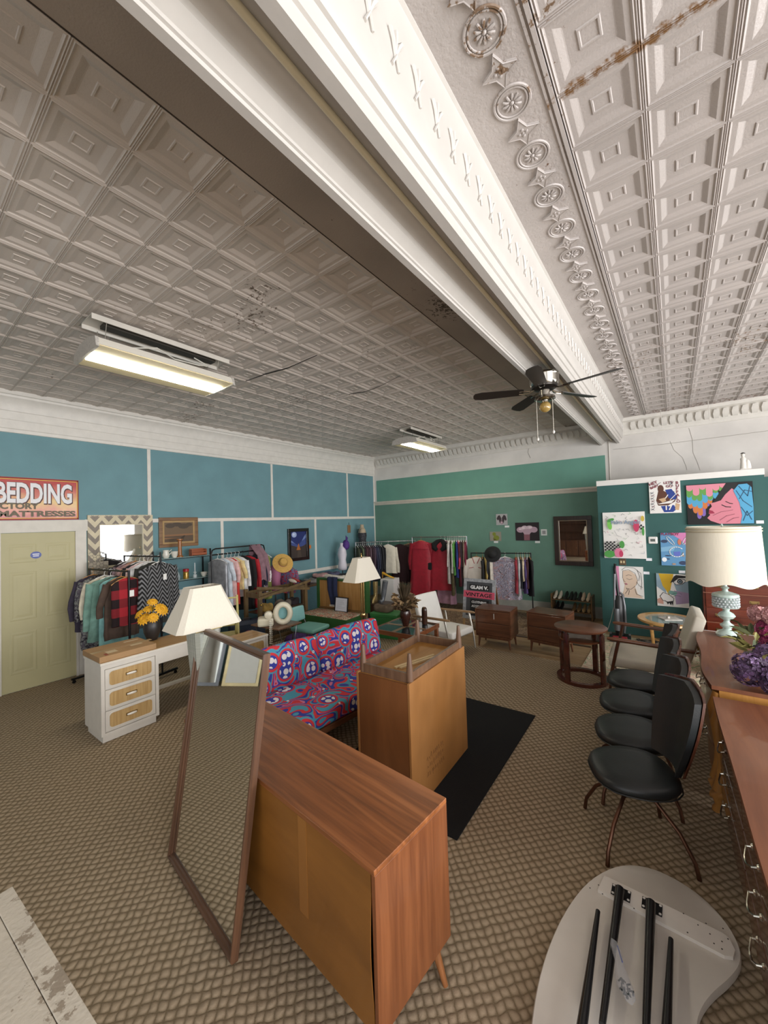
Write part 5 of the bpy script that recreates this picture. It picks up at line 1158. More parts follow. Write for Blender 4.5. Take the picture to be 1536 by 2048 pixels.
# --- far wall pictures
T = canvas_on_wall('bird_picture', 'small square picture of two dark birds on grey', 'picture', 'far', (-3.257, -2.998, 1.874, 2.125)); p = PR(T['w'], T['h'], -.0125); C_ = ['#3a3036', '#7a6a70', '#c8a8b4']
p.poly(0, [(.05, .6), (.18, .85), (.34, .9), (.48, .6), (.46, .3), (.30, .2), (.24, .5), (.14, .42)]); p.poly(0, [(.95, .5), (.86, .82), (.70, .92), (.52, .65), (.54, .3), (.66, .16), (.76, .5), (.86, .36)]); p.poly(1, [(.30, .2), (.5, .5), (.66, .16), (.5, .08)]); p.poly(2, [(.38, .2), (.5, .35), (.6, .2), (.5, .12)])
finish(T, p, C_, y=.012, bg='#a9a9aa')
T = canvas_on_wall('pale_bloom_picture', 'wide dark picture of a large pale pink bloom', 'picture', 'far', (-2.823, -2.32, 1.523, 1.918)); p = PR(T['w'], T['h'], -.0125); C_ = ['#b59aa8', '#cdb8c2', '#8a5a64', '#e0d0d6']
for (x, z, rx, rz, k) in ((.22, .60, .17, .16, 0), (.40, .66, .16, .17, 1), (.60, .66, .17, .17, 1), (.78, .60, .16, .16, 0), (.50, .52, .22, .12, 0), (.34, .7, .07, .06, 3), (.64, .72, .08, .06, 3), (.2, .64, .06, .05, 3)): p.ell(k, x, z, rx, rz)
p.poly(2, [(.36, .46), (.62, .46), (.60, .02), (.36, .02)]); p.poly(0, [(.30, .52), (.70, .52), (.60, .34), (.38, .34)])
finish(T, p, C_, y=.012, bg='#241c20')
T = canvas_on_wall('green_figure_picture', 'small picture of an olive green shape on a pale ground', 'picture', 'far', (-3.422, -3.155, 1.51, 1.722)); p = PR(T['w'], T['h'], -.0125); C_ = ['#7a8430', '#5f5a28']
p.ell(0, .40, .74, .16, .2); p.ell(0, .58, .34, .26, .28); p.poly(1, [(.30, .30), (.52, .22), (.60, .10), (.34, .04)])
finish(T, p, C_, y=.012, bg='#8f8c80')
T = canvas_on_wall('notice_card', 'white square notice card to the right of the pale bloom picture', 'card', 'far', (-2.285, -2.163, 1.633, 1.766)); p = PR(T['w'], T['h'], -.0045); p.poly(0, [(.22, .22), (.78, .22), (.78, .78), (.22, .78)]); finish(T, p, ['#8f9092'], y=.004, bg='#d2d6d4')
for (x, z, lab) in ((1014, 1053, 'small white title card under the bird picture'), (1075, 1084, 'small white title card under the pale bloom picture'), (992, 1084, 'small white title card under the green figure picture')):
    c = ony(x, z, YF-.01); solo('title_card', lab, 'card', MB().box(-.05, .05, -.0015, .0015, -.022, .022).box(-.035, .035, -.0019, -.0015, .002, .006), mat('#dfe2e0', .6, var=0), (c.x, YF-.009, c.z), 0, 'title cards on the far wall')
T = canvas_on_wall('framed_wall_mirror', 'tall mirror in a wide dark wooden frame on the green far wall', 'mirror', 'far', (-2.015, -1.305, 1.02, 2.03), .05, .085, fm=wood('#241a15', '#3a2c23', 2, 3., .35, .3)); w, h = T['w'], T['h']
for a in ((-w/2+.085, w/2-.085, .085, .10), (-w/2+.085, w/2-.085, h-.10, h-.085), (-w/2+.085, -w/2+.10, .1, h-.1), (w/2-.10, w/2-.085, .1, h-.1)): part(T, 'gilt_liner', MB().box(a[0], a[1], -.034, -.012, a[2], a[3]), mat('#8a7a64', .35, metal=.6))
part(T, 'glass', MB().box(-w/2+.1, w/2-.1, -.02, -.014, .1, h-.1), mirror_mat((.8, .8, .78))); part(T, 'backing', MB().box(-w/2+.08, w/2-.08, -.012, -.001, .08, h-.08), mat('#4a3a2c', .8))
# --- left wall pictures
T = canvas_on_wall('chevron_mirror', 'square mirror in a wide grey and cream chevron frame above the clothes racks', 'mirror', 'left', (1.865, 2.735, 1.33, 2.258)); w, h = T['w'], T['h']
gx, gz0, gz1 = .15, .17, h-.155
cw = mat('#cfc4a8', .6, var=.08, scale=12); gw = mat('#857c72', .6, var=.08, scale=12)
part(T, 'frame_board', MB().box(-w/2, w/2, -.03, -.001, 0, gz0).box(-w/2, w/2, -.03, -.001, gz1, h).box(-w/2, -w/2+gx, -.03, -.001, gz0, gz1).box(w/2-gx, w/2, -.03, -.001, gz0, gz1), cw)
ch = MB(); nb = 5; bw = w/nb
def clip_in(x, z): return (-w/2 <= x <= w/2) and (0 <= z <= h) and not (-w/2+gx < x < w/2-gx and gz0 < z < gz1)
nn = 60; st_ = w/nn; zz_ = .016
for i in range(nn):
    xa = -w/2+i*st_; u = ((xa+w/2) % bw)/bw; tri = abs(2*u-1)*bw*.62; u2 = ((xa+st_+w/2-1e-6) % bw)/bw; tri2 = abs(2*u2-1)*bw*.62
    for k in range(-2, 9):
        z0 = k*.165
        for seg in range(5):
            a0, a1 = z0+tri+seg*zz_, z0+tri+(seg+1)*zz_; b0, b1 = z0+tri2+seg*zz_, z0+tri2+(seg+1)*zz_
            if all(clip_in(xa+st_/2, q) for q in (min(a0, b0), max(a1, b1))): ch.add([(xa, -.0312, a0), (xa+st_, -.0312, b0), (xa+st_, -.0312, b1), (xa, -.0312, a1)], [(0, 1, 2, 3)])
part(T, 'chevron_inlay', ch, gw, label='grey chevron stripes')
part(T, 'glass', MB().box(-w/2+gx, w/2-gx, -.02, -.016, gz0, gz1), mirror_mat((.9, .92, .92)))
for a in ((-w/2+gx-.012, w/2-gx+.012, gz0-.012, gz0), (-w/2+gx-.012, w/2-gx+.012, gz1, gz1+.012), (-w/2+gx-.012, -w/2+gx, gz0, gz1), (w/2-gx, w/2-gx+.012, gz0, gz1)): part(T, 'inner_bead', MB().box(a[0], a[1], -.036, -.0305, a[2], a[3]), cw)
T = canvas_on_wall('landscape_painting', 'brown landscape painting with a stormy sky in a wooden frame', 'painting', 'left', (2.83, 3.48, 1.712, 2.212), .035, .055, fm=wood('#6a4a2c', '#8a653e', 0, 3., .4, .2)); w, h = T['w'], T['h']
part(T, 'linen_liner', MB().box(-w/2+.055, w/2-.055, -.022, -.001, .055, .085).box(-w/2+.055, w/2-.055, -.022, -.001, h-.085, h-.055).box(-w/2+.055, -w/2+.085, -.022, -.001, .085, h-.085).box(w/2-.085, w/2-.055, -.022, -.001, .085, h-.085), mat('#a88a5c', .6))
p = PR(w, h, -.0165); C_ = ['#5b4a3a', '#6e5a44', '#8a6444', '#3a2f24', '#4c4034']
p.poly(1, [(.13, .42), (.87, .42), (.87, .83), (.13, .83)])
for (x, z, rx, rz) in ((.28, .72, .12, .08), (.45, .76, .13, .07), (.62, .70, .14, .09), (.76, .75, .09, .06)): p.ell(4, x, z, rx, rz)
p.poly(2, [(.13, .36), (.87, .38), (.87, .44), (.13, .42)]); p.poly(0, [(.13, .17), (.87, .17), (.87, .37), (.5, .33), (.13, .36)]); p.poly(3, [(.42, .17), (.58, .17), (.66, .38), (.62, .38)]); p.poly(2, [(.13, .27), (.5, .30), (.13, .32)])
finish(T, p, C_, y=.016, bg='#5b4a3a', inset=.083)
T = canvas_on_wall('moon_painting', 'night painting of a moon over mountains and a lit cabin in a black frame', 'painting', 'left', (5.476, 6.07, 1.215, 1.938), .045, .07, fm=mat('#1a1614', .25, var=.1, coat=.5)); w, h = T['w'], T['h']
p = PR(w, h, -.0165); C_ = ['#1c2a66', '#9fb0d8', '#3a4a86', '#3b302c', '#a8642c', '#6f84b8', '#c8d2ea', '#4a3e36']
p.poly(0, [(.1, .5), (.9, .5), (.9, .92), (.1, .92)]); p.poly(2, [(.1, .62), (.3, .56), (.48, .48), (.66, .60), (.9, .80), (.9, .45), (.1, .40)]); p.poly(5, [(.1, .66), (.2, .62), (.34, .52), (.26, .56), (.1, .58)]); p.poly(5, [(.9, .84), (.78, .74), (.66, .60), (.76, .64), (.9, .72)])
p.poly(3, [(.1, .06), (.9, .06), (.9, .50), (.7, .44), (.52, .40), (.3, .46), (.1, .50)]); p.poly(7, [(.42, .06), (.66, .06), (.56, .40), (.48, .40)]); p.poly(4, [(.40, .33), (.60, .33), (.54, .46), (.50, .54), (.46, .46)]); p.ell(1, .30, .81, .12, .085); p.ell(6, .28, .82, .05, .04)
finish(T, p, C_, y=.016, bg='#2a2a40', inset=.068)
solo('price_sticker', 'orange price sticker on the blue wall beside the night painting', 'sticker', MB().box(0, .002, -.05, .05, -.04, .04).box(.002, .0024, -.035, .03, .005, .012).box(.002, .0024, -.03, .025, -.012, -.005), mat('#c9712e', .6, var=.05), (XL+.001, 6.115, 1.50))
hg = thing('hanging_wood_tag', 'small brown wooden tag hanging on the blue wall near the corner', 'tag', (XL+.001, 7.485, 1.77)); part(hg, 'tag_board', MB().box(0, .02, -.055, .055, 0, .2, bev=.004), wood('#7a5a3c', '#96724e', 2)); part(hg, 'cord', MB().tube([(.01, -.03, .2), (.01, 0, .27), (.01, .03, .2)], .003, 5), mat('#3a3028', .8))
# red bedding sign above the door
T = canvas_on_wall('bedding_sign', 'red and yellow metal sign above the door reading BEDDING FACTORY MATTRESSES', 'sign', 'left', (.55, 1.765, 2.195, 2.755)); w, h = T['w'], T['h']
def sign_mat():
    m, t, b = nt('printed sign'); b.inputs['Roughness'].default_value = .22
    tc = N(t, 'ShaderNodeTexCoord'); sp = N(t, 'ShaderNodeSeparateXYZ'); lk(t, tc.outputs['Object'], sp.inputs[0])
    n = N(t, 'ShaderNodeTexNoise', i_Scale=4.0, i_Detail=4.0); lk(t, tc.outputs['Object'], n.inputs[0])
    a = N(t, 'ShaderNodeMath', operation='MULTIPLY_ADD'); lk(t, sp.outputs[2], a.inputs[0]); a.inputs[1].default_value = 1/.56; 
    s2 = N(t, 'ShaderNodeMath', operation='MULTIPLY_ADD'); lk(t, n.outputs[0], s2.inputs[0]); s2.inputs[1].default_value = .5; s2.inputs[2].default_value = -.25; lk(t, s2.outputs[0], a.inputs[2])
    r = N(t, 'ShaderNodeValToRGB'); e = r.color_ramp.elements; e[0].position = .05; e[0].color = c4(sr('#b5473c')); e[1].position = .85; e[1].color = c4(sr('#b02a22'))
    for q, c in ((.22, '#d2826a'), (.42, '#d9b56a'), (.6, '#c4604a')): x = e.new(q); x.color = c4(sr(c))
    lk(t, a.outputs[0], r.inputs[0]); lk(t, r.outputs[0], b.inputs['Base Color']); return m
part(T, 'sign_panel', MB().box(-w/2, w/2, -.015, -.001, 0, h), sign_mat())
p = PR(w, h, -.0155); C_ = ['#e0b352', '#5a3a38', '#e9e9ec', '#6f6654', '#8a1f1c']
for mi, wd, ins in ((4, .012, .012), (0, .008, .028)): p.line(mi, [(ins*.5, ins*1.6), (1-ins*.5, ins*1.6), (1-ins*.5, 1-ins*1.6), (ins*.5, 1-ins*1.6)], wd, True)
xr = w/2-.07
def rtext(mi, t, z, size, stretch, off, dy=0.):
    me = text_mesh(t, size, offset=off, extrude=0., align='RIGHT'); p.k += 1; p.mi = mi
    vs = [(xr+v.co.x*stretch+dy, -.0155-.0004*p.k, z+v.co.y-dy) for v in me.vertices]; p.add(vs, [tuple(q.vertices) for q in me.polygons]); bpy.data.meshes.remove(me)
rtext(1, 'BEDDING', .235, .36, .50, .022, .006); rtext(2, 'BEDDING', .235, .36, .50, .012)
xr = w/2-.44; rtext(3, 'FACTORY', .15, .105, 1.05, .005); xr = w/2-.04; rtext(3, 'MATTRESSES', .05, .10, 1.40, .005)
me = bpy.data.meshes.new('lettering'); me.from_pydata(p.v, [], p.f)
for m in pnt(C_): me.materials.append(m)
me.polygons.foreach_set('material_index', p.m); me.update(); part(T, 'lettering', me, None, label='white and grey block lettering')
# chicken-wire panel beside the door
cwp = thing('chicken_wire_screen', 'grey panel of chicken wire standing between door frame and clothes rack', 'screen', (XL+.15, 1.87, .0), 0)
mb = MB(); r = .028
for i in range(24):
    for j in range(5):
        cy, cz = .0+j*r*1.5*1.0, .58+i*r*1.732+(j % 2)*r*.866
        for k in range(3): a0, a1 = PI/3*k, PI/3*(k+1); mb.tube([(.0, cy+r*math.cos(a0), cz+r*math.sin(a0)), (.0, cy+r*math.cos(a1), cz+r*math.sin(a1))], .0028, 4)
part(cwp, 'wire_mesh', mb, mat('#9a958c', .5, metal=.4), kind='stuff'); part(cwp, 'backing_board', MB().box(-.03, -.012, -.03, .21, 0, 1.58), mat('#9a9080', .8, var=.15))
# ================================================================ CLOTHES RACKS, GARMENTS, CLUTTER
M_RK = mat('#1a1a1c', .35, metal=.4, var=.1); M_RKC = mat('#8a8c8e', .25, metal=.9)
def rack(label, a, b, m=M_RK, base=.22, low=None, top=None, r=.012):
    a = Vector(a); b = Vector(b); mid = (a+b)/2; u = (b-a); u.z = 0; L_ = u.length; ang = math.atan2(u.y, u.x); z = a.z
    T = thing('clothes_rack', label, 'clothes rack', (mid.x, mid.y, 0), ang)
    h = L_/2
    if top:   # rounded upper hoop above the hanging bar
        part(T, 'upright_frame', MB().tube([(-h, 0, .06), (-h, 0, top-.08), (-h+.02, 0, top-.02), (-h+.08, 0, top), (h-.08, 0, top), (h-.02, 0, top-.02), (h, 0, top-.08), (h, 0, .06)], r, 8), m, True)
    else:
        for s in (-1, 1): part(T, 'upright', MB().cyl((s*h, 0, .06), (s*h, 0, z+.012), r, 10), m, True)
    part(T, 'hanging_bar', MB().cyl((-h, 0, z), (h, 0, z), r, 10), m, True)
    if low: part(T, 'lower_bar', MB().cyl((-h, 0, low), (h, 0, low), r*.8, 8), m, True)
    for s in (-1, 1):
        f = part(T, 'foot_bar', MB().box(s*h-.014, s*h+.014, -base, base, .05, .075), m)
        for y in (-base+.03, base-.03): part(f, 'caster', MB().lathe([(.02, -.01), (.024, 0), (.02, .01)], 12, M=TR(s*h, y, .025, 0, PI/2, 0)), m, True)
    return T
HANG = {}
def hanger_mesh(kind):
    if kind in HANG: return HANG[kind]
    mb = MB(); r = .0028 if kind == 'wire' else .005
    mb.tube([(0, 0, -.075), (0, 0, -.035), (.014, 0, -.018), (.018, 0, .0), (.010, 0, .016), (-.004, 0, .017), (-.014, 0, .008)], .003, 6)
    mb.tube([(-.19, 0, -.15), (-.10, 0, -.10), (0, 0, -.072), (.10, 0, -.10), (.19, 0, -.15)], [r, r*1.6, r*1.8, r*1.6, r], 6)
    mb.tube([(-.19, 0, -.15), (0, 0, -.152), (.19, 0, -.15)], r, 5)
    m = {'wire': mat('#b8b8b4', .3, metal=.8), 'white': mat('#e4e2de', .4, var=.02), 'wood': wood('#b07c45', '#c9975c', 0), 'dark': mat('#2a2826', .4)}[kind]
    HANG[kind] = mb.mesh('hanger', m, True); return HANG[kind]
def garment(label, pos, ang, m, length=.7, width=.20, sleeve=0., thick=.035, flare=1., kind='white', cat='garment', group=None, seed=0, neck=.065, sl_m=None, fold=.012, name='garment', sleeve_w=.055, tag_=False, out=.07, waist=1.):
    """pos is the point on the bar; local X runs across the shoulders"""
    T = thing(name, label, cat, pos, ang, group)
    part(T, 'hanger', hanger_mesh(kind), None)
    rn = random.Random(seed); ph = [rn.uniform(0, 6.28) for _ in range(4)]; nf = rn.choice([3, 4, 5])
    R_ = []; n = 28
    lv = [(-.085, neck, .018), (-.098, neck+.02, .024), (-.12, width*.78, .028), (-.15, width*.98, thick*.8), (-.20, width, thick)]
    for i in range(1, 9):
        t = i/8; w = width*(1+(flare-1)*t)*(1-(1-waist)*math.sin(PI*min(1, t*1.6))); lv.append((-.20-(length-.11)*t, w, thick*(1+.35*t*flare)))
    for j, (z, w, th) in enumerate(lv):
        r = []; t = max(0, (j-4)/8)
        for k in range(n):
            a = 2*PI*k/n; c, s = math.cos(a), math.sin(a)
            x = w*math.copysign(abs(c)**.7, c); y = th*math.copysign(abs(s)**.8, s)
            y += fold*t*math.sin(nf*x/width*2.2+ph[0])+fold*.5*t*math.sin(nf*1.9*x/width*2+ph[1]); x *= 1+.03*t*math.sin(3*z*10+ph[2])
            r.append((x, y, z+.010*t*math.sin(2*a+ph[3])))
        R_.append(r)
    part(T, 'body', MB().rings(R_), m, True, angle=70)
    if sleeve:
        for s in (-1, 1):
            pts = []; rr = []
            for i in range(7):
                t = i/6; pts.append((s*(width*.88+out*min(1, t*1.6)+.01*math.sin(5*t+ph[0])), .004+.018*math.sin(2.4*t+ph[1]), -.15-sleeve*t)); rr.append((sleeve_w*(1-.35*t))*(1+.06*math.sin(9*t+ph[2])))
            mb = MB().tube(pts, rr, 10); mb.v = [(x, y*.55, z) for x, y, z in mb.v]
            part(T, 'sleeve', mb, sl_m or m, True, angle=70)
    if tag_: part(T, 'price_tag', MB().box(-.005, .05, -thick-.03, -thick-.028, -.32, -.24), mat('#ecebe8', .6, var=0))
    return T
def fab(h, var=.2, rough=.85, scale=14): return mat(h, rough, var=var, scale=scale, bump=.2, bscale=180)
def plaid(c1, c2, k=9.):
    m, t, b = nt('buffalo plaid'); b.inputs['Roughness'].default_value = .9
    tc = N(t, 'ShaderNodeTexCoord'); sp = N(t, 'ShaderNodeSeparateXYZ'); lk(t, tc.outputs['Object'], sp.inputs[0]); o = []
    for i in (0, 2):
        a = N(t, 'ShaderNodeMath', operation='MULTIPLY'); lk(t, sp.outputs[i], a.inputs[0]); a.inputs[1].default_value = k*2*PI/2
        s_ = N(t, 'ShaderNodeMath', operation='SINE'); lk(t, a.outputs[0], s_.inputs[0]); g = N(t, 'ShaderNodeMath', operation='GREATER_THAN'); lk(t, s_.outputs[0], g.inputs[0]); g.inputs[1].default_value = 0; o.append(g)
    ad = N(t, 'ShaderNodeMath', operation='ADD'); lk(t, o[0].outputs[0], ad.inputs[0]); lk(t, o[1].outputs[0], ad.inputs[1])
    hf = N(t, 'ShaderNodeMath', operation='MULTIPLY'); lk(t, ad.outputs[0], hf.inputs[0]); hf.inputs[1].default_value = .5
    mx = N(t, 'ShaderNodeMix', data_type='RGBA'); lk(t, hf.outputs[0], mx.inputs[0]); mx.inputs[6].default_value = c4(sr(c1)); mx.inputs[7].default_value = c4(sr(c2)); lk(t, mx.outputs[2], b.inputs['Base Color']); return m
def print_fab(cols, scale, dist=1.5, rough=.7, metal=0.):
    m, t, b = nt('printed cloth'); b.inputs['Roughness'].default_value = rough; b.inputs['Metallic'].default_value = metal
    tc = N(t, 'ShaderNodeTexCoord'); n = N(t, 'ShaderNodeTexNoise', i_Scale=scale, i_Detail=2.0, i_Distortion=dist); lk(t, tc.outputs['Object'], n.inputs[0])
    r = N(t, 'ShaderNodeValToRGB'); r.color_ramp.interpolation = 'CONSTANT'; e = r.color_ramp.elements; k = len(cols)
    e[0].position = 0; e[0].color = c4(sr(cols[0])); e[1].position = .40; e[1].color = c4(sr(cols[1 % k]))
    for i, c in enumerate(cols[2:]): x = e.new(.45+.2*(i+1)/max(1, k-1)); x.color = c4(sr(c))
    lk(t, n.outputs[0], r.inputs[0]); lk(t, r.outputs[0], b.inputs['Base Color']); return m
def chev_knit():
    m, t, b = nt('chevron knit'); b.inputs['Roughness'].default_value = .95
    tc = N(t, 'ShaderNodeTexCoord'); sp = N(t, 'ShaderNodeSeparateXYZ'); lk(t, tc.outputs['Object'], sp.inputs[0])
    f = N(t, 'ShaderNodeMath', operation='PINGPONG'); lk(t, sp.outputs[0], f.inputs[0]); f.inputs[1].default_value = .075
    a = N(t, 'ShaderNodeMath', operation='MULTIPLY_ADD'); lk(t, f.outputs[0], a.inputs[0]); a.inputs[1].default_value = 1.3; lk(t, sp.outputs[2], a.inputs[2])
    s = N(t, 'ShaderNodeMath', operation='MULTIPLY'); lk(t, a.outputs[0], s.inputs[0]); s.inputs[1].default_value = 105.; q = N(t, 'ShaderNodeMath', operation='SINE'); lk(t, s.outputs[0], q.inputs[0])
    g = N(t, 'ShaderNodeMath', operation='GREATER_THAN'); lk(t, q.outputs[0], g.inputs[0]); g.inputs[1].default_value = .1
    mx = N(t, 'ShaderNodeMix', data_type='RGBA'); lk(t, g.outputs[0], mx.inputs[0]); mx.inputs[6].default_value = c4(sr('#131313')); mx.inputs[7].default_value = c4(sr('#77777a')); lk(t, mx.outputs[2], b.inputs['Base Color']); return m
# ---------- rack 1 (plaid) and rack 2 (knit), both stick out from the left wall
a1, b1 = (-6.50, 1.80, 1.50), (-5.55, 1.95, 1.50)
rack('black pipe clothes rack nearest the door, carrying the red plaid shirt', a1, b1, r=.014)
def along(a, b, t, dz=0.): return (a[0]+(b[0]-a[0])*t, a[1]+(b[1]-a[1])*t, a[2]+dz+.0)
aw = math.atan2(b1[1]-a1[1], b1[0]-a1[0])+PI/2
G1 = [(.10, '#3a3444', .72, .5, 'dark purple jacket at the wall end of the plaid shirt rack', 'wood', .21), (.26, 'print', .95, .5, 'black and grey print dress beside the chicken wire panel', 'dark', .20), (.40, '#d8d0bc', .62, .45, 'cream cloth jacket behind the sage green jacket', 'white', .22), (.56, '#6f9488', .78, .58, 'sage green denim jacket on the rack by the door', 'white', .24), (.70, '#7fb2b0', 1.08, 0, 'long pale teal skirt hanging below the plaid shirt', 'dark', .19), (.82, '#4a3a30', .75, .4, 'dark brown coat next to the red plaid shirt', 'wood', .20)]
for i, (t, c, l, sl, lab, hk, w) in enumerate(G1):
    m = print_fab(['#15151a', '#5a5560', '#8a8f88'], 22.) if c == 'print' else fab(c)
    garment(lab, along(a1, b1, t), aw+random.Random(i).uniform(-.12, .12), m, l, w, sl, .04, 1.08, hk, seed=i, group='garments on the plaid shirt rack')
garment('red and black buffalo plaid shirt on a wooden hanger', along(a1, b1, .955), aw+.05, plaid('#a3202c', '#1c0c10'), .58, .19, 0, .03, 1.0, 'wood', 'shirt', 'garments on the plaid shirt rack', 7, tag_=True)
a2, b2 = (-6.42, 2.20, 1.65), (-5.62, 2.36, 1.65)
rack('black clothes rack carrying the black and grey chevron cardigan', a2, b2, low=.95)
G2 = [(.08, '#332a30', .7, .5, 'dark garment at the wall end of the chevron cardigan rack', 'white'), (.20, '#8f7a80', .75, .5, 'dusty mauve blouse on the chevron cardigan rack', 'white'), (.32, '#b58f8a', .8, .55, 'dusty rose jacket on the chevron cardigan rack', 'wood'), (.44, '#23272a', .8, .55, 'charcoal jacket on the chevron cardigan rack', 'white'), (.55, '#d6b9bb', .85, .58, 'pale pink shirt behind the chevron cardigan', 'white'), (.66, '#e3e2e4', .85, .58, 'white shirt behind the chevron cardigan', 'white'), (.77, '#3a3c38', .85, .6, 'dark olive jacket directly behind the chevron cardigan', 'white')]
aw2 = math.atan2(b2[1]-a2[1], b2[0]-a2[0])+PI/2
for i, (t, c, l, sl, lab, hk) in enumerate(G2): garment(lab, along(a2, b2, t), aw2+random.Random(i+9).uniform(-.1, .1), fab(c), l, .21, sl, .04, 1.05, hk, seed=30+i, group='garments on the chevron cardigan rack')
kn = chev_knit(); garment('black and grey chevron knit cardigan with a white price tag', along(a2, b2, .95), aw2+.18, kn, .72, .25, .60, .05, 1.05, 'white', 'cardigan', 'garments on the chevron cardigan rack', 44, sleeve_w=.085, tag_=True, out=.06)
# ---------- étagère with glass shelves
W0, W1 = 2.72, 3.54; et = thing('glass_shelf_unit', 'black iron shelf unit with glass shelves under the landscape painting', 'shelf', (-6.62, (W0+W1)/2, 0), PI/2)
hw = (W1-W0)/2
for x in (-hw, hw):
    for y in (-.13, .13): part(et, 'post', MB().box(x-.01, x+.01, y-.01, y+.01, 0, 1.66), M_RK)
for z in (.40, .80, 1.17, 1.54): part(et, 'glass_shelf', MB().box(-hw, hw, -.14, .14, z, z+.010), glass_mat((.45, .62, .62), .45, .04)); part(et, 'shelf_rail', MB().box(-hw, hw, -.142, -.135, z-.012, z-.001), M_RK)
def shelf_pos(px, py, z): p = onx(px, py, -6.55); return (p.x, p.y, z)
M_CER = mat('#dedbd0', .3, var=.03, coat=.3)
cr = thing('cream_jug', 'white ceramic cream jug on the top glass shelf', 'jug', shelf_pos(332, 1115, 1.5505)); part(cr, 'jug_body', MB().lathe([(.035, 0), (.05, .03), (.052, .06), (.04, .10), (.045, .13), (.04, .13), (.035, .1), (.03, .02)], 18), M_CER, True); part(cr, 'handle', MB().tube([(0, .045, .10), (.0, .085, .13), (0, .09, .09), (0, .05, .05)], .007, 8), M_CER, True)
solo('sugar_bowl', 'small white ceramic cup next to the cream jug', 'cup', MB().lathe([(.03, 0), (.045, .04), (.055, .10), (.05, .10), (.04, .02)], 18), M_CER, shelf_pos(349, 1112, 1.5505), smooth=True)
solo('wooden_spindle', 'tall wooden spindle standing on the top glass shelf', 'spindle', MB().lathe([(.05, 0), (.05, .015), (.03, .03), (.028, .27), (.05, .285), (.05, .30)], 16), wood('#8a5528', '#a86c38', 2), shelf_pos(360, 1110, 1.5505), smooth=True)
rkx = thing('wooden_letter_rack', 'red-brown wooden letter rack with slatted sides on the top glass shelf', 'letter rack', shelf_pos(396, 1108, 1.5505), PI/2); 
for a in ((-.12, .12, -.05, -.04, .0, .05), (-.12, .12, .04, .05, 0, .12), (-.13, -.12, -.05, .05, 0, .11), (.12, .13, -.05, .05, 0, .11), (-.12, .12, -.05, .05, -.0, .01), (-.12, .12, -.052, -.042, .075, .09)): part(rkx, 'rack_slat', MB().box(*a), wood('#8f4a2c', '#a85f3c', 0))
jr = thing('red_lid_jar', 'glass jar of gold trinkets with a red lid on the lower shelf', 'jar', shelf_pos(372, 1155, 1.1805)); part(jr, 'jar_glass', MB().lathe([(.045, 0), (.045, .10), (.04, .12)], 18), mat('#9a7a2c', .15, var=.5, scale=50, metal=.3), True); part(jr, 'lid', MB().lathe([(.047, .12), (.047, .16), (.04, .165)], 18), mat('#a5202c', .35), True)
solo('glass_bottle', 'clear glass bottle with stopper on the lower shelf', 'bottle', MB().lathe([(.045, 0), (.05, .06), (.03, .12), (.015, .14), (.015, .17), (.022, .19), (.01, .21)], 16), glass_mat((.7, .8, .85), .4), shelf_pos(354, 1157, 1.1805), smooth=True)
solo('glass_candle_holder', 'tall thin glass candle holder on the lower shelf', 'candle holder', MB().lathe([(.03, 0), (.03, .05), (.012, .06), (.028, .09), (.01, .11), (.008, .25)], 14), glass_mat((.85, .9, .92), .5), shelf_pos(390, 1153, 1.1805), smooth=True)
tcu = thing('tea_cup', 'white tea cup with a handle on the lower shelf', 'cup', shelf_pos(408, 1150, 1.1805)); part(tcu, 'cup_bowl', MB().lathe([(.025, 0), (.045, .03), (.058, .075), (.052, .075), (.03, .015)], 18), M_CER, True); part(tcu, 'handle', MB().tube([(0, .05, .06), (0, .085, .055), (0, .07, .02), (0, .045, .025)], .006, 8), M_CER, True)
# ---------- rack 3 along the left wall
a3, b3 = (-6.20, 3.40, 1.56), (-6.42, 4.60, 1.56)
rack('black hoop-topped clothes rack along the blue wall with a mauve scarf over it', a3, b3, top=1.66, base=.2)
aw3 = math.radians(22)
G3 = [(.10, '#8d8f94', .86, 0, 'shiny grey sleeveless dress at the near end of the hoop rack', 'white', .19), (.19, '#c9d2dc', .80, .3, 'pale blue-white blouse behind the shiny grey dress', 'white', .17), (.26, '#d9b0ae', .80, .35, 'pale pink blouse on the hoop rack', 'white', .17), (.33, '#c93a30', .80, 0, 'orange-red dress peeking out under the pink blouse', 'white', .16), (.40, '#dcc890', .55, .3, 'pale yellow top on the hoop rack', 'white', .17), (.47, '#dedee0', .7, .45, 'black garment with a white sleeve edge on the hoop rack', 'white', .17), (.55, '#141416', .95, .5, 'black coat left of the red coat on the hoop rack', 'dark', .20), (.66, '#a8202a', .95, .55, 'bright red coat on the hoop rack', 'dark', .19), (.78, '#23263a', .9, .5, 'dark navy jacket right of the red coat', 'dark', .18), (.88, 'floral', .78, .45, 'white blouse with plum flowers at the far end of the hoop rack', 'white', .17), (.97, '#8a9448', .85, 0, 'olive green dress at the end of the hoop rack', 'white', .15)]
for i, (t, c, l, sl, lab, hk, w) in enumerate(G3):
    m = print_fab(['#e2dcdc', '#e2dcdc', '#6a2a48'], 20.) if c == 'floral' else (mat('#8d8f94', .35, metal=.4, var=.25, scale=12) if i == 0 else fab(c))
    garment(lab, along(a3, b3, t), aw3+random.Random(i+40).uniform(-.1, .1), m, l, w, sl, .035, 1.12, hk, seed=60+i, group='garments on the hoop rack')
sc_ = thing('mauve_scarf', 'mauve scarf draped over the top bar of the hoop rack', 'scarf', along(a3, b3, .80, .10), math.atan2(b3[1]-a3[1], b3[0]-a3[0]))
R_ = []
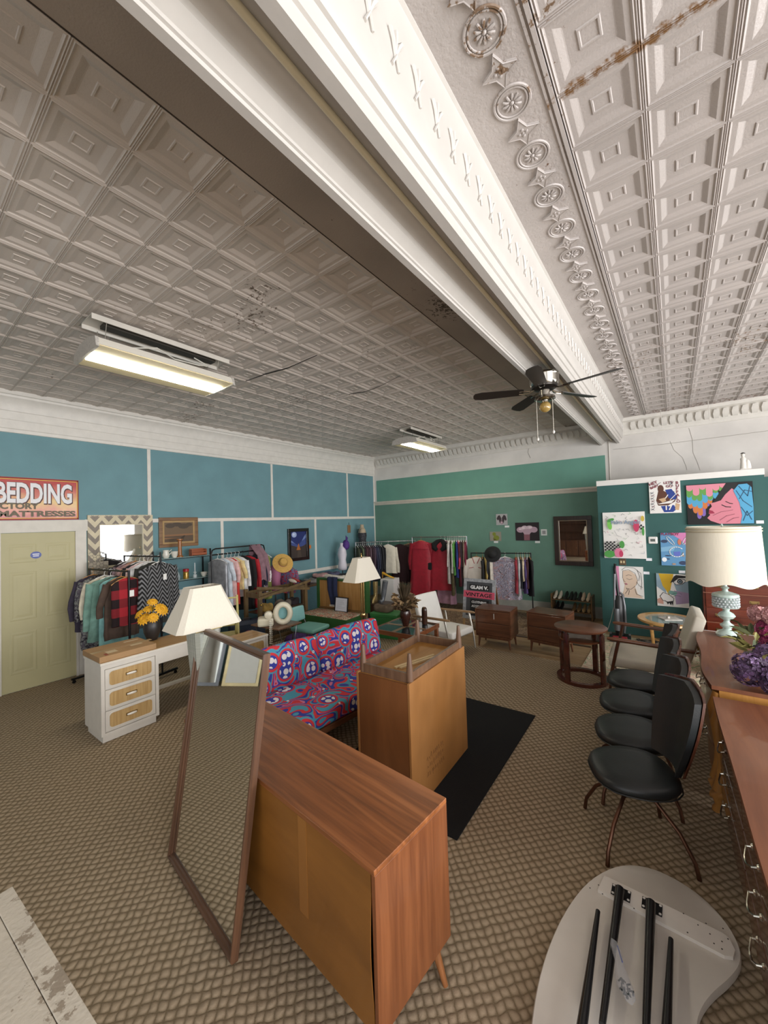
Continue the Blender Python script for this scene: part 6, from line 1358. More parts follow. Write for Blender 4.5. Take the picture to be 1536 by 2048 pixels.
for z, y in ((-.66, -.25), (-.4, -.24), (-.18, -.19), (-.05, -.06), (.014, -.006), (.016, .006), (-.03, .02), (-.3, .024), (-.5, .028)): R_.append([(-.13+.26*k/10, y+.008*math.sin(k*1.3+z*4), z+.03*math.sin(k*.6)*(abs(z) > .1)) for k in range(11)])
Rb = [[(x, y*.75 if abs(y) < .04 else y+.012, z-.002 if z > 0 else z) for x, y, z in r] for r in R_]
G_ = R_+Rb[::-1]; part(sc_, 'cloth', MB().rings(G_, False, False, True), fab('#8a6a74'), True, angle=80)
# ---------- pink form with straw hat, colourful blouse
pf = thing('pink_dress_form', 'pink dress form on a stand against the blue wall', 'mannequin', (-6.42, 4.84, 0))
def torso(T, m, z0, sc=1., name='torso'):
    pr_ = [(.10, 0, .10), (.125, .05, .11), (.135, .12, .105), (.105, .24, .085), (.125, .36, .11), (.14, .43, .10), (.15, .50, .085), (.10, .545, .06), (.05, .57, .05), (.045, .63, .045), (.05, .645, .05)]
    R_ = [[(rx*sc*math.cos(2*PI*k/24), ry*sc*math.sin(2*PI*k/24), z0+z*sc) for k in range(24)] for rx, z, ry in pr_]
    part(T, name, MB().rings(R_), m, True, angle=80)
torso(pf, mat('#b56f92', .7, var=.08), .66); part(pf, 'stand_pole', MB().cyl((0, 0, .02), (0, 0, .66), .014, 8), M_RKC, True); part(pf, 'stand_base', MB().lathe([(.14, 0), (.14, .015), (.02, .03)], 20), M_RK, True)
ht = thing('straw_hat', 'wide straw sun hat hung on the neck of the pink dress form', 'hat', (-6.28, 4.93, 1.27), rot=(0, math.radians(62), math.radians(-25)))
part(ht, 'brim', MB().lathe([(.085, .0), (.20, -.02), (.205, -.015), (.085, .008)], 28), mat('#c8a055', .8, var=.12, scale=40, bump=.4), True); part(ht, 'crown', MB().lathe([(.088, 0), (.085, .06), (.06, .09), (.0005, .10)], 24), mat('#c8a055', .8, var=.12, scale=40, bump=.4), True); part(ht, 'ribbon', MB().lathe([(.09, .005), (.0895, .025)], 24, cap=False), mat('#b56f92', .6), True)
garment('teal and red floral blouse hanging beside the pink dress form', (-6.33, 5.09, 1.26), math.radians(20), print_fab(['#2a6a94', '#a8243c', '#3f8aa8', '#6a3a7a', '#c24a4a'], 12.), .52, .16, .4, .04, 1.1, 'wire', 'blouse', None, 91)
part(wl, 'wall_hook', MB().tube([(XL+.001, 5.09, 1.3), (XL+.3, 5.09, 1.28), (XL+.49, 5.09, 1.262)], .005, 6), M_RK, True)
# ---------- display table with folded clothes
tb = thing('display_table', 'low table along the blue wall covered with folded clothes', 'table', (-6.4, 5.95, 0)); part(tb, 'table_top', MB().box(-.3, .3, -.72, .85, .72, .76), wood('#4a3828', '#5e4834', 1))
for x in (-.26, .26):
    for y in (-.66, .79): part(tb, 'leg', MB().box(x-.025, x+.025, y-.025, y+.025, 0, .719), wood('#4a3828', '#5e4834', 2))
FC = [('#3a1c20', 'folded dark maroon garment'), ('#8a8788', 'folded grey garment'), ('#c49a9a', 'folded pink garment'), ('#1c1c20', 'folded black garment'), ('#4a4c66', 'folded slate blue garment'), ('#d8d6dc', 'folded white garment'), ('#23232a', 'folded charcoal garment')]
def folded(label, c, loc, sx, sy, sz, seed, rz=0., group=None):
    rn = random.Random(seed); R_ = []; n = 22
    for z, s in ((0, .92), (sz*.25, 1.0), (sz*.6, 1.02), (sz*.9, .9), (sz, .6)):
        R_.append([((abs(math.cos(a))**.6)*math.copysign(1, math.cos(a))*sx*s*(1+.08*math.sin(3*a+seed)), (abs(math.sin(a))**.6)*math.copysign(1, math.sin(a))*sy*s*(1+.06*math.sin(4*a+seed)), z+sz*.25*math.sin(3*a+seed)*(z > sz*.5)) for a in [2*PI*k/n for k in range(n)]])
    return solo('folded_garment', label, 'garment', MB().rings(R_), fab(c, .3), loc, rz, group, True, angle=60)
for i, (x, y, z, k, lab) in enumerate(((-6.32, 5.42, .7605, 0, 'folded dark maroon garment at the near end of the display table'), (-6.36, 5.75, .7605, 1, 'folded grey garment on the display table'), (-6.40, 6.02, .7605, 3, 'folded black garment under the pink one on the display table'), (-6.38, 6.05, .835, 2, 'folded pink garment on top of the pile on the display table'), (-6.36, 6.36, .7605, 6, 'folded charcoal garment on the display table'), (-6.38, 6.38, .835, 4, 'slate blue crumpled garment on the charcoal one'), (-6.34, 6.64, .7605, 3, 'black crumpled garment at the far end of the display table'))):
    folded(lab, FC[k][0], (x, y, z), .18, .14, .07, i, 0, 'folded clothes on the display table')
# ---------- olive wood frame unit
ow = wood('#5c4a2e', '#766040', 2, 3., .5, .1); of = thing('slatted_cabinet', 'open olive-brown wooden frame cabinet with crossed slats before the pink dress form', 'cabinet', (-5.80, 4.40, 0), PI/2)
for x in (-.50, .50):
    for y in (-.2, .2): part(of, 'post', MB().box(x-.03, x+.03, y-.025, y+.025, 0, .93), ow)
for z in (.10, .86): part(of, 'front_rail', MB().box(-.47, .47, -.22, -.195, z-.03, z+.03), ow); part(of, 'rear_rail', MB().box(-.47, .47, .195, .22, z-.03, z+.03), ow)
for s in (-1, 1): part(of, 'side_rail', MB().box(s*.5-.012, s*.5+.012, -.175, .175, .80, .88), ow)
part(of, 'cross_slat', MB().box(-.58, .58, -.012, .012, -.02, .02, TR(0, -.235, .90, 0, .16, 0)), ow); part(of, 'cross_slat', MB().box(-.58, .58, -.012, .012, -.02, .02, TR(0, -.262, .89, 0, -.13, 0)), ow)
for z in (.30, .52): part(of, 'shelf_board', MB().box(-.468, .468, -.19, .19, z, z+.018), wood('#3c2c1e', '#524030', 0))
for z in (.7, .5): part(of, 'brass_knob', MB().ball((-.50, -.235, z), .018, 10, 6), mat('#b5954c', .3, metal=1), True)
for i, (x, z, c, s, lab) in enumerate(((-.28, .318, '#6a5f52', .13, 'grey-brown bundle on the lower shelf of the frame cabinet'), (.05, .318, '#3a2430', .14, 'dark plum bundle on the lower shelf of the frame cabinet'), (.32, .318, '#4a3a30', .12, 'brown bundle on the lower shelf of the frame cabinet'), (-.25, .538, '#b3924e', .11, 'tan cloth bundle on the upper shelf of the frame cabinet'), (.12, .538, '#7a7066', .13, 'taupe bundle on the upper shelf of the frame cabinet'), (.36, .538, '#2c2428', .1, 'black bundle on the upper shelf of the frame cabinet'))):
    folded(lab, c, (-5.80, 4.40+x, z), s, s, .10, 20+i, 0, 'cloth bundles in the frame cabinet')
folded('purple cloth lying in front of the frame cabinet', '#4a2f6a', (-5.20, 4.45, .001), .16, .34, .16, 31)
shp = [((-5.80, 4.80, .93), 'pair of red and cream heeled shoes lying on the frame cabinet')]
for (x, y, z), lab in shp:
    T = thing('heeled_shoes', lab, 'shoes', (x, y, z+.0))
    part(T, 'shoe', MB().tube([(-.1, -.03, .05), (-.04, -.03, .04), (.04, -.03, .03), (.1, -.03, .02)], [.02, .035, .032, .015], 10), mat('#d8cdbf', .4), True); part(T, 'shoe', MB().tube([(-.1, .05, .06), (-.04, .05, .045), (.04, .05, .03), (.1, .05, .02)], [.02, .035, .032, .015], 10), mat('#a83a3a', .4), True)
# ---------- suitcase, yellow folding chair
sc2 = thing('suitcase', 'dark blue hard suitcase standing behind the white nightstand', 'suitcase', (-5.62, 3.66, 0), math.radians(68)); part(sc2, 'shell', MB().box(-.28, .28, -.11, .11, .03, .50, bev=.05), mat('#2c3548', .35, var=.1)); part(sc2, 'handle', MB().tube([(-.07, 0, .49), (-.06, 0, .53), (.06, 0, .53), (.07, 0, .49)], .01, 8), M_BK, True); part(sc2, 'emblem', MB().tube([(.06*math.cos(i*.52), -.113, .30+.05*math.sin(i*.52)) for i in range(12)], .009, 6, True), mat('#a5385a', .5, var=0), True, label='pink ring emblem')
for x in (-.2, .2): part(sc2, 'wheel', MB().lathe([(.02, -.02), (.028, 0), (.02, .02)], 12, M=TR(x, 0, .029, PI/2, 0, 0)), M_BK, True)
fc = thing('yellow_folding_chair', 'pale yellow wooden folding deck chair frame beside the pyramid lamp', 'folding chair', (-5.35, 3.10, 0), math.radians(60)); M_YW = mat('#c9bd7e', .5, var=.08)
for s in (-.2, .2): part(fc, 'long_leg', MB().tube([(s, -.32, .0), (s, .26, .96)], .018, 6), M_YW); part(fc, 'short_leg', MB().tube([(s*.85, .36, .0), (s*.85, -.22, .68)], .018, 6), M_YW)
for y, z in ((.24, .93), (-.20, .66), (.02, .57), (-.3, .05), (.33, .06)): part(fc, 'cross_bar', MB().tube([(-.21, y, z), (.21, y, z)], .014, 6), M_YW)
part(fc, 'seat_slat', MB().box(-.17, .17, -.22, .18, .42, .44), M_YW)
# ---------- tray table with hair dryer, turquoise chair
tt = thing('tray_table', 'brown wooden tray table on wire legs carrying the cream hair dryer', 'table', (-4.68, 3.52, 0), math.radians(5)); part(tt, 'tray', MB().box(-.30, .28, -.20, .24, .58, .60, bev=.004), wood('#6a4a38', '#80604a', 0))
for s in (-1, 1): part(tt, 'wire_leg', MB().tube([(s*.24, -.16, .58), (s*.26, -.1, .3), (s*.22, -.18, 0), (s*.22, .2, 0.01), (s*.26, .1, .3), (s*.24, .18, .58)], .006, 6), M_RKC, True)
bsk = thing('wire_basket', 'round wire basket under the tray table', 'basket', (-4.62, 3.36, 0))
for z, r in ((.02, .13), (.12, .15), (.22, .165)): part(bsk, 'wire_ring', MB().tube([(r*math.cos(i*PI/12), r*math.sin(i*PI/12), z) for i in range(24)], .004, 5, True), mat('#4a4640', .4, metal=.7), True)
for i in range(10): a = 2*PI*i/10; part(bsk, 'wire_stave', MB().tube([(.13*math.cos(a), .13*math.sin(a), .005), (.165*math.cos(a), .165*math.sin(a), .22)], .003, 5), mat('#4a4640', .4, metal=.7))
hd = thing('vintage_hair_dryer', 'cream vintage hood hair dryer with a coiled cord on the tray table', 'hair dryer', (-4.60, 3.50, .6005), math.radians(53)); M_CRM = mat('#d6cfb8', .4, var=.04, coat=.3)
part(hd, 'base_box', MB().box(-.28, -.06, -.08, .12, 0, .12, bev=.03), M_CRM)
part(hd, 'hood_ring', MB().rings([[((.10+.04*math.cos(b))*math.cos(a)+.07, .05*math.sin(b)-.02, .16+(.125+.04*math.cos(b))*math.sin(a)) for b in [2*PI*j/12 for j in range(12)]] for a in [2*PI*i/28 for i in range(28)]], False, True, True), M_CRM, True)
part(hd, 'hood_back', MB().lathe([(.09, .03), (.06, .06), (.0005, .07)], 20, M=TR(.07, .0, .16, -PI/2, 0, 0)), mat('#7fb3b4', .5), True)
part(hd, 'motor_knob', MB().lathe([(.05, 0), (.06, .03), (.05, .07), (.02, .08)], 16, M=TR(-.13, -.02, .16, PI/2, 0, 0)), M_CRM, True)
part(hd, 'coiled_cord', MB().tube([(-.10+.018*math.cos(i*1.1), -.13+.018*math.sin(i*1.1)-.002*i*.4, .10-.0045*i) for i in range(70)], .007, 6), mat('#e2ddd0', .5), True)
tq = thing('turquoise_chair', 'turquoise vinyl chair with metal legs left of the floral sofa', 'chair', (-4.56, 4.06, 0), math.radians(8)); M_TQ = mat('#6fa79c', .4, var=.05)
part(tq, 'seat', cushion(-.22, .22, -.20, .22, .40, .46, .025, .012), M_TQ, True); o = part(tq, 'backrest', cushion(-.03, .03, -.19, .19, 0, .22, .02, .008), mat('#86b9b8', .4, var=.05), True, loc=(-.27, 0, .50)); o.rotation_euler = (0, -.15, 0)
for s in (-1, 1): part(tq, 'leg_frame', MB().tube([(.2, s*.17, 0), (.2, s*.17, .38), (.15, s*.17, .40), (-.2, s*.17, .40), (-.26, s*.17, .5), (-.3, s*.17, .7)], .011, 8), M_RKC, True); part(tq, 'rear_leg', MB().tube([(-.18, s*.17, .4), (-.24, s*.17, 0)], .011, 8), M_RKC, True)
# ---------- green wardrobe trunks
M_TGR = mat('#2f5a2c', .5, var=.12, scale=6); W_TRK = wood('#a8793f', '#c2945a', 2, 2.2, .5, .1, 6., blotch=.2)
tk = thing('steamer_chest', 'open green steamer trunk with a pine plank lid and floral lining behind the sofa', 'trunk', (-4.95, 4.92, 0), math.radians(4))
w_, d_2, h_2 = .56, .27, .42
for a in ((-w_, w_, -d_2, -d_2+.02), (-w_, w_, d_2-.02, d_2), (-w_, -w_+.02, -d_2+.02, d_2-.02), (w_-.02, w_, -d_2+.02, d_2-.02)): part(tk, 'trunk_wall', MB().box(*a, .0, h_2), M_TGR)
part(tk, 'trunk_floor', MB().box(-w_+.02, w_-.02, -d_2+.02, d_2-.02, 0, .02), M_TGR)
part(tk, 'floral_lining', cushion(-w_+.03, w_-.03, -d_2+.03, d_2-.03, .30, .43, .03, .02), print_fab(['#c9a88a', '#b5705f', '#7f9a84', '#d8c8b0', '#8a5a4a'], 12.), True)
for i in range(7):
    x0 = -w_+.02+i*(2*w_-.04)/7; part(tk, 'lid_plank', MB().box(x0+.002, x0+(2*w_-.04)/7-.002, d_2+.03, d_2+.05, h_2+.03, h_2+.53), W_TRK)
for a in ((-w_-.03, -w_+.02, h_2, h_2+.57), (w_-.02, w_+.02, h_2, h_2+.57)): part(tk, 'lid_frame', MB().box(a[0], a[1], d_2, d_2+.12, a[2], a[3]), M_TGR)
part(tk, 'lid_frame', MB().box(-w_+.02, w_-.02, d_2, d_2+.12, h_2+.54, h_2+.57), M_TGR); part(tk, 'lid_frame', MB().box(-w_+.02, w_-.02, d_2, d_2+.05, h_2, h_2+.03), wood('#6a4c30', '#85643f', 0))
folded('white and cream folded linen on top of the trunk lid', '#cfcac0', (-5.18, 5.28, h_2+.5705), .30, .06, .05, 51, math.radians(4))
nv = thing('navy_trousers', 'navy trousers with white stripes draped over the trunk lid', 'trousers', (-5.12, 5.135, h_2+.575), math.radians(4)); R_ = []
for z, w2, y in ((.03, .10, .06), (.035, .11, .0), (.0, .12, -.012), (-.2, .11, -.016), (-.40, .09, -.02), (-.50, .07, -.02)): R_.append([(-w2+2*w2*k/10+.04*(z < -.3), y-.012*math.sin(k*1.1), z) for k in range(11)])
G_ = R_+[[(x, y+.008, z-.001) for x, y, z in r] for r in R_[::-1]]; part(nv, 'cloth', MB().rings(G_, False, False, True), fab('#1c2444'), True, angle=80); part(nv, 'hem_stripe', MB().box(-.04, .11, -.05, -.045, -.475, -.465).box(-.04, .11, -.05, -.045, -.495, -.485), mat('#e0dcd0', .6, var=0))
fd = thing('framed_document', 'white document in a black frame leaning in the trunk lid', 'document', (-4.84, 5.055, h_2+.015), rot=(math.radians(-8), 0, math.radians(4)));
for a in ((-.15, .15, 0, .015), (-.15, .15, .245, .26), (-.15, -.135, .015, .245), (.135, .15, .015, .245)): part(fd, 'frame_rail', MB().box(a[0], a[1], -.012, .008, a[2], a[3]), M_BK)
part(fd, 'document', MB().box(-.135, .135, -.004, 0, .015, .245), mat('#d8dae4', .4, var=.04))
tx = MB(); rn = random.Random(2)
for i in range(9): tx.box(-.10, -.10+rn.uniform(.1, .19), -.0046, -.0042, .06+.018*i, .064+.018*i)
part(fd, 'text_lines', tx, mat('#a9abb5', .6, var=0))
t2 = thing('small_steamer_chest', 'small green trunk with a gold emblem behind the glass pane table', 'trunk', (-4.15, 5.52, 0), math.radians(10)); part(t2, 'trunk_body', MB().box(-.27, .27, -.18, .18, 0, .36, bev=.008), mat('#2f7238', .5, var=.1)); part(t2, 'trunk_lid', MB().box(-.28, .28, -.19, .19, .361, .42, bev=.01), mat('#2f7238', .5, var=.1)); part(t2, 'corner_post', MB().box(-.285, -.25, -.2, -.18, .0, .42), M_BK); part(t2, 'gold_emblem', MB().lathe([(.035, 0), (.045, .004), (.03, .008)], 14, M=TR(.12, -.181, .25, PI/2, 0, 0)), mat('#b09040', .35, metal=.8), True)
folded('brown patterned cloth heaped on the small green trunk', '#6a5a4a', (-4.25, 5.55, .4205), .18, .12, .10, 61)
# ---------- pedestal, shoe, boots
ped = thing('white_pedestal', 'white display pedestal in the corner with a yellow shoe on it', 'pedestal', (-5.42, 7.35, 0), math.radians(12)); part(ped, 'pedestal_box', MB().box(-.17, .17, -.17, .17, 0, .69, bev=.003), mat('#d6d6d4', .5, var=.03))
shoe = thing('yellow_heel', 'yellow and red high-heeled shoe on the white pedestal', 'shoe', (-5.44, 7.33, .6905), math.radians(15)); part(shoe, 'upper', MB().rings([[(x+.0, wd*math.cos(a), z+hh*math.sin(a)) for a in [2*PI*k/12 for k in range(12)]] for x, z, wd, hh in ((-.16, .12, .025, .03), (-.12, .115, .038, .035), (-.03, .07, .036, .022), (.05, .035, .042, .02), (.11, .022, .03, .018), (.14, .016, .01, .01))]), mat('#c99a28', .4, var=.1), True); part(shoe, 'heel', MB().tube([(-.15, 0, .11), (-.16, 0, 0)], [.018, .008], 8), mat('#a8792c', .4), True); part(shoe, 'red_lining', MB().tube([(-.15, 0, .13), (-.10, 0, .13)], .02, 8), mat('#a3242c', .5), True)
def boot(T, x, m):
    b_ = part(T, 'boot', MB().rings([[(x+rx*math.cos(a), yo+ry*math.sin(a), z) for a in [2*PI*k/14 for k in range(14)]] for z, rx, ry, yo in ((.0, .038, .12, -.05), (.05, .04, .12, -.05), (.09, .04, .09, -.03), (.14, .042, .055, 0), (.28, .05, .055, 0), (.42, .058, .06, .005), (.46, .056, .058, .005))]), m, True); return b_
bt = thing('gold_boots', 'pair of gold sequined boots standing on a dark chest beside the pedestal', 'boots', (-5.62, 6.90, .205), math.radians(10)); gb = mat('#b09a68', .3, metal=.5, var=.4, scale=60); boot(bt, -.09, gb); boot(bt, .1, gb)
solo('low_chest', 'low dark wooden chest under the gold boots', 'chest', MB().box(-.5, .45, -.22, .22, 0, .2, bev=.006), wood('#33201a', '#4a3026', 0), (-5.55, 6.90, .001), math.radians(6))
solo('silver_boots', 'slouching silver grey boots beside the pedestal', 'boots', MB().tube([(0, -.1, .04), (0, 0, .06), (.02, .02, .2), (.05, .03, .38), (.08, .03, .5)], [.04, .05, .06, .06, .065], 12), mat('#7a8088', .35, metal=.4, var=.3), (-5.30, 6.88, .203), smooth=True)
# ---------- white and dark dress forms
wm = thing('white_dress_form', 'white dress form on a pole by the corner of the blue wall', 'mannequin', (-6.45, 6.83, 0), math.radians(-35)); torso(wm, mat('#d6d2dc', .6, var=.03), .90, 1.0); part(wm, 'stand_pole', MB().cyl((0, 0, .02), (0, 0, .9), .014, 8), M_RKC, True); part(wm, 'stand_base', MB().lathe([(.14, 0), (.14, .015), (.02, .03)], 20), M_RK, True)
pu = thing('purple_hat', 'purple feathered hat on the neck of the white dress form', 'hat', (-6.38, 6.90, 1.50), rot=(0, math.radians(50), math.radians(-40))); M_PU = mat('#4a2a78', .7, var=.3, scale=40)
part(pu, 'crown', MB().ball((0, 0, 0), .12, 14, 8, 1.15, .75, .8), M_PU, True); part(pu, 'feather', MB().tube([(-.02, .0, .08), (-.1, .02, .14), (-.18, .0, .13)], [.02, .03, .004], 8), M_PU, True)
dm = thing('dark_dress_form', 'dress form wearing a black dotted camisole in the corner', 'mannequin', (-6.55, 7.72, 0), math.radians(-35)); torso(dm, mat('#b3a28a', .7, var=.05), 1.33, 1.0); part(dm, 'stand_pole', MB().cyl((0, 0, .02), (0, 0, 1.33), .014, 8), M_RKC, True); part(dm, 'stand_base', MB().lathe([(.14, 0), (.14, .015), (.02, .03)], 20), M_RK, True)
part(dm, 'camisole', MB().rings([[(rx*1.04*math.cos(2*PI*k/24), ry*1.06*math.sin(2*PI*k/24), 1.33+z) for k in range(24)] for rx, z, ry in ((.11, -.02, .11), (.127, .05, .112), (.137, .12, .107), (.107, .24, .087), (.127, .36, .112), (.142, .43, .102))], False), print_fab(['#1a1a1e', '#1a1a1e', '#5a5a60'], 60.), True, angle=80)
for s in (-1, 1): part(dm, 'strap', MB().tube([(s*.09, -.10, 1.33+.43), (s*.085, -.075, 1.33+.52), (s*.08, 0, 1.33+.545), (s*.09, .08, 1.33+.45)], .008, 6), M_BK, True)
# ---------- corner rack
a5, b5 = (-6.38, 7.25, 1.53), (-5.25, 8.25, 1.53)
rack('chrome clothes rack across the corner full of dark garments', a5, b5, M_RKC, .2)
an5 = math.atan2(b5[1]-a5[1], b5[0]-a5[0])+PI/2+.25
C5 = [('#3a4030', 'olive'), ('#1a1a1c', 'black'), ('#55604a', 'grey-green'), ('#201a1e', 'black-brown'), ('#4a2c34', 'plum'), ('#3a2026', 'wine'), ('#5a4650', 'mauve-grey'), ('#32202a', 'aubergine'), ('#4a3a48', 'dusky purple'), ('#2a2c44', 'indigo'), ('#343a4c', 'slate'), ('#1c1e2a', 'midnight blue'), ('#26262a', 'charcoal'), ('#15151a', 'jet black')]
ORD = ['first', 'second', 'third', 'fourth', 'fifth', 'sixth', 'seventh', 'eighth', 'ninth', 'tenth', 'eleventh', 'twelfth', 'thirteenth', 'fourteenth']
for i, (c, nm) in enumerate(C5): garment(f'{nm} garment on the corner rack, {ORD[i]} from the white dress form', along(a5, b5, .02+.032*i), an5, fab(c), .85, .20, .5, .03, 1.05, 'wire' if i % 3 else 'white', seed=100+i, group='dark garments on the corner rack')
garment('cream long-sleeved blouse facing out on the corner rack', along(a5, b5, .54), math.radians(10), fab('#d6d0c0', .08), .70, .21, .62, .05, 1.05, 'white', 'blouse', 'garments at the end of the corner rack', 120, sleeve_w=.06)
garment('maroon velvet coat right of the cream blouse', along(a5, b5, .74), math.radians(15), fab('#2a1016'), .95, .23, .6, .05, 1.1, 'dark', 'coat', 'garments at the end of the corner rack', 121)
garment('brown coat beside the red coats on the corner rack', along(a5, b5, .88), math.radians(40), fab('#4a3c34'), .9, .2, .55, .04, 1.05, 'wood', 'coat', 'garments at the end of the corner rack', 122)
# ---------- red coat rack
a6, b6 = (-5.0, 7.72, 1.64), (-3.72, 7.98, 1.64)
rack('chrome clothes rack carrying the two red coats', a6, b6, M_RKC, .2)
an6 = math.atan2(b6[1]-a6[1], b6[0]-a6[0])+PI/2+.2
C6 = [('#8f8a84', 'grey', .9), ('#b9b5b0', 'silver', .95), ('#5a5138', 'olive khaki', 1.2), ('#b0b0a8', 'pale grey', .7), ('#4f8a3c', 'green', .75), ('#27357a', 'royal blue', .8), ('#c9485e', 'coral pink', .6), ('#5a1c2a', 'burgundy', 1.0), ('#33262a', 'dark brown', 1.0), ('#6f5f52', 'taupe', .8), ('#6a1f34', 'crimson', .8)]
for i, (c, nm, l) in enumerate(C6): garment(f'{nm} garment behind the red coats, {ORD[i]} after the fur-trimmed coat', along(a6, b6, .67+.031*i), an6+random.Random(i).uniform(-.15, .15), fab(c), l, .21, .5, .03, 1.08, 'white', seed=130+i, group='garments behind the red coats')
M_RC = fab('#8f1226', .15, .6)
rc1 = garment('long red coat with short cape collar, left of the fur-trimmed one', along(a6, b6, .17), math.radians(8), M_RC, 1.28, .24, .62, .07, 1.35, 'wood', 'coat', 'red coats', 150, sleeve_w=.085, fold=.02)
part(rc1, 'cape_collar', MB().rings([[(rx*math.cos(a), ry*math.sin(a), z) for a in [2*PI*k/20 for k in range(20)]] for z, rx, ry in ((-.085, .07, .05), (-.13, .16, .065), (-.25, .25, .095), (-.27, .255, .098))], False), M_RC, True, angle=80)
rc2 = garment('red coat with black fur collar and cuffs', along(a6, b6, .54), math.radians(8), M_RC, 1.12, .24, .58, .08, 1.30, 'white', 'coat', 'red coats', 151, sleeve_w=.085, fold=.02)
M_FUR = mat('#0c0c0e', 1., var=.3, scale=60, bump=1., bscale=160)
part(rc2, 'fur_collar', MB().tube([(-.06, -.11, -.30), (-.12, -.11, -.24), (-.13, -.09, -.17), (-.07, -.04, -.11), (0, .02, -.09), (.07, -.04, -.11), (.13, -.09, -.17), (.12, -.11, -.24), (.05, -.11, -.30)], [.04, .062, .066, .055, .05, .055, .066, .062, .04], 10), M_FUR, True)
for s in (-1, 1): part(rc2, 'fur_cuff', MB().lathe([(.06, -.58), (.105, -.60), (.11, -.74), (.07, -.77)], 14, (s*(.24*.88+.07), -.02, 0), 1, .8), M_FUR, True)
garment('long lavender pink dress showing below the fur-trimmed coat', along(a6, b6, .61), math.radians(8), fab('#9a7484', .15), 1.42, .18, 0, .05, 1.35, 'white', 'dress', None, 152, fold=.02)
# ---------- rack 4
a7, b7 = (-3.52, 7.75, 1.30), (-2.34, 8.0, 1.36)
rack('black clothes rack with the silver jacket beside the sandwich board', a7, (b7[0], b7[1], 1.30), M_RK, .2)
an7 = math.atan2(b7[1]-a7[1], b7[0]-a7[0])+PI/2
C7 = [('#1c1c1e', 'black', .6), ('#b39a58', 'mustard', .6), ('#2a2a2e', 'charcoal', .6), ('#c9c2b4', 'cream', .7), ('#8a2a36', 'red', .7), ('#a8a8aa', 'grey', .75), ('#1a1c22', 'ink black', .6), ('#c4b496', 'tan', .45), ('#4a3a6a', 'violet', .7), ('#3a1c22', 'dark red', .6), ('#141418', 'jet black', .75)]
for i, (c, nm, l) in enumerate(C7): garment(f'{nm} garment on the silver jacket rack, {ORD[i]} along the bar', along(a7, (b7[0], b7[1], 1.30), .20+.05*i if i < 4 else .76+.036*(i-4)), an7+.15+random.Random(i+5).uniform(-.15, .15), fab(c), l, .20, .35, .03, 1.05, 'white' if i % 2 else 'wood', seed=160+i, group='garments on the silver jacket rack')
ws = garment('white shirt with red piping at the left end of the silver jacket rack', along(a7, b7, .09), math.radians(6), fab('#dcd4cc', .06), .62, .21, .5, .05, 1.1, 'wood', 'shirt', None, 180, sleeve_w=.07)
part(ws, 'red_piping', MB().tube([(-.08, -.03, -.10), (-.03, -.055, -.22)], .007, 5).tube([(.08, -.03, -.10), (.03, -.055, -.22)], .007, 5).tube([(.05, -.056, -.30), (.15, -.05, -.32)], .006, 5).tube([(-.05, -.056, -.30), (-.15, -.05, -.32)], .006, 5), mat('#a3202a', .6, var=0), True)
garment('shiny silver patterned jacket facing out on the rack', along(a7, b7, .58), math.radians(8), print_fab(['#a8a2b4', '#8a8496', '#d0ccd8', '#4a4450', '#b89aa0'], 9., 2.5, .35, .3), .85, .26, .62, .07, 1.25, 'white', 'jacket', None, 181, sleeve_w=.095, fold=.02)
bh = thing('black_hat', 'black felt hat hung on the bar above the silver jacket', 'hat', along(a7, b7, .44, -.02), rot=(math.radians(70), 0, math.radians(10))); bh.location = (bh.location[0], bh.location[1]-.22, bh.location[2]+.02); part(bh, 'crown', MB().ball((0, 0, .03), .10, 16, 8, 1, 1, .8), mat('#141414', .8, var=.3), True); part(bh, 'brim', MB().lathe([(.09, 0), (.17, -.015), (.17, -.01), (.09, .012)], 24), mat('#141414', .8, var=.3), True)
solo('crumpled_bag', 'crumpled white and green plastic bag on the floor behind the nightstands', 'bag', MB().ball((0, 0, .13), .13, 12, 8, 1.1, .8, .95), print_fab(['#d8d8d6', '#c8ccc8', '#5a9a4a', '#d0b84a'], 10.), (-2.10, 7.25, .008), smooth=True)
# ---------- shoe rack by the partition
sr_ = thing('shoe_rack', 'low wooden shoe rack against the green wall', 'shoe rack', (-1.68, 8.38, 0)); W_SR = wood('#5a4228', '#735636', 0)
for x in (-.36, .36): part(sr_, 'side', MB().box(x-.012, x+.012, -.15, .15, 0, .48), W_SR)
for z in (.14, .36): part(sr_, 'shelf', MB().box(-.348, .348, -.14, .14, z, z+.018), W_SR)
SH = [(-.26, .378, '#cfc6b4', 'cream high heels on the left of the shoe rack top'), (-.06, .378, '#1a1816', 'black heeled shoes in the middle of the shoe rack top'), (.10, .378, '#201c1c', 'black shoes right of centre on the shoe rack top'), (.25, .378, '#c2ad96', 'beige pumps on the right of the shoe rack top'), (-.24, .158, '#1c1a1a', 'black boots on the lower shelf of the shoe rack'), (.08, .158, '#8a6f4c', 'tan sandals on the lower shelf of the shoe rack'), (.26, .158, '#9a7f58', 'light brown shoes on the lower shelf of the shoe rack')]
for x, z, c, lab in SH:
    T = thing('pair_of_shoes', lab, 'shoes', (-1.68+x, 8.36, z+.0005), 0, 'shoes on the shoe rack')
    for dx in (-.045, .045): part(T, 'shoe', MB().rings([[(dx+wd*math.cos(a), y, zz+hh*math.sin(a)) for a in [2*PI*k/10 for k in range(10)]] for y, zz, wd, hh in ((.11, .09, .022, .05), (.07, .08, .032, .05), (0, .05, .03, .03), (-.07, .03, .036, .026), (-.12, .02, .02, .016))]), mat(c, .4, var=.1), True)
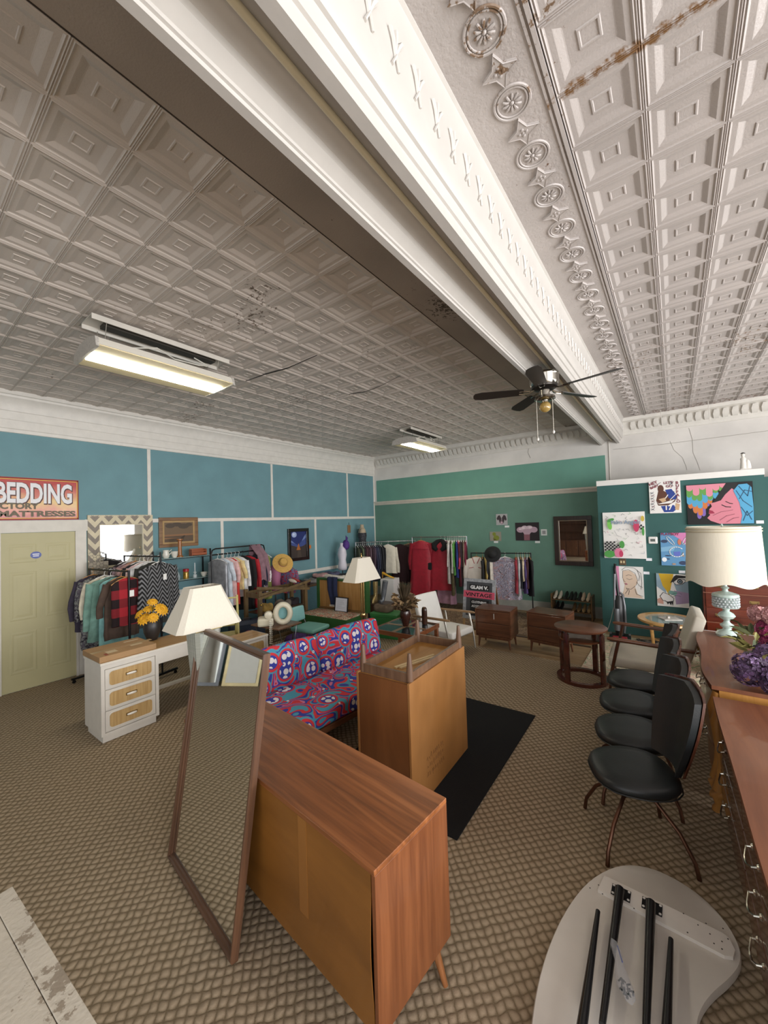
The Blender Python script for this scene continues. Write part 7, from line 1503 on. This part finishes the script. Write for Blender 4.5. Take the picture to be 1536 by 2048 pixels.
# ---------- sandwich board
sbd = thing('sandwich_board', 'folding chalkboard sign reading GLAM V. VINTAGE CLOTHING ACCESSORIES', 'sign', (-2.97, 6.72, 0), math.radians(-3)); M_SV = mat('#a9abb0', .35, var=.3, scale=25, metal=.2); M_CB = mat('#4a4c50', .7, var=.1); M_PK = mat('#d2566e', .6, var=.03); M_LT = mat('#e8e8ea', .6, var=0); M_BT = mat('#1c1a1c', .6, var=0)
Mt = TR(0, 0, .0, math.radians(-9), 0, 0); wS = .29
for s in (-1, 1): part(sbd, 'front_leg', MB().box(s*wS-.018, s*wS+.018, -.012, .012, 0, .16, Mt), wood('#a8855a', '#c29e70', 2)); part(sbd, 'frame_rail', MB().box(s*wS-.03, s*wS+.03, -.016, .012, .161, .91, Mt), M_SV)
for z in (.161, .85): part(sbd, 'frame_rail', MB().box(-wS+.03, wS-.03, -.016, .012, z, z+.06, Mt), M_SV)
part(sbd, 'chalkboard', MB().box(-wS+.03, wS-.03, -.006, .008, .221, .85, Mt), M_CB); part(sbd, 'pink_banner', MB().box(-wS-.02, wS+.02, -.021, -.0165, .555, .68, Mt), M_PK); part(sbd, 'black_patch', MB().box(-.20, .20, -.0105, -.0065, .70, .80, Mt), M_BT); part(sbd, 'black_patch', MB().box(-.17, .20, -.0105, -.0065, .24, .53, Mt), M_BT)
def stext(t, z, size, y, m, off=.004, stretch=1., name='lettering', sh=0.):
    me = text_mesh(t, size, offset=off, extrude=0., align='CENTER', shear=sh); mb = MB(); mb.add([tuple(Mt @ Vector((v.co.x*stretch, y, z+v.co.y))) for v in me.vertices], [tuple(q.vertices) for q in me.polygons]); bpy.data.meshes.remove(me)
    m2 = bpy.data.meshes.new(name); m2.from_pydata(mb.v, [], mb.f); m2.materials.append(m); part(sbd, name, m2, None)
stext('GLAM V.', .722, .082, -.0115, M_LT, .005, 1.15); stext('VINTAGE', .583, .095, -.0225, M_BT, .002, 1.35, sh=0); stext('CLOTHING', .46, .055, -.0115, M_LT, .002, 1.05, sh=.2); stext('ACCESSORIES', .385, .055, -.0115, M_LT, .002, .85, sh=.2)
Mb = TR(0, .34, 0, math.radians(12), 0, 0)
for s in (-1, 1): part(sbd, 'rear_leg', MB().box(s*wS-.016, s*wS+.016, -.012, .012, 0, .90, Mb), wood('#6a4a30', '#85613f', 2))
part(sbd, 'rear_panel', MB().box(-wS+.016, wS-.016, -.006, .006, .2, .86, Mb), mat('#b9b4aa', .7))
solo('white_plank', 'white painted board lying on the carpet under the desk', 'board', MB().box(-.03, .03, -.45, .45, 0, .03), M_WP, (-5.30, 2.35, .001), 0)
# ---------- things seen only in the big leaning mirror
for i, (y, z1, w2, c, lab) in enumerate(((-1.42, .9, .26, '#c8ccd0', 'silver framed mirror, far left in the row of leaning frames'), (-.80, .72, .32, '#a89a74', 'white canvas in a gold frame in the row of leaning frames'), (-.17, .95, .26, '#5a5c60', 'dark framed mirror next to the gold framed canvas'), (.42, .8, .28, '#d0d2d4', 'pale framed board nearest the door in the row of leaning frames'))):
    T = thing('leaning_picture', lab, 'picture', (XL+.30, y, .0), rot=(math.radians(-9), 0, PI/2)); m = mat(c, .25, metal=.6)
    for a in ((-w2, w2, 0, .05), (-w2, w2, z1-.05, z1), (-w2, -w2+.05, .05, z1-.05), (w2-.05, w2, .05, z1-.05)): part(T, 'frame_rail', MB().box(a[0], a[1], -.02, .01, a[2], a[3]), m)
    part(T, 'panel', MB().box(-w2+.05, w2-.05, -.006, .008, .05, z1-.05), mirror_mat((.3, .31, .3)) if i % 2 == 0 else mat('#c8c8c2', .6, var=.03))
# ================================================================ behind the viewer (seen in the far wall mirror)
W_HUT = wood('#3c2418', '#553524', 2, 2.4, .4, .2, 6.)
hu = thing('tall_hutch', 'tall dark wooden hutch against the wall behind the viewer', 'hutch', (-4.1, YB+.26, 0))
part(hu, 'carcass', MB().box(-.85, .85, -.24, .2, 0, .85).box(-.8, -.77, -.24, .1, .851, 2.1).box(.77, .8, -.24, .1, .851, 2.1).box(-.77, .77, -.24, -.22, .851, 2.1), W_HUT)
for z in (1.25, 1.65, 2.08): part(hu, 'shelf', MB().box(-.77, .77, -.219, .1, z, z+.025), W_HUT)
for x in (-.56, 0, .56):
    d_ = part(hu, 'door', MB().box(x-.26, x+.26, .2005, .22, .08, .80, bev=.006), wood('#4a2e1f', '#64412c', 2, 2.4, .4, .2, 6.)); part(d_, 'knob', MB().ball((x+.2, .235, .45), .016, 8, 6), mat('#a08850', .3, metal=.9), True)
# ================================================================ cracks and gaps in the shell
M_CRK = mat('#a09a92', .8, var=0); M_GAP = mat('#15120f', .9, var=0)
def wall_line(pts, r, m, nm): part(wf, nm, MB().tube([tuple(ony(x, y, YF-.004)) for x, y in pts], r, 5), m)
wall_line([(1226, 899), (1330, 888), (1440, 874), (1540, 861)], .003, M_CRK, 'plaster_seam')
wall_line([(1340, 882), (1348, 900), (1365, 915), (1372, 932), (1374, 940)], .002, M_CRK, 'plaster_crack')
wall_line([(1378, 856), (1385, 880), (1386, 905), (1395, 925), (1400, 940)], .002, M_CRK, 'plaster_crack')
wall_line([(1059, 892), (1056, 905), (1061, 916)], .004, M_CRK, 'plaster_crack')
for pts in ([(491, 763), (530, 749), (575, 737), (634, 711)], [(698, 789), (730, 784), (760, 773), (800, 752)]):
    P = [onz(x, y, ZC-.012) for x, y in pts]; mb = MB(); R_ = []
    for i, q in enumerate(P): w = .016 if 0 < i < len(P)-1 else .005; R_.append([(q.x-w, q.y+w*.3, ZC-.011), (q.x+w, q.y-w*.3, ZC-.011), (q.x+w, q.y-w*.3, ZC-.006), (q.x-w, q.y+w*.3, ZC-.006)])
    part(ceil, 'open_seam', mb.rings(R_), M_GAP, label='dark gap between sagging tin panels')
part(ceil, 'border_seam', MB().box(-1.685, -1.677, -1, 6.2, ZC-.0062, ZC-.0042), mat('#3a3028', .9, var=0))
for (x, y0, y1, Y) in ((1321, 815, 857, 8.3), (1416, 803, 842, 8.2)):
    a = ony(x, y0, Y); part(ceil, 'loose_string', MB().cyl((a.x, Y, ZC), (a.x+.01, Y+.01, ony(x, y1, Y).z), .004, 5), M_TRIM)
